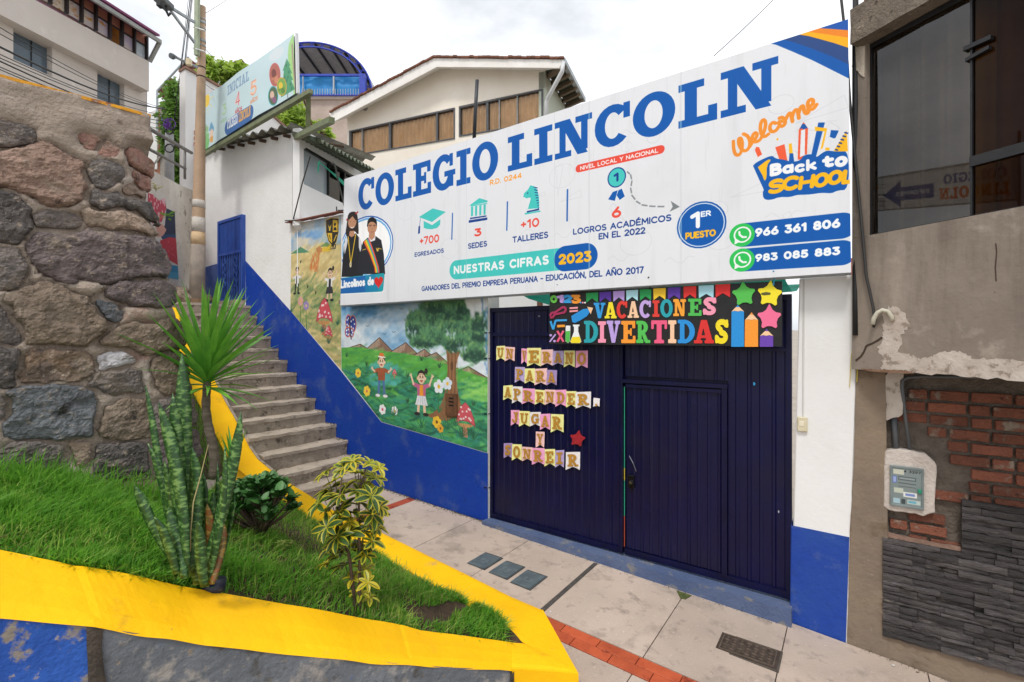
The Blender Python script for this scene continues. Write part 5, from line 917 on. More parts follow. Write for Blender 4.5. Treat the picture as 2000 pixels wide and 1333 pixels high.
# window: two panes, black frame, curtains, room behind
win = thing('house_window', 'large dark window with curtains in the grey house wall', 'window', RP(.9, zs, -.1)); del win['category']; del win['label']; win.parent = house; win.location = RP(.9, zs, -.1) - wloc(house)
sm_, s2 = rs(1888, 300)[0], rs(1892.5, 300)[0]
m_bf = M('black_window_frame', '141416', .4, '1D1D20', 10, bump=.2)
q = MB()
for a, b, c, d, w1 in [(sm_, s2, zs, zt + .25, -.04), (sg, sg + .012, zs, zt + .25, -.045), (sg, sr, zs, zs + .014, -.044), (sm_ + .001, sr, 3.83, 3.90, -.03), (sm_ - .03, sm_ + .12, 4.66, 4.69, -.02), (sg, sr, zt - .01, zt + .04, -.043)]: rprism(q, [(a, c), (b, c), (b, d), (a, d)], -.08, w1)
rprism(q, [(sm_ - .02, 4.58), (sm_ + .11, 4.60), (sm_ + .11, 4.625), (sm_ - .02, 4.605)], -.07, -.022)
q.build('window_frame', m_bf, win)
def pane(a, b, c, d, w, m_):
    q = MB(); q.add([RP(a, c, w), RP(b, c, w), RP(b, d, w), RP(a, d, w)], [(0, 1, 2, 3)]); q.build('pane', m_, win, fix=False)
gA, gB = glass('grey_tinted_glass', 'B4AEA4', .01, 1.5, .05), glass('bronze_tinted_glass', 'A08050', .01, 1.2, .005)
pane(sg, sm_, zs, zt + .25, -.05, gA); pane(s2, sr, 3.91, zt + .25, -.06, gB); pane(s2, sr, zs, 3.83, -.06, gB)
def curtain(name, a, b, c, d, w, mat, n, amp, seed, parent=win):
    r_ = random.Random(seed); q = MB(); m = n * 8; X = [a + (b - a) * i / m for i in range(m + 1)]; ph = [r_.uniform(-.6, .6) for _ in range(n + 2)]
    vs = [RP(x, z, w + amp * math.sin(i / 8 * 2 * math.pi + ph[i // 8] * 1.) * (1.2 - .5 * k)) for k, z in enumerate((c, d)) for i, x in enumerate(X)]
    q.add(vs, [(i, i + 1, m + 2 + i, m + 1 + i) for i in range(m)]); return q.build(name, mat, parent, smooth=True, fix=False)
curtain('curtain', sg - .1, sm_ + .05, zs - .1, zt + .3, -.30, M('cream_curtain', 'D6C4A8', .9, 'BDAB90', 3, (.3, .7), trans=.25), 5, .06, 4)
curtain('curtain', s2, sr, zs - .1, zt + .3, -.36, M('brown_curtain', 'A88854', .9, '8E7044', 3, trans=.2), 6, .09, 5)
q = MB(); q.add([RP(s, z, w) for s, z, w in [(sl, 2.6, -2.5), (sr, 2.6, -2.5), (sr, 5.4, -2.5), (sl, 5.4, -2.5), (sl, 2.6, -.22), (sr, 2.6, -.22), (sr, 5.4, -.22), (sl, 5.4, -.22)]], [(0, 1, 2, 3), (0, 4, 5, 1), (3, 2, 6, 7), (0, 3, 7, 4), (1, 5, 6, 2)]); q.build('room_shell', M('dark_room', '3A332B', .95), house, fix=False)
# lower wall: pilaster, mortar, bricks, cladding
q = MB(); q.fbox(.0, .235, -.3, 2.357, -.012, -.35); o = q.build('pilaster', m_cemlow, house); rough(o, .004, 6, 10)
q = MB(); q.prism([FU(*p, .006) for p in [(-.038, -.3), (.25, -.3), (.25, .95), (.235, 2.355), (.036, 2.355), (.02, 1.6), (-.008, .95)]], NF * .3); o = q.build('lower_plaster', m_cemlow, house); rough(o, .005, 6, 8)
q = MB(); q.fbox(.23, 3.2, .1, 2.357, -.075, -.3); o = q.build('mortar_bed', m_mortar, house); rough(o, .007, 9, 20)
q = MB(); q.prism([FU(.245, -.4, .0), FU(3.2, -.8, .0), FU(3.2, .12, .0), FU(.245, .135, .0)], NF * .25); o = q.build('wall_base', m_cemlow, house); rough(o, .006, 5, 14)
br = random.Random(8); meshes = []
for k in range(7):
    b = bmesh.new(); bmesh.ops.create_cube(b, size=1); L_ = .225 if k < 4 else .115
    for v in b.verts: v.co = Vector((v.co.x * L_, v.co.y * .1, v.co.z * .076))
    bmesh.ops.bevel(b, geom=b.edges[:], offset=.006, segments=1, affect='EDGES'); bmesh.ops.subdivide_edges(b, edges=[e for e in b.edges if e.calc_length() > .08], cuts=2)
    for v in b.verts: v.co += Vector([br.uniform(-1, 1) * .0025 for _ in range(3)])
    me = bpy.data.meshes.new('brick'); b.to_mesh(me); b.free(); me.materials.append(m_brick); meshes.append((me, L_))
def place(me, name, u, z, w, parent, rx=0, rz=0):
    o = bpy.data.objects.new(name, me); COL.objects.link(o); o.parent = parent; o.location = FU(u, z, w) - wloc(parent); o.rotation_euler = (rx, 0, FROT + rz); return o
meter_poly = [pu(1690 + a * .2325, 720 + b * .2325, -.01) for a, b in [(165, 690), (255, 675), (370, 685), (500, 715), (600, 800), (590, 1000), (580, 1205), (490, 1235), (380, 1210), (200, 1190), (150, 1150)]]
ip = lambda u, z, P_: bool(inpoly(np.array([[u]]), np.array([[z]]), P_)[0, 0])
row = 0; z = .17
while z < 2.2:
    u = .265 - (.0 if row % 2 else .12); k = 0
    while u < 1.9:
        me, Lb = meshes[br.randrange(4)] if (k + row) % 3 else meshes[4 + br.randrange(3)]
        c = u + Lb / 2; top = 1.36 if c > .68 else .95
        if z > top - .03 and not any(ip(c + dx, z, meter_poly) for dx in (-.08, 0, .08)) and c - Lb / 2 > .25 and not (c < .55 and 1.62 < z < 1.95 and br.random() < .75):
            place(me, 'brick', c, z - .012 * (c - .25), -.085 + br.uniform(-.012, .006) - (.02 if (c < .75 and 1.5 < z < 2.0) else 0), house, br.uniform(-.03, .03), br.uniform(-.03, .03))
        u += Lb + .018; k += 1
    z += .1; row += 1
# black slate cladding, strip by strip
m_slate = M('dark_ledger_slate', '565150', .75, '3A3739', 5, (.3, .7), bump=1.6, bs=30, rand=.5, stretch=(1, 1, 3), spots=[('7A7068', 5, .62, .70), ('5E5A5E', 9, .6, .68)])
sl_var = {}
def strip_mesh(L_, h, seed):
    r_ = random.Random(seed); n = max(3, int(L_ / .04)); vs = []; fs = []; d0 = r_.uniform(.010, .040)
    for i in range(n + 1):
        x = L_ * i / n; dt = r_.uniform(-.006, .006); a = r_.uniform(-.004, .003); b_ = r_.uniform(-.003, .004); sk = r_.uniform(-.01, .01)
        vs += [(x, 0, a), (x, -(d0 + dt - .006), a + .003), (x, -(d0 + dt + sk * .4), h * .5), (x, -(d0 + dt - .005), h + b_ - .003), (x, 0, h + b_)]
    for i in range(n):
        for j in range(4): fs.append((i * 5 + j, (i + 1) * 5 + j, (i + 1) * 5 + j + 1, i * 5 + j + 1))
    fs += [(0, 1, 2, 3, 4), tuple((n * 5 + j) for j in (4, 3, 2, 1, 0))]; me = bpy.data.meshes.new('slate_strip'); me.from_pydata(vs, [], fs); me.materials.append(m_slate); return me
pool = [(L_, h, strip_mesh(L_, h, i * 13 + j * 5 + k)) for i, L_ in enumerate((.11, .19, .27, .36)) for j, h in enumerate((.030, .042, .054)) for k in range(3)]
z = .14
while z < 1.335:
    h = br.choice((.030, .042, .042, .054)); u = .215 if z < .93 else .70
    while u < 1.75:
        c = [p for p in pool if p[1] == h]; L_, _, me = br.choice(c)
        place(me, 'slate_strip', u, z - .01 * (u - .2) + br.uniform(-.0015, .0015), .002, house, 0, br.uniform(-.015, .015)); u += L_ + .002
    z += h + .0015
q = MB(); q.fbox(.22, 1.9, .135, .96, .002, -.06); q.fbox(.705, 1.9, .96, 1.36, .002, -.06); q.build('cladding_mortar', M('dark_mortar', '26231F', 1), house)
q = MB(); q.prism([FU(*p, -.03) for p in ragged([(.225, .955), (.70, .945), (.70, .985), (.225, .995)], .006, 3, 8)], NF * -.03); q.build('mortar_fillet', M('pink_mortar', '93786A', .95, '7D6456', 12, bump=1), house)
# rest of the house front beyond the frame, plain
# old white plaster on the pilaster, conduits
ZL = lambda p: pu(1690 + p[0] * .2325, 720 + p[1] * .2325, -.01)
q = MB(); q.prism([FU(*ZL(p), -.006) for p in ragged([(200, 30), (330, 35), (320, 90), (300, 150), (318, 380), (280, 410), (215, 420), (178, 440), (165, 350), (185, 300), (150, 250), (160, 180), (140, 90)], 5, 7, 3)], NF * -.006); q.build('plaster_patch', m_paintpatch, house)
q = MB(); 
for k in range(40):
    x, y = (br.uniform(30, 160), br.uniform(120, 380)) if k < 22 else (br.uniform(85, 155), br.uniform(660, 1150)); p = ZL((x, y)); a, b = br.uniform(.003, .012), br.uniform(.004, .016); q.add([FU(p[0] + a * math.cos(t) * br.uniform(.5, 1), p[1] + b * math.sin(t + .6) * br.uniform(.5, 1), -.0045 if p[1] > 1.0 else .0095) for t in (0, 1.1, 2.2, 3.2, 4.2, 5.3)], [tuple(range(6))])
tag(q.build('paint_splash', m_paintpatch, house), kind='stuff')
m_cond = M('grey_conduit', '5F6366', .55, '52565A', 8)
solo(MB().tube([FU(*ZL((1500, 75)), -.0), FU(*ZL((900, 72)), -.0), FU(*ZL((480, 66)), -.0), FU(*ZL((350, 75)), -.0), FU(*ZL((308, 105)), -.0), FU(*ZL((308, 170)), -.0), FU(*ZL((335, 400)), -.02), FU(*ZL((376, 690)), -.03)], .013, 8), 'conduit_pipe', m_cond, 'thin grey conduit bending down the brick wall to the electricity meter', 'pipe', smooth=True)
solo(MB().tube([FU(*ZL((240, 380)), -.05), FU(*ZL((262, 700)), -.05)], .022, 8), 'conduit_pipe', m_cond, 'thick grey conduit stub above the electricity meter, left of the thin one', 'pipe', smooth=True)
# electricity meter in its plaster surround
met = thing('electricity_meter', 'grey electricity meter box with stickers in a white plaster surround', 'meter box', FU(.4, 1.2, 0))
q = MB(); q.prism([FU(u, z, .012) for u, z in ragged(meter_poly, .004, 9, 3)], NF * .08); o = q.build('plaster_surround', M('rough_white_plaster', 'CEC4BC', .9, 'BDB2A9', 8, bump=1), met, bevel=.008)
b0, b1 = ZL((205, 1145)), ZL((490, 800)); b1 = (ZL((488, 1000))[0], ZL((212, 800))[1] - .005); b0 = (b0[0], b0[1] + .008)
m_met = M('grey_meter_box', '7F8B8B', .5, '707C7D', 8, bump=.2, metal=.2, spots=[('A5ABA8', 14, .66, .72)])
q = MB()
for a, b, c, d in [(b0[0], b1[0], b0[1], b0[1] + .016), (b0[0], b1[0], b1[1] - .016, b1[1]), (b0[0], b0[0] + .014, b0[1] + .016, b1[1] - .016), (b1[0] - .014, b1[0], b0[1] + .016, b1[1] - .016)]: q.fbox(a, b, c, d, .034, .005)
q.build('box_frame', m_met, met, bevel=.002)
cvm = Canvas(b0[0], b1[0], b0[1], b1[1], 260, '6F7B7C'); W_ = b1[0] - b0[0]; H_ = b1[1] - b0[1]; A = lambda x, y: (b0[0] + x * W_, b0[1] + y * H_)
def cr4(x0, y0, x1, y1, c, al=1): cvm.poly([A(x0, y0), A(x1, y0), A(x1, y1), A(x0, y1)], c, al, raw=True)
cr4(.04, .04, .96, .96, '7C8888'); cr4(.25, .66, .78, .76, '59656A'); cr4(.28, .69, .74, .73, '8E9998'); cr4(.25, .58, .78, .60, '4C575B'); cr4(.25, .50, .78, .515, '4C575B'); cr4(.1, .8, .42, .92, 'C9CBB8', .9); cr4(.08, .58, .2, .75, '5D74B8'); cr4(.1, .6, .18, .73, 'B4C0DE', .7); cr4(.12, .34, .4, .46, 'CBD0BE', .8); cr4(.4, .26, .8, .38, 'D6DAD4'); cr4(.46, .29, .74, .35, '5D74B8', .8); cr4(.1, .08, .3, .2, 'A9CBD8', .8); cr4(.34, .08, .46, .2, '3E474A'); cr4(.52, .1, .9, .2, 'BFD0CC', .8); cr4(.55, .12, .78, .18, '4E9CB8', .7)
a, b = A(.42, .86), A(.9, .845); text(cvm, '4 3297', a[0], a[1] - .0, b[0], H_ * .06, '17191A', wt=.2, gap=.3)
q = MB(); q.add([FU(*p, .028) for p in (A(.04, .03), A(.96, .03), A(.96, .97), A(.04, .97))], [(0, 1, 2, 3)]); q.uv = [(.04, .03), (.96, .03), (.96, .97), (.04, .97)]; q.build('cover_window', M('meter_cover_print', 'FFFFFF', .25, img=cvm.image('meter_cover'), bump=.1, bs=30), met, fix=False)
MB().fbox(b0[0] + W_ * .82, b0[0] + W_ * .93, b0[1] + H_ * .4, b0[1] + H_ * .5, .045, .03).build('latch', M('green_seal', '1F8A6A', .5), met, bevel=.003)
# cables hanging down the corner
solo(MB().tube([RP(rs(x, y, .03)[0], rs(x, y, .03)[1], .03) for x, y in [(1640, -80), (1643, 0), (1652, 80), (1660, 200), (1672, 330), (1684, 450), (1692, 540), (1705, 600), (1709, 625), (1706, 640)]], .011, 7), 'hanging_cable', M('grey_black_cable', '2E2D2C', .6), 'thick dark cable hanging down the grey wall into the pale hook conduit', 'cable', smooth=True)
solo(MB().tube([FU(.03, .0 + z, .06 + .02 * math.sin(z * 3)) for z in (5.6, 5.2, 4.6, 4.0, 3.4, 3.0, 2.65)], .022, 7), 'cable_bundle', m_black, 'black cable bundle in the gap between billboard and grey house', 'cable', smooth=True)
hk = [(1704, 634), (1707, 622), (1714, 611), (1724, 606), (1734, 609), (1741, 618), (1743, 627)]
solo(MB().tube([RP(*rs(x, y, .06 - .009 * i), .06 - .009 * i) for i, (x, y) in enumerate(hk)], .017, 9), 'hook_conduit', M('cream_pvc', 'CFCBBA', .5, 'B5B09E', 9), 'cream bent conduit hook sticking out of the grey wall', 'conduit', smooth=True)
q = MB(); q.tube([FU(.035, 2.72, .03), FU(.03, 2.55, .04), FU(.045, 2.4, .035), FU(.04, 2.25, .02)], .004, 5); q.tube([FU(.03, 2.7, .03), FU(.0, 2.45, .02), FU(-.01, 2.2, .012)], .003, 5); solo(q, 'yellow_string', M('yellow_string', 'C9B43C', .7), 'loose yellow string caught in the gap beside the gate pillar', 'string')
# the shop sign across the street that the window mirrors
def mirror(p): return p - RN * 2 * (p - RO + RN * .05).dot(RN)
qv = [at(1697, 412, 19), at(1990, 388, 14.5), at(1990, 306, 14.5), at(1697, 352, 19)]; qr = [mirror(p) for p in qv]
cvs = Canvas(0, 4, 0, 1, 700, 'E6E6E4')
text(cvs, 'COLEGIO', .25, .55, 1.75, .26, '2255A0', slab=True); text(cvs, 'LINCOLN', .2, .14, 1.85, .3, 'D8562A', slab=True); cvs.poly([(2.0, .22), (2.0, .62), (2.95, .62), (2.95, .84), (3.5, .42), (2.95, .02), (2.95, .22)], '2255A0', raw=True); text(cvs, 'INFORMES', 2.15, .36, 3.1, .13, 'F0F0F0', wt=.2)
q = MB(); q.add(qr, [(0, 1, 2, 3)]); q.uv = [(1, 0), (0, 0), (0, 1), (1, 1)]
opp = thing('shop_sign', 'white sign with arrow across the street, mirrored in the dark window', 'sign', qr[0])
q.build('printed_face', M('shop_sign_print', 'FFFFFF', .5, img=cvs.image('shop_sign_print')), opp, fix=False)
d_ = (qr[1] - qr[0]).normalized(); q = MB(); q.beam(qr[0] + Vector((0, 0, -.03)), qr[1] + Vector((0, 0, -.03)), .05, .05); q.beam(qr[3] + Vector((0, 0, .03)), qr[2] + Vector((0, 0, .03)), .05, .05)
for p in (qr[0], qr[1]): q.beam(Vector((p.x, p.y, -1)) , Vector((p.x, p.y, qr[3].z)), .08, .08)
q.build('sign_posts', m_steel, opp)
# ================================================================ rough stone retaining wall on the left
SD = Vector((.65, .76, 0)); SN0 = Vector((.76, -.65, .075)).normalized(); SO = Vector((-2.74, 4.21, 1.27))
SUPV = SD.cross(SN0).normalized() * -1
if SUPV.z < 0: SUPV = -SUPV
def s2(x, y):
    p = onp(x, y, SN0, SO) - SO; return (p.dot(SD), p.dot(SUPV))
def SP(a, b, h=0.): return SO + SD * a + SUPV * b + SN0 * h
swall = thing('stone_wall', 'tall rough stone and mortar retaining wall filling the left edge', 'wall', SP(-.8, -.3))
outline = [(402, 1010), (398, 965), (392, 900), (385, 850), (375, 750), (364, 690), (362, 640), (345, 585), (343, 545), (330, 515), (322, 470), (313, 440), (304, 420), (297, 395), (290, 340), (297, 310), (294, 226), (0, 150), (-250, 95), (-400, 80), (-400, 1010)]
OL = [s2(*p) for p in outline]
SA = lambda p: (p[0] * .3, 130 + p[1] * .3); SB = lambda p: (p[0] * .3, 530 + p[1] * .3)
ST = [('A', [(-90, 385), (80, 395), (180, 430), (190, 485), (110, 500), (-90, 515)], 'g', .05), ('A', [(-140, 560), (120, 528), (210, 515), (330, 535), (430, 590), (520, 640), (545, 750), (520, 820), (450, 870), (370, 885), (280, 850), (200, 800), (100, 760), (-140, 735)], 'p', .10),
 ('A', [(585, 685), (630, 650), (690, 638), (760, 665), (775, 690), (720, 745), (680, 775), (620, 740)], 'd', .04), ('A', [(865, 555), (920, 548), (985, 580), (990, 650), (930, 655), (880, 610)], 'r', .07), ('A', [(560, 468), (620, 478), (642, 510), (590, 508)], 'r', .02), ('A', [(640, 498), (700, 492), (732, 542), (680, 548)], 'r', .02),
 ('A', [(600, 840), (700, 828), (830, 860), (990, 868), (1030, 960), (1042, 1012), (960, 975), (900, 935), (760, 918), (660, 928)], 'd', .08), ('A', [(-100, 810), (60, 850), (130, 920), (160, 965), (140, 1062), (90, 1115), (-100, 1105)], 'b', .07), ('A', [(250, 990), (330, 970), (490, 982), (482, 1040), (380, 1062), (270, 1038)], 'g', .04),
 ('A', [(560, 965), (700, 935), (850, 945), (1000, 1005), (1025, 1050), (990, 1080), (850, 1062), (720, 1045), (600, 1015)], 't', .07), ('A', [(850, 790), (900, 770), (950, 830), (900, 822), (840, 812)], 't', .03), ('A', [(925, 668), (978, 690), (975, 740), (940, 745), (915, 700)], 'r', .05),
 ('P', [(69, 475), (78, 458), (126, 451), (180, 454), (228, 449.5), (288, 455.5), (312, 463), (324, 490), (331, 514), (323, 537), (285, 541), (212, 546), (192, 542), (143, 532), (140, 546), (112, 541), (90, 528), (72, 500)], 'v', .10), ('P', [(-40, 492), (25, 495), (42, 520), (40, 548), (-40, 562)], 'g', .05),
 ('B', [(90, 180), (200, 110), (320, 95), (430, 140), (560, 190), (620, 250), (690, 340), (600, 440), (530, 470), (330, 465), (210, 440), (130, 370), (70, 290)], 'n', .11), ('B', [(-120, 240), (60, 262), (130, 380), (105, 440), (-120, 440)], 'b', .06), ('B', [(680, 160), (800, 90), (950, 68), (1060, 45), (1130, 90), (1150, 180), (1050, 200), (900, 200), (750, 195)], 'v', .09),
 ('B', [(650, 215), (730, 222), (770, 270), (740, 322), (690, 320)], 'u', .03), ('B', [(650, 460), (740, 400), (870, 360), (1000, 365), (1150, 325), (1212, 400), (1212, 490), (1060, 500), (920, 525), (820, 490)], 'n', .09), ('B', [(-80, 470), (70, 530), (92, 610), (50, 722), (-80, 735)], 'b', .07),
 ('B', [(130, 650), (180, 580), (250, 525), (330, 505), (400, 525), (500, 535), (570, 590), (592, 620), (540, 692), (440, 672), (370, 665), (300, 690), (180, 700)], 'h', .06), ('B', [(675, 580), (730, 535), (830, 530), (892, 555), (820, 602), (770, 615), (680, 615)], 'w', .04), ('B', [(610, 745), (700, 680), (800, 660), (890, 680), (906, 780), (850, 785), (740, 768)], 'g', .05),
 ('B', [(1020, 590), (1100, 540), (1210, 510), (1240, 640), (1248, 750), (1180, 770), (1100, 782), (1040, 722)], 'n', .07), ('B', [(78, 1000), (110, 800), (300, 785), (480, 780), (600, 790), (607, 1000), (590, 1060), (450, 1075), (200, 1080), (90, 1062)], 'u', .08), ('B', [(655, 1020), (720, 900), (850, 850), (955, 842), (968, 1050), (850, 1085), (700, 1082)], 'n', .07),
 ('B', [(1005, 870), (1180, 850), (1268, 860), (1282, 1000), (1150, 1060), (1012, 1040)], 'g', .08), ('B', [(20, 1210), (100, 1145), (250, 1125), (400, 1160), (420, 1250), (350, 1330), (100, 1340)], 'g', .06), ('B', [(460, 1120), (590, 1115), (602, 1230), (560, 1250), (470, 1202)], 't', .03), ('B', [(625, 1250), (640, 1155), (800, 1138), (965, 1140), (970, 1300), (850, 1335), (700, 1322)], 'b', .08),
 ('B', [(1000, 1120), (1285, 1060), (1312, 1180), (1255, 1310), (1050, 1290)], 'v', .08), ('B', [(-80, 845), (28, 860), (25, 930), (-80, 940)], 'g', .04), ('B', [(100, 1420), (420, 1370), (560, 1400), (560, 1560), (100, 1560)], 'g', .06), ('B', [(680, 1420), (960, 1380), (1180, 1400), (1260, 1440), (1290, 1560), (700, 1560)], 'n', .07)]
SCOL = {'g': ('807670', '605A57'), 'p': ('A08678', '846C60'), 'd': ('77706B', '565352'), 'r': ('A27F72', '89685E'), 'b': ('6C6562', '4B4746'), 't': ('A4907F', '86756A'), 'v': ('766A69', '5C5353'), 'n': ('8E7D6D', '6B5E52'), 'u': ('74787C', '585B5E'), 'h': ('8C7560', '5C5049'), 'w': ('C9C7CB', '9A9494')}
def smat(k):
    a, b = [''.join('%02X' % min(255, int(int(c[i:i + 2], 16) * 1.13)) for i in (0, 2, 4)) for c in SCOL[k]]; return M('wall_stone_' + k, a, .9, b, 3.2, (.35, .68), bump=4, bs=30, rand=.08, spots=[(b, 9, .5, .62), ('A39484', 2.4, .55, .68), ('B5A392', 13, .58, .68), ('3A3430', 6, .62, .69), ('B4A699', 40, .62, .68), ('2E2926', 26, .66, .70)])
polys = []
for fr, pts, k, h in ST:
    px = [SA(p) if fr == 'A' else SB(p) if fr == 'B' else p for p in pts]; polys.append(([s2(*p) for p in px], k, h))
def nz(a, b, sd, o=4): return fbm(np.asarray(a) + 40, np.asarray(b) + 40, sd, o)
# mortar body as a height field
d = .028; xs0, ys0 = min(p[0] for p in OL) - .1, min(p[1] for p in OL) - .1; nx = int((max(p[0] for p in OL) + .1 - xs0) / d); ny = int((max(p[1] for p in OL) + .1 - ys0) / d)
GX, GY = np.meshgrid(xs0 + np.arange(nx) * d, ys0 + np.arange(ny) * d)
Fo = psdf(GX, GY, OL) + .05 * (nz(GX * 4, GY * 4, 9, 4) - .5) * (GY < 3.6)
dist = np.full(GX.shape, 9.)
for P_, k, h in polys: dist = np.minimum(dist, -psdf(GX, GY, P_) - .04)
ctop = s2(294, 226)[1] - .25
Hm = .016 * np.exp(-((dist - .09) / .06) ** 2) - .022 * np.exp(-(np.maximum(dist, 0) / .016) ** 2) + .055 * (nz(GX * 1.8, GY * 1.8, 3) - .5) + .03 * (nz(GX * 7, GY * 7, 4) - .5) + .03 * (nz(GX * 15, GY * 15, 5, 3) - .5)
Hm = np.where(dist < 0, -.05, Hm)
edge_round = -.16 * np.exp(-np.maximum(Fo, 0) / .09)
Hm = Hm + np.where((GX > -.5) & (GY < ctop), edge_round, 0)
V, fc, sg = msq(Fo, xs0, ys0, d)
from math import floor
def samp(H, v): 
    i = min(max((v[0] - xs0) / d, 0), nx - 1.001); j = min(max((v[1] - ys0) / d, 0), ny - 1.001); a, b = int(i), int(j); fx, fy = i - a, j - b
    return (H[b, a] * (1 - fx) + H[b, a + 1] * fx) * (1 - fy) + (H[b + 1, a] * (1 - fx) + H[b + 1, a + 1] * fx) * fy
hv = [samp(Hm, v) for v in V]; fr = [SP(v[0], v[1], hh) for v, hh in zip(V, hv)]
q = MB(); ids = sorted({i for s in sg for i in s}); bk = {i: len(fr) + k for k, i in enumerate(ids)}
q.add(fr + [SP(V[i][0] - .25, V[i][1], -.9) for i in ids], [tuple(f) for f in fc] + [(a, b, bk[b], bk[a]) for a, b in sg])
m_wm = M('rough_brown_mortar', 'B4A597', .95, '9C8D80', 1.5, (.3, .7), bump=3, bs=26, spots=[('C2B6AC', 3.3, .56, .68), ('74665B', 5.5, .60, .70), ('A87D6C', 2.1, .60, .74), ('3D352F', 13, .66, .72), ('BBB0A6', 30, .68, .73)])
q.build('mortar_body', m_wm, swall, smooth=True, fix=True)
# stones
for si, (P_, k, h) in enumerate(polys):
    x0, x1 = min(p[0] for p in P_) - .1, max(p[0] for p in P_) + .1; y0, y1 = min(p[1] for p in P_) - .1, max(p[1] for p in P_) + .1; dd = .015 if (x1 - x0) > .35 else .011
    X, Y = np.meshgrid(x0 + np.arange(int((x1 - x0) / dd) + 1) * dd, y0 + np.arange(int((y1 - y0) / dd) + 1) * dd)
    F_ = psdf(X, Y, P_); ot = np.full(X.shape, -9.)
    for pj in polys:
        if pj[0] is not P_ and min(p[0] for p in pj[0]) < x1 + .1 and max(p[0] for p in pj[0]) > x0 - .1 and min(p[1] for p in pj[0]) < y1 + .1 and max(p[1] for p in pj[0]) > y0 - .1: ot = np.maximum(ot, psdf(X, Y, pj[0]))
    F_ = np.minimum(F_ + .045, (F_ - ot) / 2 - .016) + .06 * (nz(X * 6, Y * 6, si) - .5) + .03 * (nz(X * 22, Y * 22, si + 5, 2) - .5); h *= .48
    # broken, faceted relief: a few tilted planes cut the block
    r_ = random.Random(si); cx_, cy_ = (x0 + x1) / 2, (y0 + y1) / 2; sx_, sy_ = (x1 - x0), (y1 - y0); Hs = np.full(X.shape, h)
    for _ in range(6): a = r_.uniform(0, 6.3); t_ = r_.uniform(.15, .7); Hs = np.minimum(Hs, h * (1.2 - t_ * ((X - cx_) / sx_ * 2 * math.cos(a) + (Y - cy_) / sy_ * 2 * math.sin(a)) ))
    Hs = Hs * (1 - np.exp(-np.maximum(F_, 0) / .007)) + .04 * (nz(X * 3.5, Y * 6, si + 50) - .5) + .045 * (nz(X * 11, Y * 14, si + 60) - .5) + .03 * np.abs(nz(X * 34, Y * 34, si + 70, 3) - .5) - .02
    V, fc, sg = msq(F_, x0, y0, dd)
    def sm(v, H=Hs): 
        i = min(max((v[0] - x0) / dd, 0), H.shape[1] - 1.001); j = min(max((v[1] - y0) / dd, 0), H.shape[0] - 1.001); a, b = int(i), int(j); fx, fy = i - a, j - b
        return (H[b, a] * (1 - fx) + H[b, a + 1] * fx) * (1 - fy) + (H[b + 1, a] * (1 - fx) + H[b + 1, a + 1] * fx) * fy
    er = lambda v: -.14 * math.exp(-max(samp(Fo, v), 0) / .09) if (v[0] > -.5 and v[1] < ctop) else 0
    fr = [SP(v[0], v[1], sm(v) + er(v)) for v in V]; ids = sorted({i for s in sg for i in s}); bk = {i: len(fr) + kk for kk, i in enumerate(ids)}
    q = MB(); q.add(fr + [SP(V[i][0], V[i][1], -.09 + er(V[i])) for i in ids], [tuple(f) for f in fc] + [(a, b, bk[b], bk[a]) for a, b in sg]); q.build('stone', smat(k), swall, smooth=False)
# concrete band on top and the yellow painted edge
q = MB(); tp = [s2(x, y) for x, y in [(-250, 95), (0, 150), (100, 176), (200, 202), (294, 228)]]
for (a, b), (c, e) in zip(tp[:-1], tp[1:]): q.prism([SP(a, b - .012, .012), SP(c, e - .012, .012), SP(c, e + .014, .012), SP(a, b + .014, .012)], -SN0 * .5)
o = q.build('yellow_coping', M('chipped_yellow_paint', 'E3A010', .7, 'C98A18', 6, bump=.8, spots=[('8C4A2E', 7, .56, .62), ('9A8C7C', 12, .60, .66)]), swall)
a0, b0_ = s2(-250, 170), s2(296, 300)
# ================================================================ the planter
def cap(x, y, dd): return at(x, y, dd * FPX / (y - HY))
inn = [(-260, 1035, .86), (-120, 1052, .95), (0, 1075, 1.05), (145, 1104, 1.18), (250, 1122, 1.28), (350, 1144, 1.41), (530, 1175, 1.64), (700, 1206, 1.88), (780, 1219, 2.0), (820, 1231, 2.05), (1000, 1255, 2.27), (1030, 1258, 2.29)]
outp = [(-260, 1170, 1.0), (-120, 1188, 1.10), (0, 1199, 1.2), (185, 1218, 1.34), (285, 1235, 1.45), (400, 1253, 1.58), (560, 1273, 1.76), (720, 1288, 1.94), (800, 1294, 2.03), (840, 1297, 2.08), (1000, 1306, 2.29), (1130, 1315, 2.335)]
I3 = [cap(*p) for p in inn]; O3 = [cap(*p) for p in outp]
planter = thing('planter', 'sloping roadside planter with thick yellow painted rim', 'planter', (0, 3.3, -.1))
m_yel2 = m_yellow
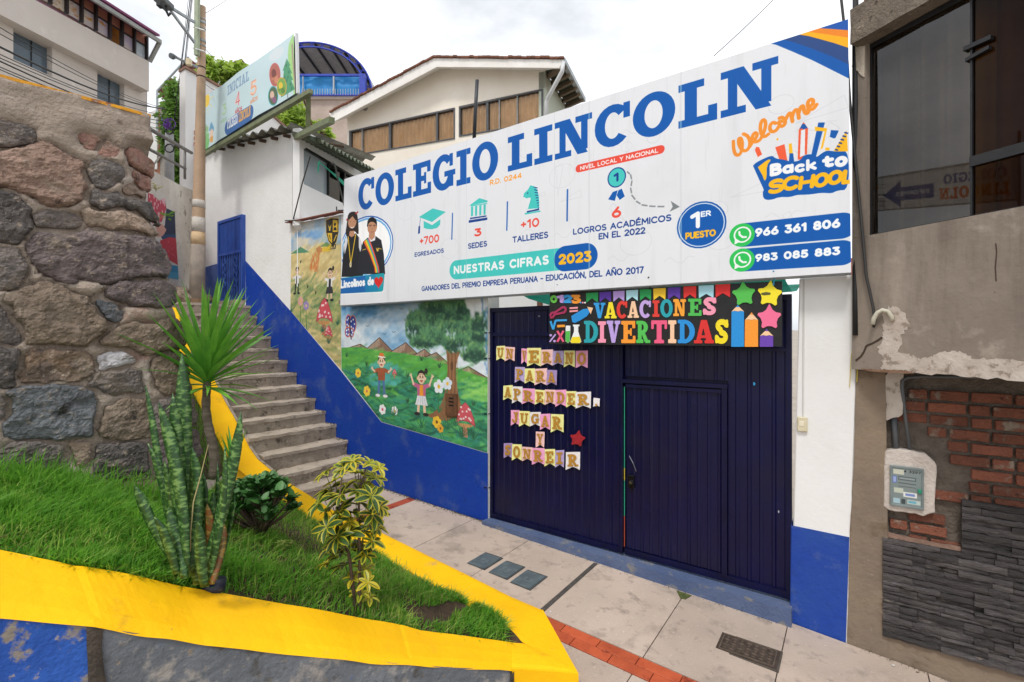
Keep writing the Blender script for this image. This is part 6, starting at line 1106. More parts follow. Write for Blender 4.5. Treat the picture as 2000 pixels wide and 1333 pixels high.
def capseg(name, a, b, th=.12):
    """bright rim segment between stations a..b, rounded outer edge, uneven lower line"""
    q = MB(); vs = []; n = 6; st = []
    for i in range(a, b):
        for k in range(n): st.append((i, k / n))
    st.append((b, 0))
    for j, (i, t) in enumerate(st):
        i2 = min(i + 1, len(I3) - 1); p = I3[i].lerp(I3[i2], t); o_ = O3[i].lerp(O3[i2], t); g = .004 if j in (0, len(st) - 1) else 0
        wob = (noise.noise(o_ * 3) * .010 + noise.noise(o_ * 9) * .004); mid = p.lerp(o_, .5) + Vector((0, 0, .012 + wob - g))
        drop = .035 + noise.noise(o_ * 4) * .02
        vs += [p + Vector((0, 0, -.1)), p + Vector((0, 0, wob * .6 - g)), mid, p.lerp(o_, .84) + Vector((0, 0, .006 + wob - g)), p.lerp(o_, .93) + Vector((0, 0, -.003)), o_ + Vector((0, 0, -.02 + noise.noise(o_ * 5) * .012))]
    m = 6; q.add(vs, [(j * m + k, (j + 1) * m + k, (j + 1) * m + k + 1, j * m + k + 1) for j in range(len(st) - 1) for k in range(m - 1)] + [tuple(range(m)), tuple(range((len(st) - 1) * m, len(st) * m))[::-1]])
    return q.build(name, m_yel2, planter, smooth=False, fix=True)
for a, b in ((0, 3), (3, 8), (8, 11)): capseg('rim_segment', a, b)
# vertical face under the rim, painted in worn blue and grey fields
def face(name, a, b, mat, off=0.):
    q = MB(); vs = []; n = 14; st = [(i, k / n) for i in range(a, b) for k in range(n)] + [(b, 0)]
    for i, t in st:
        i2 = min(i + 1, len(I3) - 1); p = I3[i].lerp(I3[i2], t); o_ = O3[i].lerp(O3[i2], t); dr = (o_ - p); dr.z = 0; dr.normalize()
        for k in range(9):
            z = -.015 - .12 * k; v = o_ + dr * (-.012 + .010 * k + off) + Vector((0, 0, z)); v += dr * (noise.noise(v * 3.5) * .018 + noise.noise(v * 11) * .008); vs.append(v)
    m = 9; q.add(vs, [(j * m + k, (j + 1) * m + k, (j + 1) * m + k + 1, j * m + k + 1) for j in range(len(st) - 1) for k in range(m - 1)]); return q.build(name, mat, planter, smooth=True)
face('blue_face', 0, 3, M('peeling_blue_paint', '1F4FA6', .8, '2A5CB0', 3, bump=1.3, bs=22, spots=[('8C8378', 7, .57, .64), ('173F8C', 5, .56, .70), ('A09486', 17, .62, .68)]))
face('grey_face', 3, 10, M('worn_grey_paint', '6F7379', .85, '5F6369', 2.6, bump=1.4, bs=20, spots=[('97918B', 6, .55, .66), ('4E4A46', 4.4, .57, .66), ('85796C', 19, .62, .68), ('5D6F93', 8, .66, .72), ('8D5A46', 15, .735, .76)]))
face('blue_face', 10, 11, _M['peeling_blue_paint'])
jn = MB(); p = O3[3] + Vector((.0, -.0, 0)); 
for (i, wd) in ((3, .07), (10, .03)):
    o_ = O3[i]; dr = (O3[i] - I3[i]); dr.z = 0; dr.normalize(); tg = (O3[i + 1] - O3[i]).normalized(); q = MB(); vs = []
    for k in range(12): z = -.02 - .085 * k; ww = wd * (1 + .8 * noise.noise(Vector((i, k * .7, 0)))); c = o_ + dr * (.022 + .008 * k) + Vector((0, 0, z)) + tg * .02 * noise.noise(Vector((i + 5, k * .5, 0))); vs += [c - tg * ww / 2 - dr * .02, c, c + tg * ww / 2 - dr * .02]
    q.add(vs, [(k * 3 + j, k * 3 + j + 1, k * 3 + j + 4, k * 3 + j + 3) for k in range(11) for j in range(2)]); q.build('broken_joint', M('dark_broken_concrete', '564C42', .95, '3B342D', 9, bump=2.4, bs=30), planter, smooth=True)
# kerb along the pavement and the stairs
def curb_pt(x, y, w_): return FP(x, y, w_)
co = [curb_pt(x, y, 1.5) for x, y in [(345, 601), (392, 682), (430, 765), (443, 790), (456, 812), (474, 846), (487, 873), (503, 896), (545, 930), (597, 962), (650, 995), (735, 1034), (820, 1076), (910, 1120), (1000, 1165)]] + [FP(1060, 1190, 1.59)]
CW = 1.84
ci = []
for k, p in enumerate(co): u, z = uz(p); ww = CW if k < 14 else CW + .02 * (k - 13); ci.append(FU(u, z - .005, ww + .05 * max(0, (8 - k) / 8)))
tipI, tipO = I3[-1], O3[-1]
ci[-1] = tipI.copy(); ci[-2] = tipI.lerp(ci[-3], .45)
def kerb(name, a, b):
    q = MB(); vs = []; st = [(i, k / 4) for i in range(a, b) for k in range(4)] + [(b, 0)]
    for j, (i, t) in enumerate(st):
        i2 = min(i + 1, len(co) - 1); o_ = co[i].lerp(co[i2], t); p = ci[i].lerp(ci[i2], t); g = .004 if j in (0, len(st) - 1) else 0; wob = noise.noise(o_ * 4) * .006
        vs += [p + Vector((0, 0, -.3)), p + Vector((0, 0, -.006 - g)), p.lerp(o_, .1) + Vector((0, 0, wob - g)), p.lerp(o_, .9) + Vector((0, 0, wob - g)), o_ + Vector((0, 0, -.01)), o_ + NF * .01 + Vector((0, 0, -.5))]
    m = 6; q.add(vs, [(j * m + k, (j + 1) * m + k, (j + 1) * m + k + 1, j * m + k + 1) for j in range(len(st) - 1) for k in range(m - 1)] + [tuple(range(m)), tuple(range((len(st) - 1) * m, len(st) * m))[::-1]]); return q.build(name, m_yel2, planter)
for a, b in ((0, 4), (4, 8), (8, 11), (11, 14), (14, 15)): kerb('kerb_segment', a, b)
q = MB(); a, b, c, e = co[-1], ci[-1], I3[-1], O3[-1]
q.prism([co[-1] + Vector((0, 0, -.002)), tipI + Vector((0, 0, -.002)), O3[-2] + Vector((0, 0, -.003)), O3[-1] + Vector((0, 0, -.003))], (0, 0, -.42)); q.build('tip_block', m_yel2, planter)
q = MB(); q.add([FU(*uz(p), 1.497) + Vector((0, 0, -.006)) for p in co[:9]] + [FU(*uz(p), 1.497) + Vector((0, 0, -.42)) for p in co[:9]], [(i, i + 1, i + 10, i + 9) for i in range(8)]); q.prism([FU(uz(co[i])[0], uz(co[i])[1] - .01, 1.46) for i in range(1, 9)] + [FU(uz(co[i])[0], uz(co[i])[1] - .6, 1.46) for i in range(8, 0, -1)], -NF * .036); q.build('kerb_side', m_riser, planter)
# soil surface between the front rim, the kerb and the stone wall
WL = [SP(*s2(-400, 920)), SP(*s2(-200, 928)), SP(*s2(0, 938)), SP(*s2(130, 950)), SP(*s2(270, 968)), SP(*s2(385, 982))]
A_ = [I3[0] + Vector((-1, -.6, .25)), I3[0], I3[2], I3[3], I3[4], I3[5], I3[6], I3[7], I3[8], I3[9], I3[10], I3[11]]
B_ = [WL[0], WL[1], WL[2], WL[3], WL[4], WL[5], (WL[5] + ci[7]) * .5, ci[8], ci[10], ci[11], ci[13], ci[14]]
NU, NV = 110, 34
def strip_at(L_, t): x = t * (len(L_) - 1); i = min(int(x), len(L_) - 2); return L_[i].lerp(L_[i + 1], x - i)
def soil(u, v):
    a, b = strip_at(A_, u), strip_at(B_, u); p = a.lerp(b, v); s = math.sin(math.pi * v); p.z += -.035 + .05 * s + noise.noise(p * 2.2) * .05 * s + noise.noise(p * 7) * .012
    return p
q = MB(); q.add([soil(i / NU, j / NV) for j in range(NV + 1) for i in range(NU + 1)], [(j * (NU + 1) + i, j * (NU + 1) + i + 1, (j + 1) * (NU + 1) + i + 1, (j + 1) * (NU + 1) + i) for j in range(NV) for i in range(NU)])
so = q.build('soil', m_soil, None, smooth=True); tag(so, kind='structure')
# the bank behind the wall end, beside the upper stairs
q = MB(); bank = [(ci[7], SP(.0, .1, -.3)), (ci[5], SP(-.02, .5, -.5)), (ci[3], SP(0, 1.0, -.9)), (ci[1], SP(0, 1.6, -1.5)), (ci[0], SP(0, 1.9, -2.2))]; vs = []
for a, b in bank:
    for k in range(6): p = a.lerp(b, k / 5); p.z = a.z - .05 + (b.z - a.z) * (k / 5) ** 1.4 + noise.noise(p * 3) * .05; vs.append(p)
q.add(vs, [(j * 6 + k, j * 6 + k + 1, (j + 1) * 6 + k + 1, (j + 1) * 6 + k) for j in range(4) for k in range(5)]); tag(q.build('soil_bank', m_soil, None, smooth=True), kind='structure')
# ================================================================ grass: one mesh of blades
gr = np.random.default_rng(7)
def blades(n, sampler, hfun, wfun, name, mat, segs=3):
    V_ = np.zeros((n, (segs + 1) * 2 - 1, 3)); k = 0
    for i in range(n):
        p = sampler(); h = hfun(p); wd = wfun(p); a = gr.uniform(0, 2 * math.pi); lean = gr.uniform(.1, 1.) ** 1.4 * h * .9; dx, dy = math.cos(a), math.sin(a); dx += .45; dy -= .35
        px_, py_ = -math.sin(a + .6), math.cos(a + .6); r_ = 0
        for s in range(segs + 1):
            t = s / segs; x, y, z = p[0] + dx * lean * t * t, p[1] + dy * lean * t * t, p[2] - .02 + h * (t - .32 * t * t * (lean / h))
            if s == segs: V_[i, r_] = (x, y, z)
            else: ww = wd * (1 - .5 * t); V_[i, r_] = (x - px_ * ww, y - py_ * ww, z); V_[i, r_ + 1] = (x + px_ * ww, y + py_ * ww, z); r_ += 2
    m = V_.shape[1]; base = (np.arange(n) * m)[:, None]; me = bpy.data.meshes.new(name); fl = []
    quads = np.concatenate([base + np.array([[2 * s, 2 * s + 1, 2 * s + 3, 2 * s + 2]]) for s in range(segs - 1)], 0); tris = base + np.array([[2 * segs - 2, 2 * segs - 1, 2 * segs]])
    nl = quads.size + tris.size; me.vertices.add(n * m); me.vertices.foreach_set('co', V_.ravel().astype(np.float32)); me.loops.add(nl); me.loops.foreach_set('vertex_index', np.concatenate([quads.ravel(), tris.ravel()]).astype(np.int32))
    npol = len(quads) + len(tris); me.polygons.add(npol); ls = np.concatenate([np.arange(len(quads)) * 4, len(quads) * 4 + np.arange(len(tris)) * 3]); me.polygons.foreach_set('loop_start', ls.astype(np.int32))
    me.update(calc_edges=True); me.validate(); me.materials.append(mat); me.polygons.foreach_set('use_smooth', [True] * npol); o = bpy.data.objects.new(name, me); COL.objects.link(o); tag(o, kind='stuff'); return o
m_grass = M('grass_blade', '82BE40', .5, '5C9830', 7, (.3, .7), trans=.45, rand=0, spots=[('C4BC78', 60, .66, .70), ('A0CC50', 9, .56, .66), ('B4B06A', 23, .68, .74), ('46802A', 15, .60, .66)])
clumps = [(gr.uniform(), gr.uniform(), gr.uniform(.6, 1.5)) for _ in range(260)]
def samp_grass():
    while True:
        if gr.uniform() < .4: c = clumps[gr.integers(260)]; u, v = c[0] + gr.normal() * .012, c[1] + gr.normal() * .05
        else: u, v = gr.uniform(), gr.uniform()
        if 0.02 < u < .985 and .01 < v < .975:
            p = soil(u, v)
            if p.x > -4.2 and (u < .96 or gr.uniform() < .3) and noise.noise(Vector((p.x * 2.6, p.y * 2.6, 3))) > -.32 - .22 * (p.x < -1.0): return (p.x, p.y, p.z, u, v)
def hgr(p):
    n_ = .75 + .7 * noise.noise(Vector((p[0] * 1.7, p[1] * 1.7, 8))); u, v = p[3], p[4]; wallb = max(0, 1 - abs(u - .25) / .22) * v
    return max(.03, (.10 + .07 * max(0, .62 - u) / .62 + .05 * wallb) * n_ * gr.uniform(.6, 1.3))
blades(62000, samp_grass, hgr, lambda p: gr.uniform(.0030, .0062) * (1.2 if p[3] < .5 else 1), 'grass', m_grass)
def samp_tall():
    while True:
        u, v = gr.uniform(.02, .47), 1 - abs(gr.normal()) * .16
        if 0 < v < .99: p = soil(u, v); return (p.x, p.y, p.z, u, v)
blades(1500, samp_tall, lambda p: gr.uniform(.14, .36), lambda p: gr.uniform(.003, .0055), 'long_grass', m_grass, 4)
blades(9000, samp_grass, lambda p: gr.uniform(.03, .10), lambda p: .003, 'dry_grass', M('dry_grass_blade', 'B9AC72', .8, '8E8350', 8, trans=.2))
blades(7000, samp_grass, lambda p: gr.uniform(.05, .17), lambda p: gr.uniform(.002, .004), 'pale_grass', M('pale_grass_blade', 'B4CE62', .6, '8FB048', 8, trans=.4))
def samp_bank():
    j = gr.uniform(0, 3.99); a0_, b0__ = bank[int(j)]; a1_, b1__ = bank[int(j) + 1]; t = j - int(j); k = gr.uniform(0, 1); a = a0_.lerp(a1_, t); b = b0__.lerp(b1__, t); p = a.lerp(b, k); return (p.x, p.y, a.z - .05 + (b.z - a.z) * k ** 1.4, .5, .5)
blades(2500, samp_bank, lambda p: gr.uniform(.06, .2), lambda p: .003, 'bank_grass', m_grass)
# ================================================================ plants
def leaf_mesh(name, L_, W_, prof, mat, n=6, droop=.0, fold=.15, thick=False):
    vs = []; fs = []
    for i in range(n + 1):
        t = i / n; w_ = W_ * prof(t); x = L_ * t; z = -droop * t * t * L_; vs += [(x, -w_ / 2, z + fold * w_), (x, 0, z), (x, w_ / 2, z + fold * w_)]
    for i in range(n): fs += [(i * 3, i * 3 + 1, i * 3 + 4, i * 3 + 3), (i * 3 + 1, i * 3 + 2, i * 3 + 5, i * 3 + 4)]
    me = bpy.data.meshes.new(name); me.from_pydata(vs, [], fs); me.polygons.foreach_set('use_smooth', [True] * len(fs))
    for q_ in (mat if isinstance(mat, list) else [mat]): me.materials.append(q_)
    return me
def put_leaf(me, name, parent, pos, dirv, upv=(0, 0, 1), sc_=1., roll=0.):
    d_ = Vector(dirv).normalized(); u_ = Vector(upv); sx = u_.cross(d_)
    if sx.length < 1e-3: sx = Vector((1, 0, 0)).cross(d_)
    sx.normalize(); nn = d_.cross(sx); m = Matrix((d_, sx, nn)).transposed().to_4x4(); m = m @ Matrix.Rotation(roll, 4, 'X') @ Matrix.Scale(sc_, 4)
    o = bpy.data.objects.new(name, me); COL.objects.link(o); o.parent = parent; m.translation = Vector(pos) - wloc(parent); o.matrix_basis = m; return o
pr = random.Random(21)
# spiky yucca
yu_b = at(418, 935, 4.35); yu_t = at(402, 745, 4.35); yucca = thing('yucca', 'spiky green yucca on a slim ringed trunk beside the stone wall', 'yucca', yu_b)
q = MB(); pts = [yu_b.lerp(yu_t, t / 14) + Vector((.02 * math.sin(t * .5), 0, 0)) for t in range(15)]; q.tube(pts, [(.046 - .001 * t) * (1.08 if t % 2 else .97) for t in range(15)], 10); q.build('trunk', M('ringed_trunk_bark', '8D8070', .9, '6A5E50', 7, bump=1.5, bs=50, stretch=(1, 1, 5)), yucca, smooth=True)
m_yl = M('yucca_leaf', '7DB944', .42, '569636', 4, (.35, .65), trans=.2, spots=[('8FA84A', 7, .66, .76), ('7A6A34', 11, .73, .77)])
yv = [leaf_mesh('leaf', L_, W_, lambda t: (.45 + 1.1 * t if t < .35 else .835 * (1 - (t - .35) / .65) ** .8 + .0) * 1.15, m_yl, 8, dr, .28) for L_, W_, dr in ((.88, .075, .01), (.88, .08, .03), (.82, .075, .08), (.62, .055, .22))]
crown = at(404, 735, 4.35)
for k in range(74):
    f = k / 74; el = R(86 - 74 * f ** 1.0 + pr.uniform(-6, 6)); az = k * 2.39996; el = el if f < .86 else R(pr.uniform(-22, 8))
    d_ = Vector((math.cos(az) * math.cos(el) + .16, math.sin(az) * math.cos(el), math.sin(el))); put_leaf(yv[0 if f < .3 else 1 if f < .6 else 2 if f < .8 else 3], 'leaf', yucca, crown + Vector((0, 0, .1 - .22 * f)) + d_ * .02, d_, sc_=pr.uniform(.78, 1.0), roll=pr.uniform(-.3, .3))
# young yucca shoots by the kerb
y2 = thing('yucca_shoot', 'small tuft of upright green leaves between snake plant and kerb', 'plant', at(455, 930, 4.2))
for k in range(9): az = k * 2.4; put_leaf(yv[2], 'leaf', y2, at(455, 925, 4.2), (math.cos(az) * .22, math.sin(az) * .22, 1), sc_=pr.uniform(.38, .55))
# snake plant: tall banded leaves, each a part
sp_b = at(385, 1142, 2.75); snake = thing('snake_plant', 'clump of tall banded snake plant leaves in the grass before the wall', 'snake plant', sp_b)
def snake_mat(nm, a, b, c):
    m = bpy.data.materials.new(nm); m.use_nodes = True; n = m.node_tree; N = n.nodes; k = n.links.new; bs_ = N['Principled BSDF']; bs_.inputs['Roughness'].default_value = .45
    uvm = N.new('ShaderNodeTexCoord'); mp_ = N.new('ShaderNodeMapping'); mp_.inputs['Scale'].default_value = (60, 4.5, 1); k(uvm.outputs['UV'], mp_.inputs[0])
    oi = N.new('ShaderNodeObjectInfo'); k(oi.outputs['Random'], mp_.inputs['Location']); t = N.new('ShaderNodeTexNoise'); t.inputs['Scale'].default_value = 1; t.inputs['Detail'].default_value = 5; t.inputs['Distortion'].default_value = .25; k(mp_.outputs[0], t.inputs[0])
    rp_ = N.new('ShaderNodeValToRGB'); e = rp_.color_ramp.elements; e[0].position = .46; e[1].position = .64; e[0].color = (*hx(a), 1); e[1].color = (*hx(b), 1); x = e.new(.53); x.color = (*hx(c), 1); k(t.outputs[0], rp_.inputs[0]); k(rp_.outputs[0], bs_.inputs['Base Color']); return m
m_sn = snake_mat('snake_leaf_bands', '24461F', '6F9050', '3B642E'); m_sn2 = snake_mat('snake_leaf_dry', '7A4A22', 'A8843C', '5C5A30')
LV = [((345, 1112), (283, 753), 23, 0), ((362, 1122), (310, 787), 30, 0), ((372, 1128), (337, 769), 34, 0), ((376, 1124), (355, 690), 33, 0), ((352, 1118), (288, 866), 32, 0), ((392, 1142), (470, 805), 34, 0), ((398, 1146), (438, 872), 31, 0), ((406, 1142), (424, 905), 28, 0), ((418, 1132), (458, 972), 22, 0), ((334, 1100), (262, 948), 24, 0), ((386, 1132), (396, 925), 27, 0), ((368, 1126), (374, 872), 30, 0), ((404, 1132), (404, 985), 20, 1), ((360, 1130), (330, 990), 26, 0), ((380, 1144), (362, 1010), 28, 0), ((398, 1148), (386, 1020), 26, 0), ((344, 1122), (300, 1010), 24, 0), ((412, 1142), (436, 1020), 22, 1), ((350, 1118), (320, 900), 26, 0), ((388, 1136), (416, 960), 24, 0)]
for i, (b_, t_, wpx, dry) in enumerate(LV):
    Y0 = 2.75 + pr.uniform(-.14, .16); a = at(b_[0], b_[1], Y0); Y1 = Y0 + pr.uniform(-.05, .12); e = at(t_[0], t_[1], Y1); n = 14; W_ = wpx * .86 / FPX * Y0; ax = (e - a); ln = ax.length; dn = ax.normalized(); side = Vector((math.cos(pr.uniform(-.5, .5)), math.sin(pr.uniform(-.6, .6)), 0)).normalized(); side = (side - dn * side.dot(dn)).normalized(); nn = dn.cross(side); cv_ = pr.uniform(-.05, .05); tw_ = pr.uniform(-.7, .7)
    me = bpy.data.meshes.new('leaf'); vs = []; uv = []
    for j in range(n + 1):
        t = j / n; w_ = W_ * (.62 + .45 * math.sin(min(t / .55, 1) * math.pi / 2)) * (1 if t < .72 else max(0.02, math.cos((t - .72) / .28 * math.pi / 2)) ** .75); th = tw_ * t; s_ = side * math.cos(th) + nn * math.sin(th); n_ = nn * math.cos(th) - side * math.sin(th); c = a + ax * t + side * cv_ * math.sin(t * math.pi) * ln * .8
        for m_ in range(5): q_ = (m_ - 2) / 2; vs.append(c + s_ * q_ * w_ / 2 + n_ * (.22 * w_ * q_ * q_)); uv.append((t * ln, (q_ + 1) * w_ * 3))
    wl = wloc(snake); me.from_pydata([v - wl for v in vs], [], [(j * 5 + k, j * 5 + k + 1, (j + 1) * 5 + k + 1, (j + 1) * 5 + k) for j in range(n) for k in range(4)]); ul = me.uv_layers.new(name='UVMap')
    for lp in me.loops: ul.data[lp.index].uv = uv[lp.vertex_index]
    me.polygons.foreach_set('use_smooth', [True] * len(me.polygons)); me.materials.append(m_sn2 if dry else m_sn); o = bpy.data.objects.new('leaf', me); COL.objects.link(o); o.parent = snake
    sd_ = o.modifiers.new('thickness', 'SOLIDIFY'); sd_.thickness = .006
    if dry: o['label'] = 'dry orange brown leaf'
pc = at(418, 1143, 2.85); q = MB(); q.tube([pc + Vector((0, 0, -.1)), pc + Vector((0, 0, -.02)), pc + Vector((0, 0, .025)), pc + Vector((0, 0, .028)), pc + Vector((0, 0, -.02))], [.05, .062, .066, .058, .056], 18, caps=False); pt = solo(q, 'plant_pot', M('dark_blue_plastic', '1A1F33', .4), 'sunken dark plastic pot rim at the foot of the snake plant', 'plant pot', smooth=True)
q = MB(); q.tube([pc + Vector((0, 0, -.02)), pc + Vector((0, 0, .0))], [.056, .055], 14); q.build('pot_soil', m_soil, pt)
# dry curved stalk
solo(MB().tube([at(x, y, 2.7) for x, y in [(372, 1100), (372, 1040), (378, 980), (392, 930), (404, 880), (407, 868)]], [.004, .004, .0035, .003, .002, .001], 5), 'dry_stalk', M('dry_straw', 'B5A878', .8), 'thin dry straw coloured stalk curving up among the snake plant leaves', 'stalk', smooth=True)
# jade bush
jb = at(508, 1030, 4.0); jade = thing('jade_bush', 'low dark green jade bush with glossy round leaves by the stairs', 'bush', jb)
m_jd = M('jade_leaf', '4A7E38', .5, '34602C', 6, (.35, .65), spots=[('5C8A44', 12, .62, .72)], rand=.25)
jl = [leaf_mesh('leaf', .085, .052, lambda t: math.sin(math.pi * min(1, .12 + t * .85)) ** .7, m_jd, 4, .1, .12), leaf_mesh('leaf', .07, .045, lambda t: math.sin(math.pi * min(1, .12 + t * .85)) ** .7, m_jd, 4, .2, .15)]
m_bk = M('grey_brown_bark', '6B5A49', .9, '52443A', 12, bump=1, bs=60)
tips = []
for k in range(88):
    th = pr.uniform(0, 2 * math.pi); el = R(pr.uniform(-2, 85)); rr = pr.uniform(.78, 1.0) if k < 56 else pr.uniform(.45, .75); c = jb + Vector((math.cos(th) * math.cos(el) * .36 * rr, math.sin(th) * math.cos(el) * .3 * rr, .04 + math.sin(el) * .37 * rr + .03)); tips.append(c)
stem = MB()
for c in tips: m_ = jb.lerp(c, .5) + Vector((0, 0, -.03)); stem.tube([jb + Vector((pr.uniform(-.03, .03), pr.uniform(-.03, .03), -.05)), m_, c], [.013, .009, .005], 5)
stem.build('stem', m_bk, jade, smooth=True)
nleaf = 0; extra = MB()
for ti, c in enumerate(tips):
    dd_ = (c - jb).normalized()
    for k in range(10):
        az = k * 2.4 + ti; t = k / 10; base = c - dd_ * .05 * t; side = Vector((math.cos(az), math.sin(az), .25)).normalized(); v = (dd_ * (.9 - .6 * t) + side).normalized()
        if nleaf < 290: put_leaf(jl[k % 2], 'leaf', jade, base, v, sc_=pr.uniform(.8, 1.25), roll=pr.uniform(-.6, .6)); nleaf += 1
        else:
            sx = Vector((0, 0, 1)).cross(v); sx = (sx.normalized() if sx.length > .01 else Vector((1, 0, 0))); L2 = .078 * pr.uniform(.8, 1.2); up_ = v.cross(sx) * -.006
            extra.add([base, base + v * L2 * .3 + sx * .02, base + v * L2 * .72 + sx * .024 - up_, base + v * L2, base + v * L2 * .72 - sx * .024 - up_, base + v * L2 * .3 - sx * .02], [(0, 1, 2, 3, 4, 5)])
tag(extra.build('foliage', m_jd, jade, fix=False), kind='stuff')
# variegated schefflera shrub
sb = at(702, 1200, 3.38); sch = thing('variegated_shrub', 'slender shrub with yellow edged green leaves near the planter tip', 'shrub', sb)
m_sg = M('shrub_leaf_green', '2E4A20', .4, '3F5A24', 8, (.35, .65), trans=.1); m_sy = M('shrub_leaf_yellow_edge', 'C9B427', .45, '9CA52C', 6, (.35, .65), trans=.2)
def sch_leaf(L_, W_, yel):
    n = 6; prof = lambda t: math.sin(math.pi * min(1, .08 + .88 * t)) ** .8 * (1 + .35 * (t - .5)); vs = []; fs = []; mi = []
    for i in range(n + 1):
        t = i / n; w_ = W_ * prof(t); x = L_ * t; z = -.22 * t * t * L_
        for s_, f_ in ((-1, .5), (-yel, .5), (0, 0), (yel, .5), (1, .5)): vs.append((x, s_ * w_ * .5, z + .22 * abs(s_) * w_))
    for i in range(n):
        for k in range(4): fs.append((i * 5 + k, i * 5 + k + 1, (i + 1) * 5 + k + 1, (i + 1) * 5 + k)); mi.append(1 if (k in (0, 3) or i == n - 1 and yel < .6) else 0)
    me = bpy.data.meshes.new('leaflet'); me.from_pydata(vs, [], fs); me.materials.append(m_sg); me.materials.append(m_sy); me.polygons.foreach_set('material_index', mi); me.polygons.foreach_set('use_smooth', [True] * len(fs)); return me
sl_ = [sch_leaf(.125, .05, .66), sch_leaf(.10, .042, .45), sch_leaf(.085, .036, .15)]
wh = [(636, 925, 1), (655, 940, 1), (688, 902, 1), (722, 905, 2), (740, 915, 2), (705, 925, 1), (733, 935, 1), (668, 968, 0), (632, 975, 0), (622, 985, 0), (650, 990, 1), (700, 962, 1), (725, 970, 0), (742, 990, 1), (690, 1003, 0), (655, 1020, 0), (716, 1020, 1), (682, 1042, 0), (646, 1070, 0), (668, 1078, 0), (704, 1072, 0), (728, 1058, 1), (640, 1100, 1), (660, 1050, 0), (714, 1112, 2), (690, 1130, 2), (718, 1138, 2), (722, 1168, 2), (704, 1160, 2), (678, 945, 2), (640, 1030, 0), (735, 1030, 1), (715, 945, 2), (672, 915, 1), (695, 985, 1), (665, 1000, 0), (710, 1040, 0), (690, 1065, 1), (650, 1045, 1), (728, 1005, 0), (700, 925, 2), (646, 955, 0), (675, 1105, 0), (712, 1085, 1), (735, 985, 2), (685, 1020, 2)]
stems = [[(695, 1205), (690, 1150), (682, 1085), (668, 1030), (662, 985), (668, 930)], [(703, 1205), (702, 1150), (703, 1080), (700, 1020), (702, 960), (715, 915)]]
for st in stems:
    MB().tube([at(x, y, 3.38) for x, y in st], [.014, .0125, .0115, .010, .008, .005], 7).build('stem', m_bk, sch, smooth=True)
pet = MB(); nl = 0
for (x, y, v) in wh:
    c = at(x, y, 3.38 + pr.uniform(-.13, .13)); st = stems[0] if x < 685 else stems[1]; b_ = min(st, key=lambda p: abs(p[1] - (y + 38))); b3 = at(b_[0], b_[1], 3.38); pet.tube([b3, b3.lerp(c, .5) + Vector((0, 0, -.015)), c], [.0035, .003, .0025], 4)
    out = (c - at(688, 1010, 3.38)); out.z = abs(out.z) * .2; out = (out.normalized() * .6 + Vector((0, -.35, .75))).normalized(); nlf = 8 if v < 2 else 6
    t1 = out.cross(Vector((.3, .2, 1))).normalized(); t2 = out.cross(t1)
    for k in range(nlf):
        a = 2 * math.pi * k / nlf + pr.uniform(-.2, .2); d_ = (t1 * math.cos(a) + t2 * math.sin(a)) * 1. + out * pr.uniform(.05, .35); put_leaf(sl_[v], 'leaflet', sch, c, d_, upv=out, sc_=pr.uniform(.75, 1.1), roll=pr.uniform(-.25, .25)); nl += 1
tag(pet.build('leaf_stalk', M('green_stalk', '5F6A34', .7), sch, smooth=True), kind='stuff')
# small weeds
def weed(px, py, Y, n, L_, label, col):
    t = thing('weed', label, 'weed', at(px, py, Y)); me = leaf_mesh('leaf', L_, L_ * .42, lambda t: math.sin(math.pi * min(1, .1 + .88 * t)) ** .8, M('weed_leaf_' + col, col, .6, None, trans=.2), 4, .3, .15)
    for k in range(n): put_leaf(me, 'leaf', t, at(px, py, Y) + Vector((pr.uniform(-L_, L_), pr.uniform(-L_, L_) * .5, pr.uniform(0, L_ * 1.2))), (math.cos(k * 2.4), math.sin(k * 2.4), .5), sc_=pr.uniform(.7, 1.2))
weed(556, 1072, 3.55, 22, .045, 'small low weed with a yellow tinge in the grass below the jade bush', '6B7A2C')
weed(325, 432, 5.2, 14, .07, 'green sprig sprouting from the end of the stone wall beside the painted figure', '6FA03A')
weed(300, 372, 5.0, 16, .05, 'pale dry sprig at the upper end of the stone wall', 'B5AE78')
# ================================================================ yard behind the gate: net, inner wall
q = MB(); nn_ = 16; vs = []
for j in range(5):
    for i in range(nn_ + 1):
        t = i / nn_; s = j / 4; u = -3.75 + 3.2 * t; vs.append(FU(u, 3.33 - .20 * math.sin(math.pi * s) - .05 * math.sin(math.pi * t * 2) * s + .03 * math.sin(i * 1.7), -.03 - 2.4 * s))
q.add(vs, [(j * (nn_ + 1) + i, j * (nn_ + 1) + i + 1, (j + 1) * (nn_ + 1) + i + 1, (j + 1) * (nn_ + 1) + i) for j in range(4) for i in range(nn_)])
solo(q, 'shade_net', M('teal_shade_net', '1E9E86', .7, '177F6C', 6, trans=.5), 'teal shade net stretched over the yard, seen under the billboard', 'shade net', smooth=True, fix=False)
yw = thing('yard_building', 'white yard building with brown posts seen between billboard and gate', 'building', FU(-3.5, 0, -3.2))
MB().fbox(-8.4, -.9, -.5, 3.75, -3.2, -3.5).build('wall', m_whiteclean, yw)
for u in (-7.2, -5.2, -4.2, -2.6): MB().fbox(u, u + .09, 0, 3.75, -3.12, -3.2).build('post', M('brown_steel_post', '6B4A3A', .7), yw)
q = MB(); q.beam(FU(-5.2, 3.1, -3.1), FU(-3.9, 3.7, -3.1), .06, .06); q.build('brace', M('brown_steel_post', ''), yw)
q = corr(FU(-.3, 3.42, -2.6), FU(2.2, 3.42, -2.6), FU(2.2, 3.75, -3.4), FU(-.3, 3.75, -3.4), 9, .05); solo(q, 'tiled_roof', M('red_roof_tile', '9C4A34', .9, '7E3A28', 6, bump=1, rand=.1), 'small red tiled roof behind the gate pillar', 'roof')
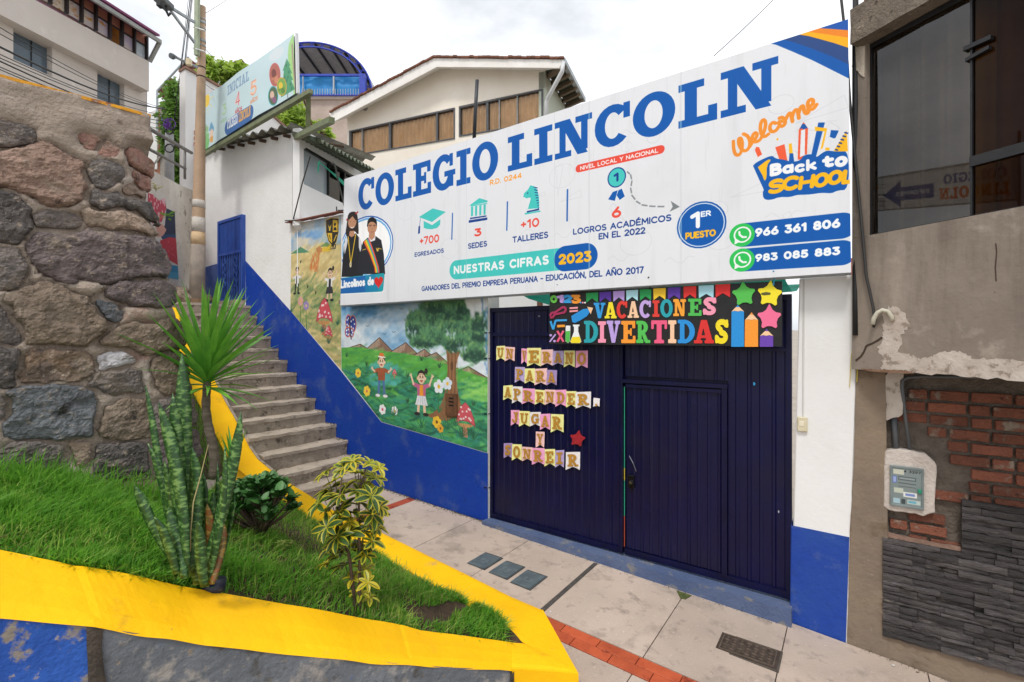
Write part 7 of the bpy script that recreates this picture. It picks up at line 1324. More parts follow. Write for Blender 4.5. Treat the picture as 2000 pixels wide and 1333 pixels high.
# ================================================================ annex with the sloping corrugated roof
AN = Vector((1, -.247, 0)).normalized(); AP = Vector((-3.99, 9.05, 0)); AD = Vector((.247, 1, 0)).normalized()
def AX(x, y, w=0.): return onp(x, y, AN, AP + AN * w)
def aprism(mb, px, w0, w1, mi=0): return mb.prism([AX(x, y, w0) for x, y in px], AN * (w1 - w0), mi)
annex = thing('annex', 'white upstairs annex with dark sliding window behind the billboard end', 'annex', AP + Vector((0, 0, 4.8)))
q = MB()
for pts in ([(585, 250), (593.3, 254), (593.3, 450), (585, 440)], [(593.3, 254), (790, 370), (790, 404), (593.3, 289)], [(593.3, 360), (688, 406), (790, 452), (790, 560), (593.3, 560)], [(688, 345), (790, 404), (790, 452), (688, 406)]): aprism(q, pts, 0, -.15)
q.build('wall', m_whiteclean, annex)
q = MB()
for pts in ([(593.3, 289), (688, 344.5), (688, 348.5), (593.3, 293)], [(669, 336), (671, 337), (671, 398), (669, 397)], [(638.3, 319), (639.7, 320), (639.7, 382), (638.3, 381)]): aprism(q, pts, -.04, .012)
q.build('window_frame', m_bf, annex)
g2 = M('pale_blind_pane', '9FAAB0', .25, '8D989E', 1.5, spec=.7); g3 = glass('dark_window_glass', '4A4A48', .02, 1.5, .03)
for (a, b), m_ in (((593.3, 638.5), g2), ((639.7, 669), g3), ((671, 688), g3)):
    ya, yb = 291 + (a - 593.3) * .585, 291 + (b - 593.3) * .585; za, zb_ = 360 + (a - 593.3) * .487, 360 + (b - 593.3) * .487
    q = MB(); q.add([AX(a, za, -.05), AX(b, zb_, -.05), AX(b, yb, -.05), AX(a, ya, -.05)], [(0, 1, 2, 3)]); q.build('pane', m_, annex, fix=False)
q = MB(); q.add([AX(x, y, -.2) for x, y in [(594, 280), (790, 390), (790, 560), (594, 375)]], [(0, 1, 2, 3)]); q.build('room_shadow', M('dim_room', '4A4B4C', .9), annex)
e0, e1 = AX(601, 259, .55), AX(735, 335, .55); i0, i1 = AX(584, 262, -2.2) + Vector((0, 0, .9)), AX(790, 372, -2.2) + Vector((0, 0, .9))
e0 = e0 + AD * .35; corr(e0, e1, e1 - AN * 1.0 + Vector((0, 0, .3)), e0 - AN * .62 + Vector((0, 0, .2)), 15, .04).build('roof_sheet', m_corr, annex)
q = MB(); q.beam(AX(604, 264, .42) + Vector((0, 0, -.05)), AX(735, 341, .42) + Vector((0, 0, -.05)), .06, .08); q.beam(AX(596, 268, .1), AX(735, 350, .1), .05, .07); q.build('eave_beam', M('dark_green_beam', '46503F', .8, '363E30', 5), annex)
# ties, ribbon, rods
m_teal = M('teal_tape', '1FA283', .6, '17876C', 9)
q = MB(); vs = [AX(621, 316, .3), AX(640, 332, .33), AX(658, 349, .34), AX(676, 368, .35), AX(676, 358, .37), AX(658, 343, .36), AX(640, 329, .34), AX(622, 314, .3)]; q.add(vs, [(0, 1, 6, 7), (1, 2, 5, 6), (2, 3, 4, 5)]); q.add([AX(621, 316, .31), AX(624.5, 318, .31), AX(623, 330, .33), AX(621.5, 342, .32), AX(619.5, 332, .3)], [(0, 1, 2, 3, 4)])
solo(q, 'teal_ribbon', m_teal, 'teal plastic ribbon tied across the annex window', 'ribbon', fix=False)
solo(MB().tube([FP(606, 306, .3), FP(590, 360, .25), FP(573, 428, .12)], .012, 5), 'guy_wire', M('dark_wire', '3A3834', .7), 'thin dark guy wire slanting from the sign beam to the rusty coping', 'wire')
solo(MB().tube([AX(648, 320, .5), AX(650, 318, .5), AX(654, 322, .5), AX(662, 360, .4), AX(673, 405, .3)], .018, 6), 'bent_rod', M('grey_bent_rod', '5A5C5A', .6, metal=.4), 'grey bent rod leaning in front of the dark annex window', 'rod')
for x0, x1, y in ((557, 578, 431.5), (660, 675, 411.5)): MB().tube([FP(x0, y, .1), FP(x1, y - .5, .16)], .011, 5).build('iron_stub', M('dark_wire', ''), school_wall)
MB().tube([FP(657.5, 404, .08), FP(657.5, 413, .08)], .011, 5).build('iron_stub', M('dark_wire', ''), school_wall)
solo(MB().tube([FP(932, 157, -.6), FP(929, 210, -.6), FP(926, 275, -.6)], .024 * 1.2, 10), 'black_pipe', M('black_pipe_paint', '1C2024', .45, '2A2F36', 6), 'black steel pipe rising behind the billboard before the cream house', 'pipe', smooth=True)
# ================================================================ the INICIAL sign on its green steel frame
IW = .42; IP = lambda x, y: pu(x, y, IW)
ic = [IP(396, 297), IP(579, 184), IP(577, 66.5), IP(396, 195)]
ZI = lambda p: pu(400 + p[0] * .165, 60 + p[1] * .165, IW)
cv = Canvas(min(p[0] for p in ic) - .05, max(p[0] for p in ic) + .05, min(p[1] for p in ic) - .05, max(p[1] for p in ic) + .05, 1000, 'C6DEE4'); cv.map = ZI
yy, xx = np.mgrid[0:cv.H, 0:cv.W]; X_, Y_ = cv.x0 + xx * cv.ps, cv.y0 + yy * cv.ps
cv.a += ((fbm(X_ * .8, Y_ * 1.4, 5, 3) - .5) * .06)[..., None]
cv.poly([(850, 210), (930, 195), (950, 260), (900, 330), (830, 370), (770, 350), (790, 290)], 'DCE2E6', .7)
cv.poly([(1062, 40), (1062, 900), (1085, 900), (1085, 40)], 'A9D88A'); cv.poly([(1062, 60), (1010, 170), (998, 300), (1020, 480), (1062, 640)], 'A6D684'); cv.poly([(985, 338), (1032, 420), (1015, 430), (1050, 510), (1030, 520), (1060, 590), (1040, 600), (1082, 700), (912, 800), (940, 700), (930, 690), (955, 600), (940, 610), (950, 480), (935, 485)], '4E9C72')
for x, y in [(980, 420), (1010, 500), (985, 600), (1030, 640), (960, 700), (1000, 560), (1040, 690), (960, 560)]: cv.ell(cv.map((x, y)), .03, .03, '3A7E5C', raw=True)
cv.poly([(986, 755), (1000, 750), (1000, 800), (988, 805)], '8A9098'); cv.line([(1052, 180), (1090, 745)], .05, 'A58E86', .9)
for c, rx, ry, rim, f1, f2, f3 in [((845, 530), 66, 140, 'C9666A', 'B4685A', '7A4238', 'D08A6A'), ((925, 670), 58, 110, 'D8A63E', '7DAA4E', 'E4C43A', '5A8A3E'), ((825, 780), 58, 118, '4CB0B8', '4E6A4A', 'D8B6A4', '8A5A7A')]:
    pts = circ(c[0], c[1], rx, ry, n=30); cv.poly(pts, rim); cv.poly(circ(c[0], c[1], rx * .88, ry * .9, n=30), f1); cv.poly(circ(c[0] - rx * .2, c[1] - ry * .1, rx * .42, ry * .4, n=14), f2); cv.poly(circ(c[0] + rx * .25, c[1] + ry * .45, rx * .4, ry * .3, n=14), f3); cv.poly([(c[0] - rx * .7, c[1] + ry * .3), (c[0] + rx * .6, c[1]), (c[0] + rx * .5, c[1] + ry * .2), (c[0] - rx * .6, c[1] + ry * .5)], f3, .7)
for s, x0, y0, x1, y1, h, c, sb, wt in [('INICIAL', 282, 778, 545, 600, 115, '86A4C0', True, .2), ('3', 222, 1015, 265, 990, 130, 'C3DFC4', False, .24), ('4', 390, 915, 435, 895, 165, 'E9C6C6', False, .22), ('5', 565, 790, 625, 760, 170, 'F0C8B4', False, .22)]:
    a, b, t = ZI((x0, y0)), ZI((x1, y1)), ZI((x0, y0 - h)); text(cv, s, a[0], a[1], b[0], t[1] - a[1], c, wt=wt, slab=sb, y1=b[1])
    if not sb: text(cv, s, a[0] + .012, a[1], b[0] + .012, t[1] - a[1], {'3': '8FC48F', '4': 'C2484E', '5': 'E08A5A'}[s], wt=.06, y1=b[1])
for s, x0, y0, x1, y1, h, c in [('AÑOS', 205, 1112, 275, 1072, 42, '9CC99C'), ('AÑOS', 382, 1000, 462, 955, 52, 'C04A52'), ('AÑOS', 558, 885, 648, 830, 52, 'DE8A52')]:
    a, b, t = ZI((x0, y0)), ZI((x1, y1)), ZI((x0, y0 - h)); text(cv, s, a[0], a[1], b[0], t[1] - a[1], c, wt=.2, y1=b[1])
a, b = ZI((300, 1150)), ZI((555, 990)); cv.line([a, b], .32, '3E6CA8', raw=True)
for s, x0, y0, x1, y1, c in [('COLEGIO', 284, 1178, 412, 1103, 'EEF2F4'), ('LINCOLN', 424, 1096, 566, 1010, 'F0B040')]:
    a, b = ZI((x0, y0)), ZI((x1, y1)); text(cv, s, a[0], a[1], b[0], .19, c, slab=True, y1=b[1])
c = ZI((40, 835)); cv.ell(c, .14, .14, 'F4D25A', raw=True); [cv.line([(c[0] + .18 * math.cos(a_), c[1] + .18 * math.sin(a_)), (c[0] + .3 * math.cos(a_), c[1] + .3 * math.sin(a_))], .015, 'F4D25A', raw=True) for a_ in [k * .7 for k in range(9)]]
cv.poly([(-60, 1040), (15, 1060), (30, 1200), (70, 1300), (40, 1450), (-60, 1450)], '7FBF7A'); cv.line([(30, 1120), (15, 1330)], .02, '8A7A5A'); [cv.ell(cv.map(p), .05, .07, '8FC48A', raw=True) for p in ((5, 1130), (42, 1170), (20, 1230), (50, 1250), (0, 1270))]
cv.poly([(60, 1190), (80, 1110), (95, 1085), (125, 1150), (120, 1200)], '6FA8CC'); cv.ell(cv.map((93, 1225)), .09, .1, 'E8CDB8', raw=True); cv.poly([(70, 1270), (112, 1250), (110, 1320), (75, 1330)], 'E0A860')
ins = thing('nursery_sign', 'pale blue INICIAL school sign on a green steel frame above the left roof', 'sign', FP(500, 250, IW))
sheet('printed_face', M('faded_banner_print', 'FFFFFF', .45, img=cv.image('nursery_print'), bump=.1, bs=4), ins, ic, cv, IW + .03, 30, 10, .05)
q = MB(); q.prism([FU(p[0], p[1], IW - .02) for p in ic], NF * .03); q.build('back_board', m_steel, ins)
q = MB(); q.beam(FP(396, 304, IW + .02), FP(608, 179, IW + .02), .075, .075); q.build('bottom_rail', m_green_steel, ins)
q = MB(); q.beam(FP(602, 182, IW - .05), FP(602, 262, IW - .25), .085, .085); q.build('post', m_green_steel, ins); q = MB(); q.beam(FP(576, 270, .05), FP(648, 235, .95), .085, .085); q.build('bracket_beam', m_green_steel, ins)
for x0_, y0_, x1_, y1_ in ((579.5, 66, 582, 183), (396, 193, 396, 298)): MB().beam(FP(x0_, y0_, IW), FP(x1_, y1_, IW), .045, .045).build('edge_trim', M('white_trim', 'D8DADC', .5), ins)
MB().tube([FP(590, 186, IW), FP(600, 215, IW - .2), FP(610, 248, IW - .3)], .014, 5).build('stay_wire', M('rusty_wire', '6A4438', .8), ins)
# ================================================================ street pole with lamp arms, and the far concrete pole
PB, PT = at(385, 593, 9.75), at(395.5, 13.5, 9.75)
pole = thing('utility_pole', 'tall tan painted utility pole at the head of the stairs', 'utility pole', PB)
m_pole = M('tan_painted_pole', 'B89B80', .75, 'A58B72', 2, bump=.6, bs=25, spots=[('8E8074', 5, .62, .72), ('CDB59C', 9, .62, .72)])
ln_ = lambda y: PB.lerp(PT, (593 - y) / (593 - 13.5)); rr_ = lambda y: .138 - .08 * (593 - y) / 579.5
q = MB(); q.tube([ln_(y) for y in (600, 450, 300, 150, 13.5)], [rr_(y) for y in (600, 450, 300, 150, 13.5)], 18); q.build('shaft', m_pole, pole, smooth=True)
def ring(y0, y1, mat, name, ex=.006, par=pole):
    q = MB(); q.tube([ln_(y0), ln_(y1)], [rr_(y0) + ex, rr_(y1) + ex], 18); return q.build(name, mat, par, smooth=True)
m_paper = M('old_poster_paper', 'C2B8AC', .8, 'AEABA6', 12, bump=.3, spots=[('8A8F99', 25, .58, .64)])
ring(407, 392, m_paper, 'paper_band', .004); ring(453, 426, m_paper, 'pasted_notice', .004); ring(478, 455, M('beige_notice', 'C9AE8A', .8, 'B89A76', 8), 'pasted_notice', .004); ring(584, 479, M('grey_dirty_base', '9D9084', .9, '847A72', 5, bump=.6, spots=[('5A6A8C', 18, .66, .7)]), 'base_band', .0035)
for y in (40, 48, 58, 84, 92, 134, 152): ring(y, y - (5 if y in (48, 84) else 1.8), m_steel if y < 100 else m_black, 'steel_band', .008)
for y in (57, 98): MB().beam(at(378, y - 3, 9.6), at(400, y + 3, 9.55), .05, .02).build('strap', M('white_strap', 'E4E6E6', .5), pole)
q = MB(); q.beam(at(385.5, -30, 9.6), at(384.5, 109, 9.6), .075, .075); q.build('extension_post', M('pale_green_steel', 'A3AE93', .6, '8E987F', 8), pole)
q = MB(); q.beam(at(380, 44, 9.5), at(330, 13, 8.9), .045, .045); q.beam(at(380, 84, 9.5), at(334, 22, 8.9), .04, .04); q.build('lamp_arm', m_steel, pole)
lamp = thing('street_camera', 'grey camera on a bracket arm at the top of the tan pole', 'camera', at(322, 10, 8.8)); m_dg = M('dark_grey_housing', '4C5052', .5, '6A6E70', 14)
MB().box(at(320, 6, 8.8), .2, .3, .12).build('housing', m_dg, lamp, bevel=.02); MB().box(at(313, 10, 8.6), .09, .1, .09).build('lens', m_black, lamp, bevel=.01)
MB().tube([at(324, 10, 8.8), at(325, 22, 8.8), at(329, 31, 8.8), at(333, 26, 8.8)], .022, 6).build('cable_loop', m_black, lamp)
fl_ = thing('floodlight', 'small dark floodlight on a thin arm with a cream junction box beside the pole', 'floodlight', at(337, 110, 9.2))
MB().tube([at(341, 111, 9.2), at(361, 121, 9.4), at(386, 132, 9.6)], .024, 6).build('arm', m_steel, fl_); MB().tube([at(333, 109, 9.1), at(338, 111, 9.15), at(345, 112, 9.2)], [.05, .055, .02], 10).build('lamp_head', m_dg, fl_); MB().box(at(369, 122, 9.35), .09, .08, .13).build('junction_box', M('cream_box', 'D9C9A8', .6), fl_, bevel=.01)
fp = thing('concrete_pole', 'weathered concrete pole wrapped in cables before the red brick building', 'utility pole', at(331, 520, 13.5))
MB().tube([at(331, 520, 13.5), at(331, 380, 13.5), at(331, 262, 13.5)], [.125, .115, .105], 12).build('shaft', M('weathered_pole_concrete', '9B9C9C', .9, '84868A', 3, bump=.5), fp, smooth=True)
for k, (y, r_) in enumerate(((243, .2), (256, .12), (290, .15))):
    MB().tube([at(331 + r_ * 60 * math.cos(a), y + r_ * 55 * math.sin(a), 13.3) for a in [x * .7 for x in range(10)]], .02 if k else .012, 5).build('cable_coil', m_black if k else M('purple_cable', '6A3FA0', .6), fp)
q = MB(); 
for k in range(26): a = pr.uniform(0, 6.28); r1 = pr.uniform(.02, .13); c = at(329, 243, 13.2) + Vector((r1 * math.cos(a), pr.uniform(-.08, .0), r1 * math.sin(a))); q.tube([c, c + Vector((pr.uniform(-.08, .08), -.02, pr.uniform(-.08, .08))), c + Vector((pr.uniform(-.1, .1), 0, pr.uniform(-.1, .1)))], .012, 4)
tag(q.build('purple_tangle', M('purple_cable', ''), fp), kind='stuff')
# ================================================================ overhead wires
def wire(pts, r_=.010, n=14, sag=.0, lab=None, grp='overhead street cables'):
    a, b = [at(*p) for p in pts]; q = MB(); q.tube([a.lerp(b, t / n) + Vector((0, 0, -sag * 4 * (t / n) * (1 - t / n))) for t in range(n + 1)], r_, 4, caps=False)
    solo(q, 'overhead_cable', m_black, lab, 'cable', grp, smooth=True)
wl_ = [((-40, 30, 5.2), (322, 212, 13.4), .006, .14, 'uppermost thin cable crossing the grey building'), ((-40, 44, 5.2), (322, 216, 13.4), .006, .12, 'second thin cable from the top crossing the grey building'), ((-40, 72, 5.2), (324, 213, 13.4), .014, .16, 'thick black cable sagging across the grey building windows'), ((-40, 88, 5.2), (324, 226, 13.4), .006, .12, 'thin cable just below the thick one over the grey building'),
 ((-40, 96, 5.2), (326, 232, 13.4), .006, .1, 'thin cable third below the thick one over the grey building'), ((-40, 101, 5.2), (326, 238, 13.4), .010, .14, 'medium dark cable low over the grey building windows'), ((-40, 114, 5.2), (326, 246, 13.4), .006, .1, 'thin cable close above the lowest one over the stone wall'), ((-40, 119, 5.2), (326, 256, 13.4), .006, .08, 'lowest thin cable skimming the top of the stone wall')]
for a, b, r_, s_, lb in wl_: wire((a, b), r_, 16, s_, lb)
for a, b, lb in [((402, 26, 9.7), (470, -20, 14), 'thin cable leaving the tan pole top towards the upper right'), ((402, 97, 9.7), (446, 142, 14), 'thin cable from the tan pole down to the roof plants'), ((1530, -20, 9), (1394, 110, 7), 'single thin cable slanting down behind the billboard top'), ((396, 160, 9.7), (422, 178, 11), 'short dark cable from the tan pole to the sign')]: wire((a, b), .006, 6, .02, lb)
for k, (x0, y0, x1, y1) in enumerate([(374, -20, 340, 235), (376, -20, 348, 240), (372, -20, 356, 200), (370, -20, 338, 260), (378, -20, 362, 130)]): wire(((x0, y0, 12.2), (x1, y1, 13.3)), .010 if k < 2 else .006, 6, .0, ['leftmost of the steep dark cables beside the tan pole', 'thick steep dark cable beside the tan pole', 'steep thin cable nearest the tan pole', 'steep thin cable reaching the concrete pole coil', 'short steep cable ending at the brown roof'][k], 'steep cables beside the pole')
# ================================================================ old wall with a painted figure, left of the pole
WN = Vector((at(293, 332, 9.6) - at(375, 372, 12.0)).to_tuple()); WN = Vector((-WN.y, WN.x, 0)).normalized(); WN = WN if WN.dot(CAM - at(293, 332, 9.6)) > 0 else -WN
W0 = at(293, 332, 9.6); WX = lambda x, y, w=0.: onp(x, y, WN, W0 + WN * w)
ow = thing('old_painted_wall', 'old flaking white wall with a red and blue painted figure', 'wall', WX(330, 590)); WT = Vector((-WN.y, WN.x, 0)); WT = WT if WT.x > 0 else -WT
q = MB(); q.prism([WX(x, y) for x, y in [(262, 320), (293, 330), (330, 350), (352, 362), (385, 376), (385, 640), (262, 640)]], -WN * .3); q.build('masonry', M('flaking_old_white_wall', 'EAE5DE', .9, 'D8D1C8', 2, bump=1.2, bs=14, spots=[('9A8E80', 3.5, .58, .68), ('8A7C6E', 9, .64, .70)]), ow)
cc_ = lambda p: ((p - W0).dot(WT), p.z); corners = [cc_(WX(x, y)) for x, y in ((290, 380), (352, 380), (352, 550), (290, 550))]
cv = Canvas(min(p[0] for p in corners) - .1, max(p[0] for p in corners) + .1, min(p[1] for p in corners) - .1, max(p[1] for p in corners) + .1, 420, 'D2CCC4'); cv.map = lambda p: cc_(WX(280 + p[0] * .3, 200 + p[1] * .3))
cv.poly([(30, 590), (60, 600), (100, 640), (140, 640), (150, 690), (120, 780), (60, 790), (30, 760)], 'C84A5E'); [cv.ell(cv.map((pr.uniform(40, 140), pr.uniform(610, 770))), .03, .035, 'E8B0B8', raw=True) for _ in range(26)]; cv.ell(cv.map((130, 635)), .09, .09, 'EAB4C0', raw=True)
cv.poly([(150, 690), (205, 715), (212, 890), (120, 890), (110, 850), (140, 800)], '2A3550'); cv.poly([(120, 790), (150, 830), (130, 870), (90, 880), (80, 800)], 'D8A090'); cv.poly([(130, 860), (212, 860), (212, 930), (120, 910)], '27557F', .8)
cv.poly([(110, 900), (170, 878), (212, 885), (225, 1060), (150, 1020), (100, 980)], 'C23A4A'); [cv.ell(cv.map((pr.uniform(120, 215), pr.uniform(900, 1030))), .02, .02, 'D86A78', .7, raw=True) for _ in range(20)]; cv.poly([(140, 1050), (228, 1068), (230, 1155), (150, 1140)], '2E8CB8'); cv.poly([(150, 1100), (228, 1110), (230, 1155), (150, 1140)], '5FB4D0', .6)
fig = [(30, 590), (60, 600), (100, 630), (140, 625), (152, 660), (150, 690), (205, 715), (212, 885), (225, 1060), (230, 1155), (150, 1140), (100, 980), (60, 880), (30, 780)]
q = MB(); q.add([WX(280 + x * .3, 200 + y * .3, .005) for x, y in fig], [tuple(range(len(fig)))]); q.uv = [((a - cv.x0) / (cv.x1 - cv.x0), (b - cv.y0) / (cv.y1 - cv.y0)) for a, b in [cv.map(p) for p in fig]]; q.build('painted_figure', M('figure_mural_paint', 'FFFFFF', .8, img=cv.image('figure_mural'), bump=.5, bs=16), ow, fix=False)
# stones at the pole foot
for k, (x, y, s) in enumerate([(352, 575, .22), (345, 590, .2), (366, 584, .15), (402, 584, .13), (358, 596, .14)]):
    b = bmesh.new(); bmesh.ops.create_icosphere(b, subdivisions=3, radius=1)
    for v in b.verts: v.co = v.co * (1 + .35 * noise.noise(v.co * 1.3 + Vector((k, 0, 0))) + .1 * noise.noise(v.co * 4)); v.co = Vector((v.co.x * s * 1.2, v.co.y * s, v.co.z * s * .7))
    me = bpy.data.meshes.new('rubble_stone'); b.to_mesh(me); b.free(); me.materials.append(smat('n')); o = bpy.data.objects.new('rubble_stone', me); COL.objects.link(o); o.location = at(x, y, 9.7 if k != 3 else 10.3); tag(o, ['brown rubble stone highest beside the pole foot', 'brown rubble stone left of the pole foot', 'small rubble stone touching the left of the pole', 'small rubble stone right of the pole under the white wall', 'lowest rubble stone at the top stair'][k], 'stone', 'rubble at the pole foot')
rail = thing('pipe_railing', 'grey pipe railing running from the stone wall end to the white column', 'railing', at(361, 350, 8)); m_rl = M('grey_rail_paint', '7C7A78', .6, '66625E', 7)
for k, pts in enumerate([[(290, 251, 6.2), (374, 299, 8.4)], [(290, 291, 6.2), (362, 330, 8.2)]]): MB().tube([at(*p) for p in pts], .028 if not k else .022, 8).build('rail', m_rl, rail, smooth=True)
MB().tube([at(361, 290, 8.1), at(361, 350, 8.1)], .02, 8).build('post', m_rl, rail, smooth=True)
# ================================================================ background buildings
def bplane(x0, Y0, x1, Y1):
    a, b = at(x0, 0, Y0), at(x1, 0, Y1); t = (b - a); t.z = 0; t.normalize(); n = Vector((t.y, -t.x, 0)); n = n if n.dot(CAM - a) > 0 else -n
    return (lambda x, y, w=0.: onp(x, y, n, a + n * w)), n, t
def pbuild(name, F, n, px, w0, w1, mat, par, **k):
    q = MB(); q.prism([F(x, y, w0) for x, y in px], n * (w1 - w0)); return q.build(name, mat, par, **k)
# grey block, upper left
F, n, t = bplane(0, 9., 291, 11.8); m_gb = M('grey_plastered_block', 'D3CBC4', .9, 'C5BDB6', 1., (.3, .7), bump=.4, bs=12, spots=[('DDD6CF', 3, .6, .75), ('ABA49E', 2, .68, .8)])
gb = thing('grey_block', 'grey plastered apartment block with two dark windows and a glazed roof terrace', 'building', F(200, 300))
pbuild('upper_band', F, n, [(-200, -145), (291, 120.5), (291, 179), (-200, -75)], .22, -3.5, m_gb, gb)
wallpx = lambda a, b, c, d: [(a, b), (c, d)]
L1 = lambda x: 30.6 + (x) * .512
def wallq(x0, x1, yt0, yt1, yb0, yb1): return [(x0, yt0), (x1, yt1), (x1, yb1), (x0, yb0)]
w1t = lambda x: 36 + .503 * x; w1b = lambda x: 104 + .455 * x      # window head / sill lines
q = MB()
for pts in (wallq(-200, 26, -72, L1(26), 60, w1b(26) + 120), wallq(102, 190, L1(102), L1(190), 260, 300), wallq(243, 287, L1(243), L1(287), 330, 350), wallq(26, 102, w1b(26), w1b(102), 260, 280), wallq(190, 243, 193, 212, 300, 320)): q.prism([F(x, y, -.02) for x, y in pts], -n * .25)
q.build('lower_wall', m_gb, gb)
pbuild('base_wall', F, n, [(-200, 250), (102, 262), (190, 305), (287, 345), (287, 900), (-200, 900)], -.03, -3.3, m_gb, gb)
pbuild('side_wall', F, n, [(286, 177), (287.5, 178), (287.5, 350), (286, 350)], -.02, -3.3, m_gb, gb)
g4 = glass('blue_grey_window_glass', '8A98A2', .03, 1.5, .16)
for (a, b, ta, tb, ba, bb, m1) in ((26, 102, w1t(26) - 2, w1t(102), w1b(26), w1b(102), 62), (190, 243, 131.5, 158.5, 193, 212, 214)):
    wq = pbuild('window', F, n, [(a, ta), (b, tb), (b, tb + 3), (a, ta + 3)], -.08, -.2, m_bf, gb)
    tm, bm_ = ta + (tb - ta) * (m1 - a) / (b - a), ba + (bb - ba) * (m1 - a) / (b - a)
    pbuild('mullion', F, n, [(m1 - .7, tm), (m1 + .7, tm), (m1 + .7, bm_), (m1 - .7, bm_)], -.15, -.169, m_bf, wq); pbuild('mullion', F, n, [(b - 1.5, tb), (b, tb), (b, bb), (b - 1.5, bb)], -.15, -.169, m_bf, wq)
    gp_ = M('blue_grey_pane', '5F6E7A', .12, '54626E', 2, spec=.6)
    for (p, r_, tp_, tr_, bp_, br_) in ((a, m1, ta, tm, ba, bm_), (m1, b, tm, tb, bm_, bb)):
        q = MB(); q.add([F(p, bp_, -.17), F(r_, br_, -.17), F(r_, tr_, -.17), F(p, tp_, -.17)], [(0, 1, 2, 3)]); q.build('pane', gp_, wq, fix=False)
    pbuild('curtain', F, n, [(a, ta), (b, tb), (b, bb), (a, ba)], -.5, -.52, M('grey_blue_curtain', '7E8C98', .9, '6B7884', 3), gb)
# glazed terrace
m_post = M('dark_terrace_post', '2A2122', .6); m_arch = M('pink_brick_arch', 'B27864', .85, '9C6452', 4); m_panelA = M('lilac_painted_reflections', 'B9AEC4', .25, 'D6CBB8', 1.6, (.4, .6), spots=[('C28A3E', 2.2, .58, .62, (1, 1, 3)), ('7A4E7A', 2.8, .64, .68, (1, 1, 3))])  # yellow and purple patches paint what the terrace glass reflects
xs_ = [72, 101, 133, 162, 190, 217, 241, 265, 289]; yb_ = lambda x: 8 + (x - 99) * .585; yt_ = lambda x: -53 + (x - 99) * .648
for k, x in enumerate(xs_): pbuild('terrace_post', F, n, [(x - 2.2 + k * .1, yt_(x)), (x + 2.2 - k * .1, yt_(x) + 1), (x + 2.2 - k * .1, yb_(x)), (x - 2.2 + k * .1, yb_(x))], .18, .08, m_post, gb)
for k, (a, b) in enumerate(zip(xs_[:-1], xs_[1:])):
    ym = lambda x: (yt_(x) * .55 + yb_(x) * .45)
    q = MB(); arc_ = [(a + (b - a) * t_, yt_(a + (b - a) * t_) + (ym(a + (b - a) * t_) - yt_(a + (b - a) * t_)) * (1 - .85 * math.sin(math.pi * t_) ** .5)) for t_ in [i_ / 8 for i_ in range(9)]]
    q.prism([F(x, y, .1) for x, y in [(a, ym(a)), (b, ym(b)), (b, yt_(b)), (a, yt_(a))]], -n * .03); q.build('arch_panel', m_arch, gb)
    if k == 5: pbuild('open_panel', F, n, [(a, ym(a)), (b, ym(b)), (b, yb_(b)), (a, yb_(a))], -.3, -.35, M('orange_interior', 'D08A1E', .8, '8A5A1C', 3), gb)
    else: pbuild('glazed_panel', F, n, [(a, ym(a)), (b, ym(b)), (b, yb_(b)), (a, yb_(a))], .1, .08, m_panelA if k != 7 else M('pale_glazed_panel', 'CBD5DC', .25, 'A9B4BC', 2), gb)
    pbuild('transom', F, n, [(a, ym(a) - 1), (b, ym(b) - 1), (b, ym(b) + 1), (a, ym(a) + 1)], .14, .1, m_post, gb)
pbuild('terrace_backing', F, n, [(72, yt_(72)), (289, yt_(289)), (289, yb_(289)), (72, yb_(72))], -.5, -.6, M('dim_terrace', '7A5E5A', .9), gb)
pbuild('gutter', F, n, [(80, -72), (316, 79), (316, 86), (80, -64)], .62, .56, M('grey_gutter', '9EA09E', .6, '8A8C8A', 5), gb)
q = MB(); e_ = [F(70, -82, .62), F(312, 72, .62)]; q.prism([e_[0], e_[1], e_[1] - n * 3 + Vector((0, 0, .75)), e_[0] - n * 3 + Vector((0, 0, .75))], (0, 0, .05)); q.build('roof_sheet', M('purple_roof_sheet', '6E2A56', .6, '84406C', 3), gb)
q = MB(); q.beam(F(312, 82, .55), F(292, 121, .2), .07, .07); q.build('downpipe', M('grey_gutter', ''), gb)
# red brick building and white column left of the pole
F, n, t = bplane(290, 17, 400, 17.5); bb_ = thing('brick_building', 'unfinished orange brick building with concrete frame behind the concrete pole', 'building', F(340, 520))
pbuild('brick_wall', F, n, [(305, 210), (385, 180), (420, 300), (420, 640), (296, 640), (296, 330)], 0, -3, M('orange_brickwork', 'C48A70', .9, 'B3775C', 2.5, bump=.7, bs=20, spots=[('D6A48C', 5, .6, .7)]), bb_)
for a, b in [((298, 330), (345, 262)), ((300, 410), (352, 338)), ((318, 200), (318, 520)), ((296, 395), (400, 350))]: q = MB(); q.beam(F(*a, .02), F(*b, .02), .16, .06); q.build('concrete_strut', m_conc, bb_)
pbuild('white_wall', F, n, [(282, 225), (308, 212), (306, 330), (282, 335)], .1, -1, m_white, bb_)
F, n, t = bplane(362, 12.2, 600, 15.2); wb = thing('white_building', 'white building with planted roof terrace behind the INICIAL sign', 'building', F(400, 500))
pbuild('wall', F, n, [(362, 132), (396, 150), (433, 171), (529, 223), (562, 252), (620, 300), (620, 500), (362, 520)], 0, -.3, m_whiteclean, wb)
pbuild('parapet_cap', F, n, [(362, 129), (396, 147), (433, 168), (530, 220), (562, 249), (562, 253), (530, 224), (433, 172), (396, 151), (362, 133)], .06, -.3, M('brown_cap', '9A7A68', .9, '84665A', 6), wb)
for y0 in range(0, 14): pbuild('brick', F, n, [(381, 255 + y0 * 11), (387, 256 + y0 * 11), (387, 263 + y0 * 11), (381, 262 + y0 * 11)], .05 + .01 * (y0 % 3), -.02, m_brickfar, wb)
F2, n2, _ = bplane(300, 16, 500, 17)
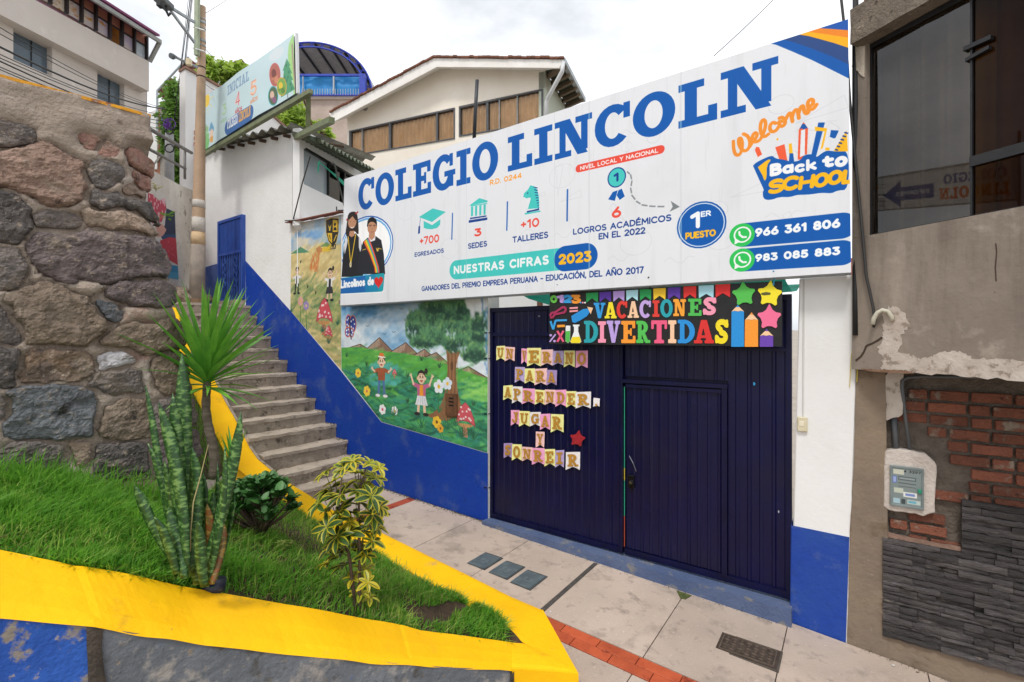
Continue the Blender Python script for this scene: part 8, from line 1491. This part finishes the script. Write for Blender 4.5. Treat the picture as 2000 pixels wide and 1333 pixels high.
q = MB(); q.prism([F2(x, y) for x, y in [(307, 178), (333, 152), (345, 160), (325, 188)]], -n2 * 2); solo(q, 'brown_canopy', M('brown_canopy_sheet', '6B3A32', .8, '592E28', 4), 'lower brown roof canopy left of the tan pole', 'canopy', 'brown roof canopies')
q = MB(); q.prism([F2(x, y) for x, y in [(346, 132), (366, 112), (386, 126), (386, 142), (364, 142)]], -n2 * 2); solo(q, 'brown_canopy', M('brown_canopy_sheet', ''), 'brown roof canopy directly left of the tan pole', 'canopy', 'brown roof canopies')
q = MB(); q.prism([F2(x, y) for x, y in [(424, 132), (472, 115), (484, 130), (462, 140), (433, 146)]], -n2 * 2); solo(q, 'brown_canopy', M('brown_canopy_sheet', ''), 'dark brown roof canopy behind the plants right of the tan pole', 'canopy', 'brown roof canopies')
cf = thing('canopy_frame', 'thin grey steel poles carrying the brown canopy left of the tan pole', 'canopy frame', F2(325, 250, .1))
for a, b in (((307, 178), (307, 260)), ((307, 178), (368, 112)), ((325, 166), (325, 250)), ((341, 150), (341, 230))): MB().tube([F2(*a, .1), F2(*b, .1)], .035, 5).build('canopy_pole', m_steel, cf)
# ================================================================ grit along the wall foot, paint drips on the pavement
q = MB(); r_ = random.Random(77)
def grit(u, z, w_, s):
    p = FU(u, z, w_); a = [p + Vector((r_.uniform(-s, s), r_.uniform(-s, s), r_.uniform(-.2, 1) * s)) for _ in range(4)]; q.add(a, [(0, 1, 2), (0, 2, 3), (0, 3, 1), (1, 3, 2)])
for _ in range(900): u = r_.uniform(-6.4, -4.0); grit(u, pav(u), abs(r_.gauss(0, .035)) + .008, r_.uniform(.004, .014))
for _ in range(260): u = r_.uniform(-4, -.5); grit(u, pav(u), .11 + abs(r_.gauss(0, .02)), r_.uniform(.003, .009))
for _ in range(200): u = r_.uniform(0, 1.6); grit(u, pav(u), .02 + abs(r_.gauss(0, .03)), r_.uniform(.003, .01))
for (u, z) in st_pts[:-1]:
    for _ in range(70): grit(u - r_.uniform(0, .3), z, abs(r_.gauss(0, .045)) + .006, r_.uniform(.005, .02))
    for _ in range(25): grit(u - r_.uniform(.2, .3), z, r_.uniform(.1, 1.45), r_.uniform(.003, .01))
solo(q, 'loose_grit', M('loose_grit', '6A6050', 1, '4A4A34', 20), 'loose grit and crumbs gathered along the wall foot', 'grit', fix=False, loc=(0, 0, 0))['kind'] = 'stuff'
q = MB()
for x, y, s in [(1745, 1300, .012), (1838, 1304, .011), (1722, 1285, .006), (1612, 1262, .005), (1500, 1270, .004), (1240, 1180, .004), (1705, 1268, .01), (1690, 1255, .006), (1075, 1195, .012), (1180, 1120, .006), (640, 1000, .006)]:
    p = gz(x, y, 0); u, _z = uz(p); p = gz(x, y, pav(u)); q.add([p + Vector((s * 1.6 * math.cos(a) * r_.uniform(.5, 1), s * math.sin(a) * r_.uniform(.5, 1), .002)) for a in (0, 1, 2.1, 3.2, 4.2, 5.2)], [tuple(range(6))])
solo(q, 'paint_drip', M('dried_paint_drip', 'D8D8D4', .7), 'small white dried paint drips on the pavement', 'paint drips', fix=False)['kind'] = 'stuff'
# blue arched sports roof on its concrete base
F, n, t = bplane(480, 30, 740, 30.001); dome = thing('arched_roof', 'barrel arched sports roof with blue truss and bright blue tarpaulin', 'roof', F(604, 300))
cxp, cyp, rx_, ry_ = 604, 182, 122, 99; NA = 36
arcp = lambda k, s=1., dy=0: (cxp + rx_ * s * math.cos(math.pi * k / NA), cyp + dy - ry_ * s * math.sin(math.pi * k / NA))
q = MB(); vs = []
for j, dpt in enumerate((0, 5, 10, 15)):
    for k in range(NA + 1): vs.append(F(*arcp(k)) + Vector((0, dpt, 0)))
q.add(vs, [(j * (NA + 1) + k, j * (NA + 1) + k + 1, (j + 1) * (NA + 1) + k + 1, (j + 1) * (NA + 1) + k) for j in range(3) for k in range(NA)]); q.build('roof_sheet', M('grey_vault_sheet', 'B8BCC4', .6, 'A4A9B2', 4, bump=.5), dome, smooth=True, fix=False)
for k in range(2, NA - 1, 3): MB().beam(F(*arcp(k, .985)), F(*arcp(k, .985)) + Vector((0, 15, 0)), .1, .14).build('purlin', M('dark_blue_purlin', '20263A', .6), dome)
m_tr = M('blue_truss_paint', '2B45B8', .5, '2238A0', 3); q = MB(); q.tube([F(*arcp(k, 1.0), .1) for k in range(NA + 1)], .055, 6); q.tube([F(*arcp(k, .91), .1) for k in range(NA + 1)], .05, 6)
q.build('arch_truss', m_tr, dome, smooth=True)
for k in range(1, NA): MB().tube([F(*arcp(k, 1.0), .1), F(*arcp(k + (1 if k % 2 else -1), .91), .1)], .025, 4).build('truss_strut', m_tr, dome)
q = MB(); nx_ = 30; vs = []
for j in range(7):
    for i in range(nx_ + 1): x = 540 + (707 - 540) * i / nx_; y = 149 + (185 - 149) * j / 6; vs.append(F(x, y, .25 + .12 * noise.noise(Vector((x * .06, y * .08, 0))) + .05 * noise.noise(Vector((x * .2, y * .05, 3)))))
q.add(vs, [(j * (nx_ + 1) + i, j * (nx_ + 1) + i + 1, (j + 1) * (nx_ + 1) + i + 1, (j + 1) * (nx_ + 1) + i) for j in range(6) for i in range(nx_)]); q.build('tarpaulin', M('bright_blue_tarpaulin', '1489CE', .5, '1078BC', 2, bump=.4, bs=3), dome, smooth=True, fix=False)
for a, b, wd in [((540, 147.5), (712, 147.5), .12), ((540, 186), (712, 186), .1), ((709, 147), (709, 187), .35), ((592, 147), (592, 186), .06), ((652, 146), (652, 187), .09)]: MB().beam(F(*a, .45), F(*b, .45), wd, wd).build('fence_rail', m_tr if wd > .09 else m_steel, dome)
for k in range(24): x = 590 + k * 5; MB().beam(F(x, 174, .5), F(x, 186, .5), .03, .03).build('baluster', m_steel, dome)
pbuild('concrete_base', F, n, [(480, 188), (712, 188), (712, 360), (480, 360)], .2, -6, M('pinkish_raw_concrete', 'B9A99F', .9, 'A7978D', 1.2, bump=.8, bs=6, spots=[('8F8078', .8, .62, .74), ('CABCB2', 1.6, .62, .7)]), dome)
pbuild('coping_band', F, n, [(480, 187), (714, 187), (714, 193), (480, 193)], .35, -.5, M('pale_coping', 'C6BAB2', .9), dome)
# cream gabled house
F, n, t = bplane(678, 16, 1065, 13.3); m_cream = M('cream_render', 'F2EADD', .9, 'EAE0D1', 1., bump=.3, bs=10, spots=[('C9BDAE', 2, .66, .8)])
gh = thing('gabled_house', 'cream gabled house with long curtained windows behind the billboard', 'house', F(870, 400))
q = MB(); q.prism([F(x, y, 0) for x, y in [(678, 228), (861, 136), (1065.5, 138), (1065.5, 172), (896, 208), (892, 209), (888, 210), (682, 256), (678, 257)]], -n * .3); q.prism([F(x, y, -.002) for x, y in [(678, 256), (682, 255), (682, 306), (678, 307)]], -n * .3); q.prism([F(x, y, -.002) for x, y in [(888, 209), (896, 207), (896, 268), (888, 271)]], -n * .3)
q.prism([F(x, y, 0) for x, y in [(678, 307), (888, 271), (896, 268), (1065.5, 240), (1065.5, 620), (678, 620)]], -n * .3); q.prism([F(x, y, -.001) for x, y in [(1060, 172), (1065.5, 171), (1065.5, 241), (1060, 242)]], -n * .3); q.build('wall', m_cream, gh)
m_wf = M('grey_window_frame', '4A4C50', .5, '5A5C60', 8); topl = lambda x: 256 - (x - 682) * .2192; botl = lambda x: 306 - (x - 682) * .169
def wband(x0, x1, mull, tl, bl2):
    wq = pbuild('window', F, n, [(x0, tl(x0)), (x1, tl(x1)), (x1, tl(x1) + 2.4), (x0, tl(x0) + 2.4)], .03, -.1, m_wf, gh); pbuild('sill', F, n, [(x0, bl2(x0) - 2), (x1, bl2(x1) - 2), (x1, bl2(x1)), (x0, bl2(x0))], .03, -.1, m_wf, wq)
    for x, wd in mull: pbuild('mullion', F, n, [(x - wd, tl(x)), (x + wd, tl(x)), (x + wd, bl2(x)), (x - wd, bl2(x))], .02, -.08, m_wf if wd > .7 else m_steel, wq)
    xs2 = [x0] + [m_[0] for m_ in mull if x0 < m_[0] < x1] + [x1]
    for a, b in zip(xs2[:-1], xs2[1:]):
        if b - a < 3: continue
        q = MB(); q.add([F(a, bl2(a), -.04), F(b, bl2(b), -.04), F(b, tl(b), -.04), F(a, tl(a), -.04)], [(0, 1, 2, 3)]); q.build('pane', glass('curtained_window_glass', 'FBF4EA', .02, 1.4, .02), wq, fix=False)
    P0, P1 = F(x0, bl2(x0), -.11), F(x1, bl2(x1), -.11); ln2 = (P1 - P0).length; m2 = int(ln2 / .022); q = MB(); zt2 = F(x0, tl(x0), -.2).z + .05; r_ = random.Random(int(x0)); ph = 0; vs = []
    row_ = []
    for i in range(m2 + 1): ph += r_.uniform(.5, 1.3); row_.append((P0.lerp(P1, i / m2) + n * .035 * math.sin(ph)))
    q.add([Vector((p.x, p.y, P0.z - .1)) for p in row_] + [Vector((p.x, p.y, zt2)) for p in row_], [(i, i + 1, m2 + 2 + i, m2 + 1 + i) for i in range(m2)]); q.build('curtain', M('beige_curtain', 'FFE0B6', .9, 'EBC99C', 3, (.35, .65), trans=.15), gh, smooth=True, fix=False)
    return wq
wband(682, 888, [(683.5, 1.8), (707, .6), (761, 1.8), (853, 1.6), (887, 1.2)], topl, botl); wband(896, 1060, [(897.5, 1.4), (951.5, 2.2), (975, .6), (1010, .6), (1059, 1.8)], lambda x: 209.5 - (x - 896) * .2192, lambda x: 267 - (x - 896) * .169)
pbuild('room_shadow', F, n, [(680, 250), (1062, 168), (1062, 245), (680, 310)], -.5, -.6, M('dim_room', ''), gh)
# roof: fascia, soffit, tiles
m_fas = M('white_fascia', 'F2EFEA', .8, 'E6E2DC', 2); W2 = .5
ft = [(643, 222), (846, 114), (1102, 117)]; fb = [(652, 238), (853, 131), (1092, 133)]
for k in range(2): q = MB(); q.prism([F(*ft[k], W2), F(*ft[k + 1], W2), F(*fb[k + 1], W2), F(*fb[k], W2)], -n * .06); q.build('fascia', m_fas, gh)
wt_ = [(676, 232), (861, 136), (1066, 138)]
for k in range(2): q = MB(); q.add([F(*fb[k], W2 - .06), F(*fb[k + 1], W2 - .06), F(*wt_[k + 1], .0), F(*wt_[k], .0)], [(0, 1, 2, 3)]); q.build('soffit', m_fas, gh, fix=False)
m_rt = M('brown_roof_tile', '8A5A44', .9, '6E4636', 5, bump=1, rand=.2)
for k in range(2):
    a, b = F(*ft[k], W2 + .06), F(*ft[k + 1], W2 + .06); m3 = 26 if k == 0 else 30
    for i in range(m3):
        p, r_ = a.lerp(b, i / m3), a.lerp(b, (i + .92) / m3); up = Vector((0, 0, .03 + pr.uniform(0, .03))); q = MB(); q.prism([p + up, r_ + up, r_ + up - n * .14, p + up - n * .14], (0, 0, .05)); q.build('roof_tile', m_rt, gh)
# right return of the roof with rafters
e0, e1 = F(1102, 117, W2), at(1142, 196, 11.2 + 3.2); 
bk_ = Vector((.35, 1, 0)).normalized(); E0 = F(1100, 119, W2); E1 = onp(1140, 196, n.cross(Vector((0, 0, 1))).normalized(), E0) 
S0 = F(1065.5, 138, 0); S1 = S0 + (E1 - E0)
q = MB(); q.prism([E0, E1, S1, S0], (0, 0, .06)); q.build('side_soffit', M('dark_green_soffit', '4C5648', .85, '3C4438', 4), gh)
q = MB(); q.prism([S0 + Vector((0, 0, -.02)), S1 + Vector((0, 0, -.02)), S1 + Vector((0, 0, -6)), S0 + Vector((0, 0, -6))], -t * .2); q.build('side_wall', M('shaded_cream_render', 'B8BFB0', .9), gh)  # darker copy of the cream wall, its side shading put into the colour
for k in range(6): a, b = S0.lerp(S1, (k + .5) / 6), E0.lerp(E1, (k + .5) / 6); MB().beam(a + Vector((0, 0, -.08)), b + Vector((0, 0, -.06)), .09, .12).build('rafter', M('old_timber', '6A5A48', .9), gh)
q = MB(); q.beam(E0 + Vector((0, 0, .0)), E1, .12, .12); q.build('gutter', m_steel, gh)
MB().tube([E0 + Vector((0, 0, -.05)), F(1098, 140, .7), F(1070, 192, .15), F(1067, 200, .12), F(1067, 260, .12)], .055, 8).build('drain_pipe', M('white_drain_pipe', 'C9CBCC', .5), gh, smooth=True)
q = MB(); q.tube([F(713, 211, .06), F(713, 211, -.02)], .09, 14); q.build('vent', M('grey_vent', '8A8680', .7), gh)
# ================================================================ foliage on the terraces and the tree by the pole
def foliage(name, label, cat, spots, Y, n, ls, mat, trunk=None, seed=1, droop=.3, grp=None, narrow=.24):
    r_ = random.Random(seed); cen = at(*spots[0][:2], Y); t_ = thing(name, label, cat, at(spots[0][0], spots[0][1] + spots[0][3], Y), grp)
    q = MB(); tot = sum(s[2] * s[3] for s in spots)
    for (x, y, rx, ry) in spots:
        k_ = int(n * rx * ry / tot); sub = [(r_.gauss(0, .5), r_.gauss(0, .5), r_.gauss(0, .5)) for _ in range(max(4, k_ // 28))]
        for _ in range(k_):
            s = r_.choice(sub); a = Vector((s[0] + r_.gauss(0, .14), s[1] + r_.gauss(0, .2), s[2] + r_.gauss(0, .14)))
            if a.length > 1.15: continue
            c = at(x, y, Y) + Vector((a.x * rx / FPX * Y, a.y * rx / FPX * Y * 1., a.z * ry / FPX * Y)); d_ = Vector((r_.gauss(0, 1), r_.gauss(0, 1), r_.gauss(-droop, .6))).normalized(); sx = d_.cross(Vector((r_.gauss(0, 1), r_.gauss(0, 1), 1))).normalized(); l = ls * r_.uniform(.6, 1.3)
            q.add([c, c + d_ * l * .45 + sx * l * narrow, c + d_ * l - Vector((0, 0, l * .12)), c + d_ * l * .45 - sx * l * narrow], [(0, 1, 2, 3)])
    q.build('crown', mat, t_, fix=False)
    st = MB(); b0 = at(spots[0][0], spots[0][1] + spots[0][3] * 1.5, Y)
    for (x, y, rx, ry) in spots:
        for j in range(3): c = at(x + r_.uniform(-.5, .5) * rx, y + r_.uniform(-.5, .3) * ry, Y); st.tube([b0, b0.lerp(c, .6) + Vector((r_.uniform(-.1, .1), 0, .05)), c], [.05 * ls / .14, .03 * ls / .14, .012], 5)
    st.build('trunk', trunk or m_bk, t_); return t_
m_bam = M('light_bamboo_leaf', 'B4CC5E', .55, '98B84A', 2, (.35, .65), trans=.45, spots=[('D0DE80', 3, .6, .7)]); m_tree = M('tree_leaf', '78A046', .6, '5A8034', 1.6, (.35, .65), trans=.4, spots=[('A4BE5A', 3, .62, .72)])
foliage('street_tree', 'green leafy tree growing behind the concrete pole', 'tree', [(345, 200, 22, 38), (338, 262, 22, 34), (350, 320, 14, 30), (335, 230, 24, 28), (352, 350, 10, 22), (328, 285, 12, 22)], 14.5, 5200, .16, m_tree, seed=3)
foliage('terrace_bamboo', 'tall pale bamboo tuft on the roof terrace directly right of the tan pole', 'plant', [(408, 145, 14, 26), (402, 125, 8, 18)], 15.5, 1500, .2, m_bam, seed=4, grp='terrace bamboo')
foliage('terrace_bamboo', 'pale bamboo mass before the dark brown canopy', 'plant', [(450, 148, 30, 20), (472, 138, 14, 12), (440, 135, 12, 12)], 15.8, 2200, .2, m_bam, seed=5, grp='terrace bamboo')
foliage('terrace_bamboo', 'yellow green bamboo hanging below the right end of the INICIAL sign', 'plant', [(568, 222, 26, 30), (548, 240, 16, 16), (590, 246, 16, 14)], 16.5, 2600, .2, m_bam, seed=6, grp='terrace bamboo')
foliage('terrace_bamboo', 'sparse pale bamboo behind the steel bracket before the concrete base', 'plant', [(618, 245, 14, 14), (640, 262, 6, 14), (606, 262, 10, 8)], 17, 700, .2, m_bam, seed=7, grp='terrace bamboo')
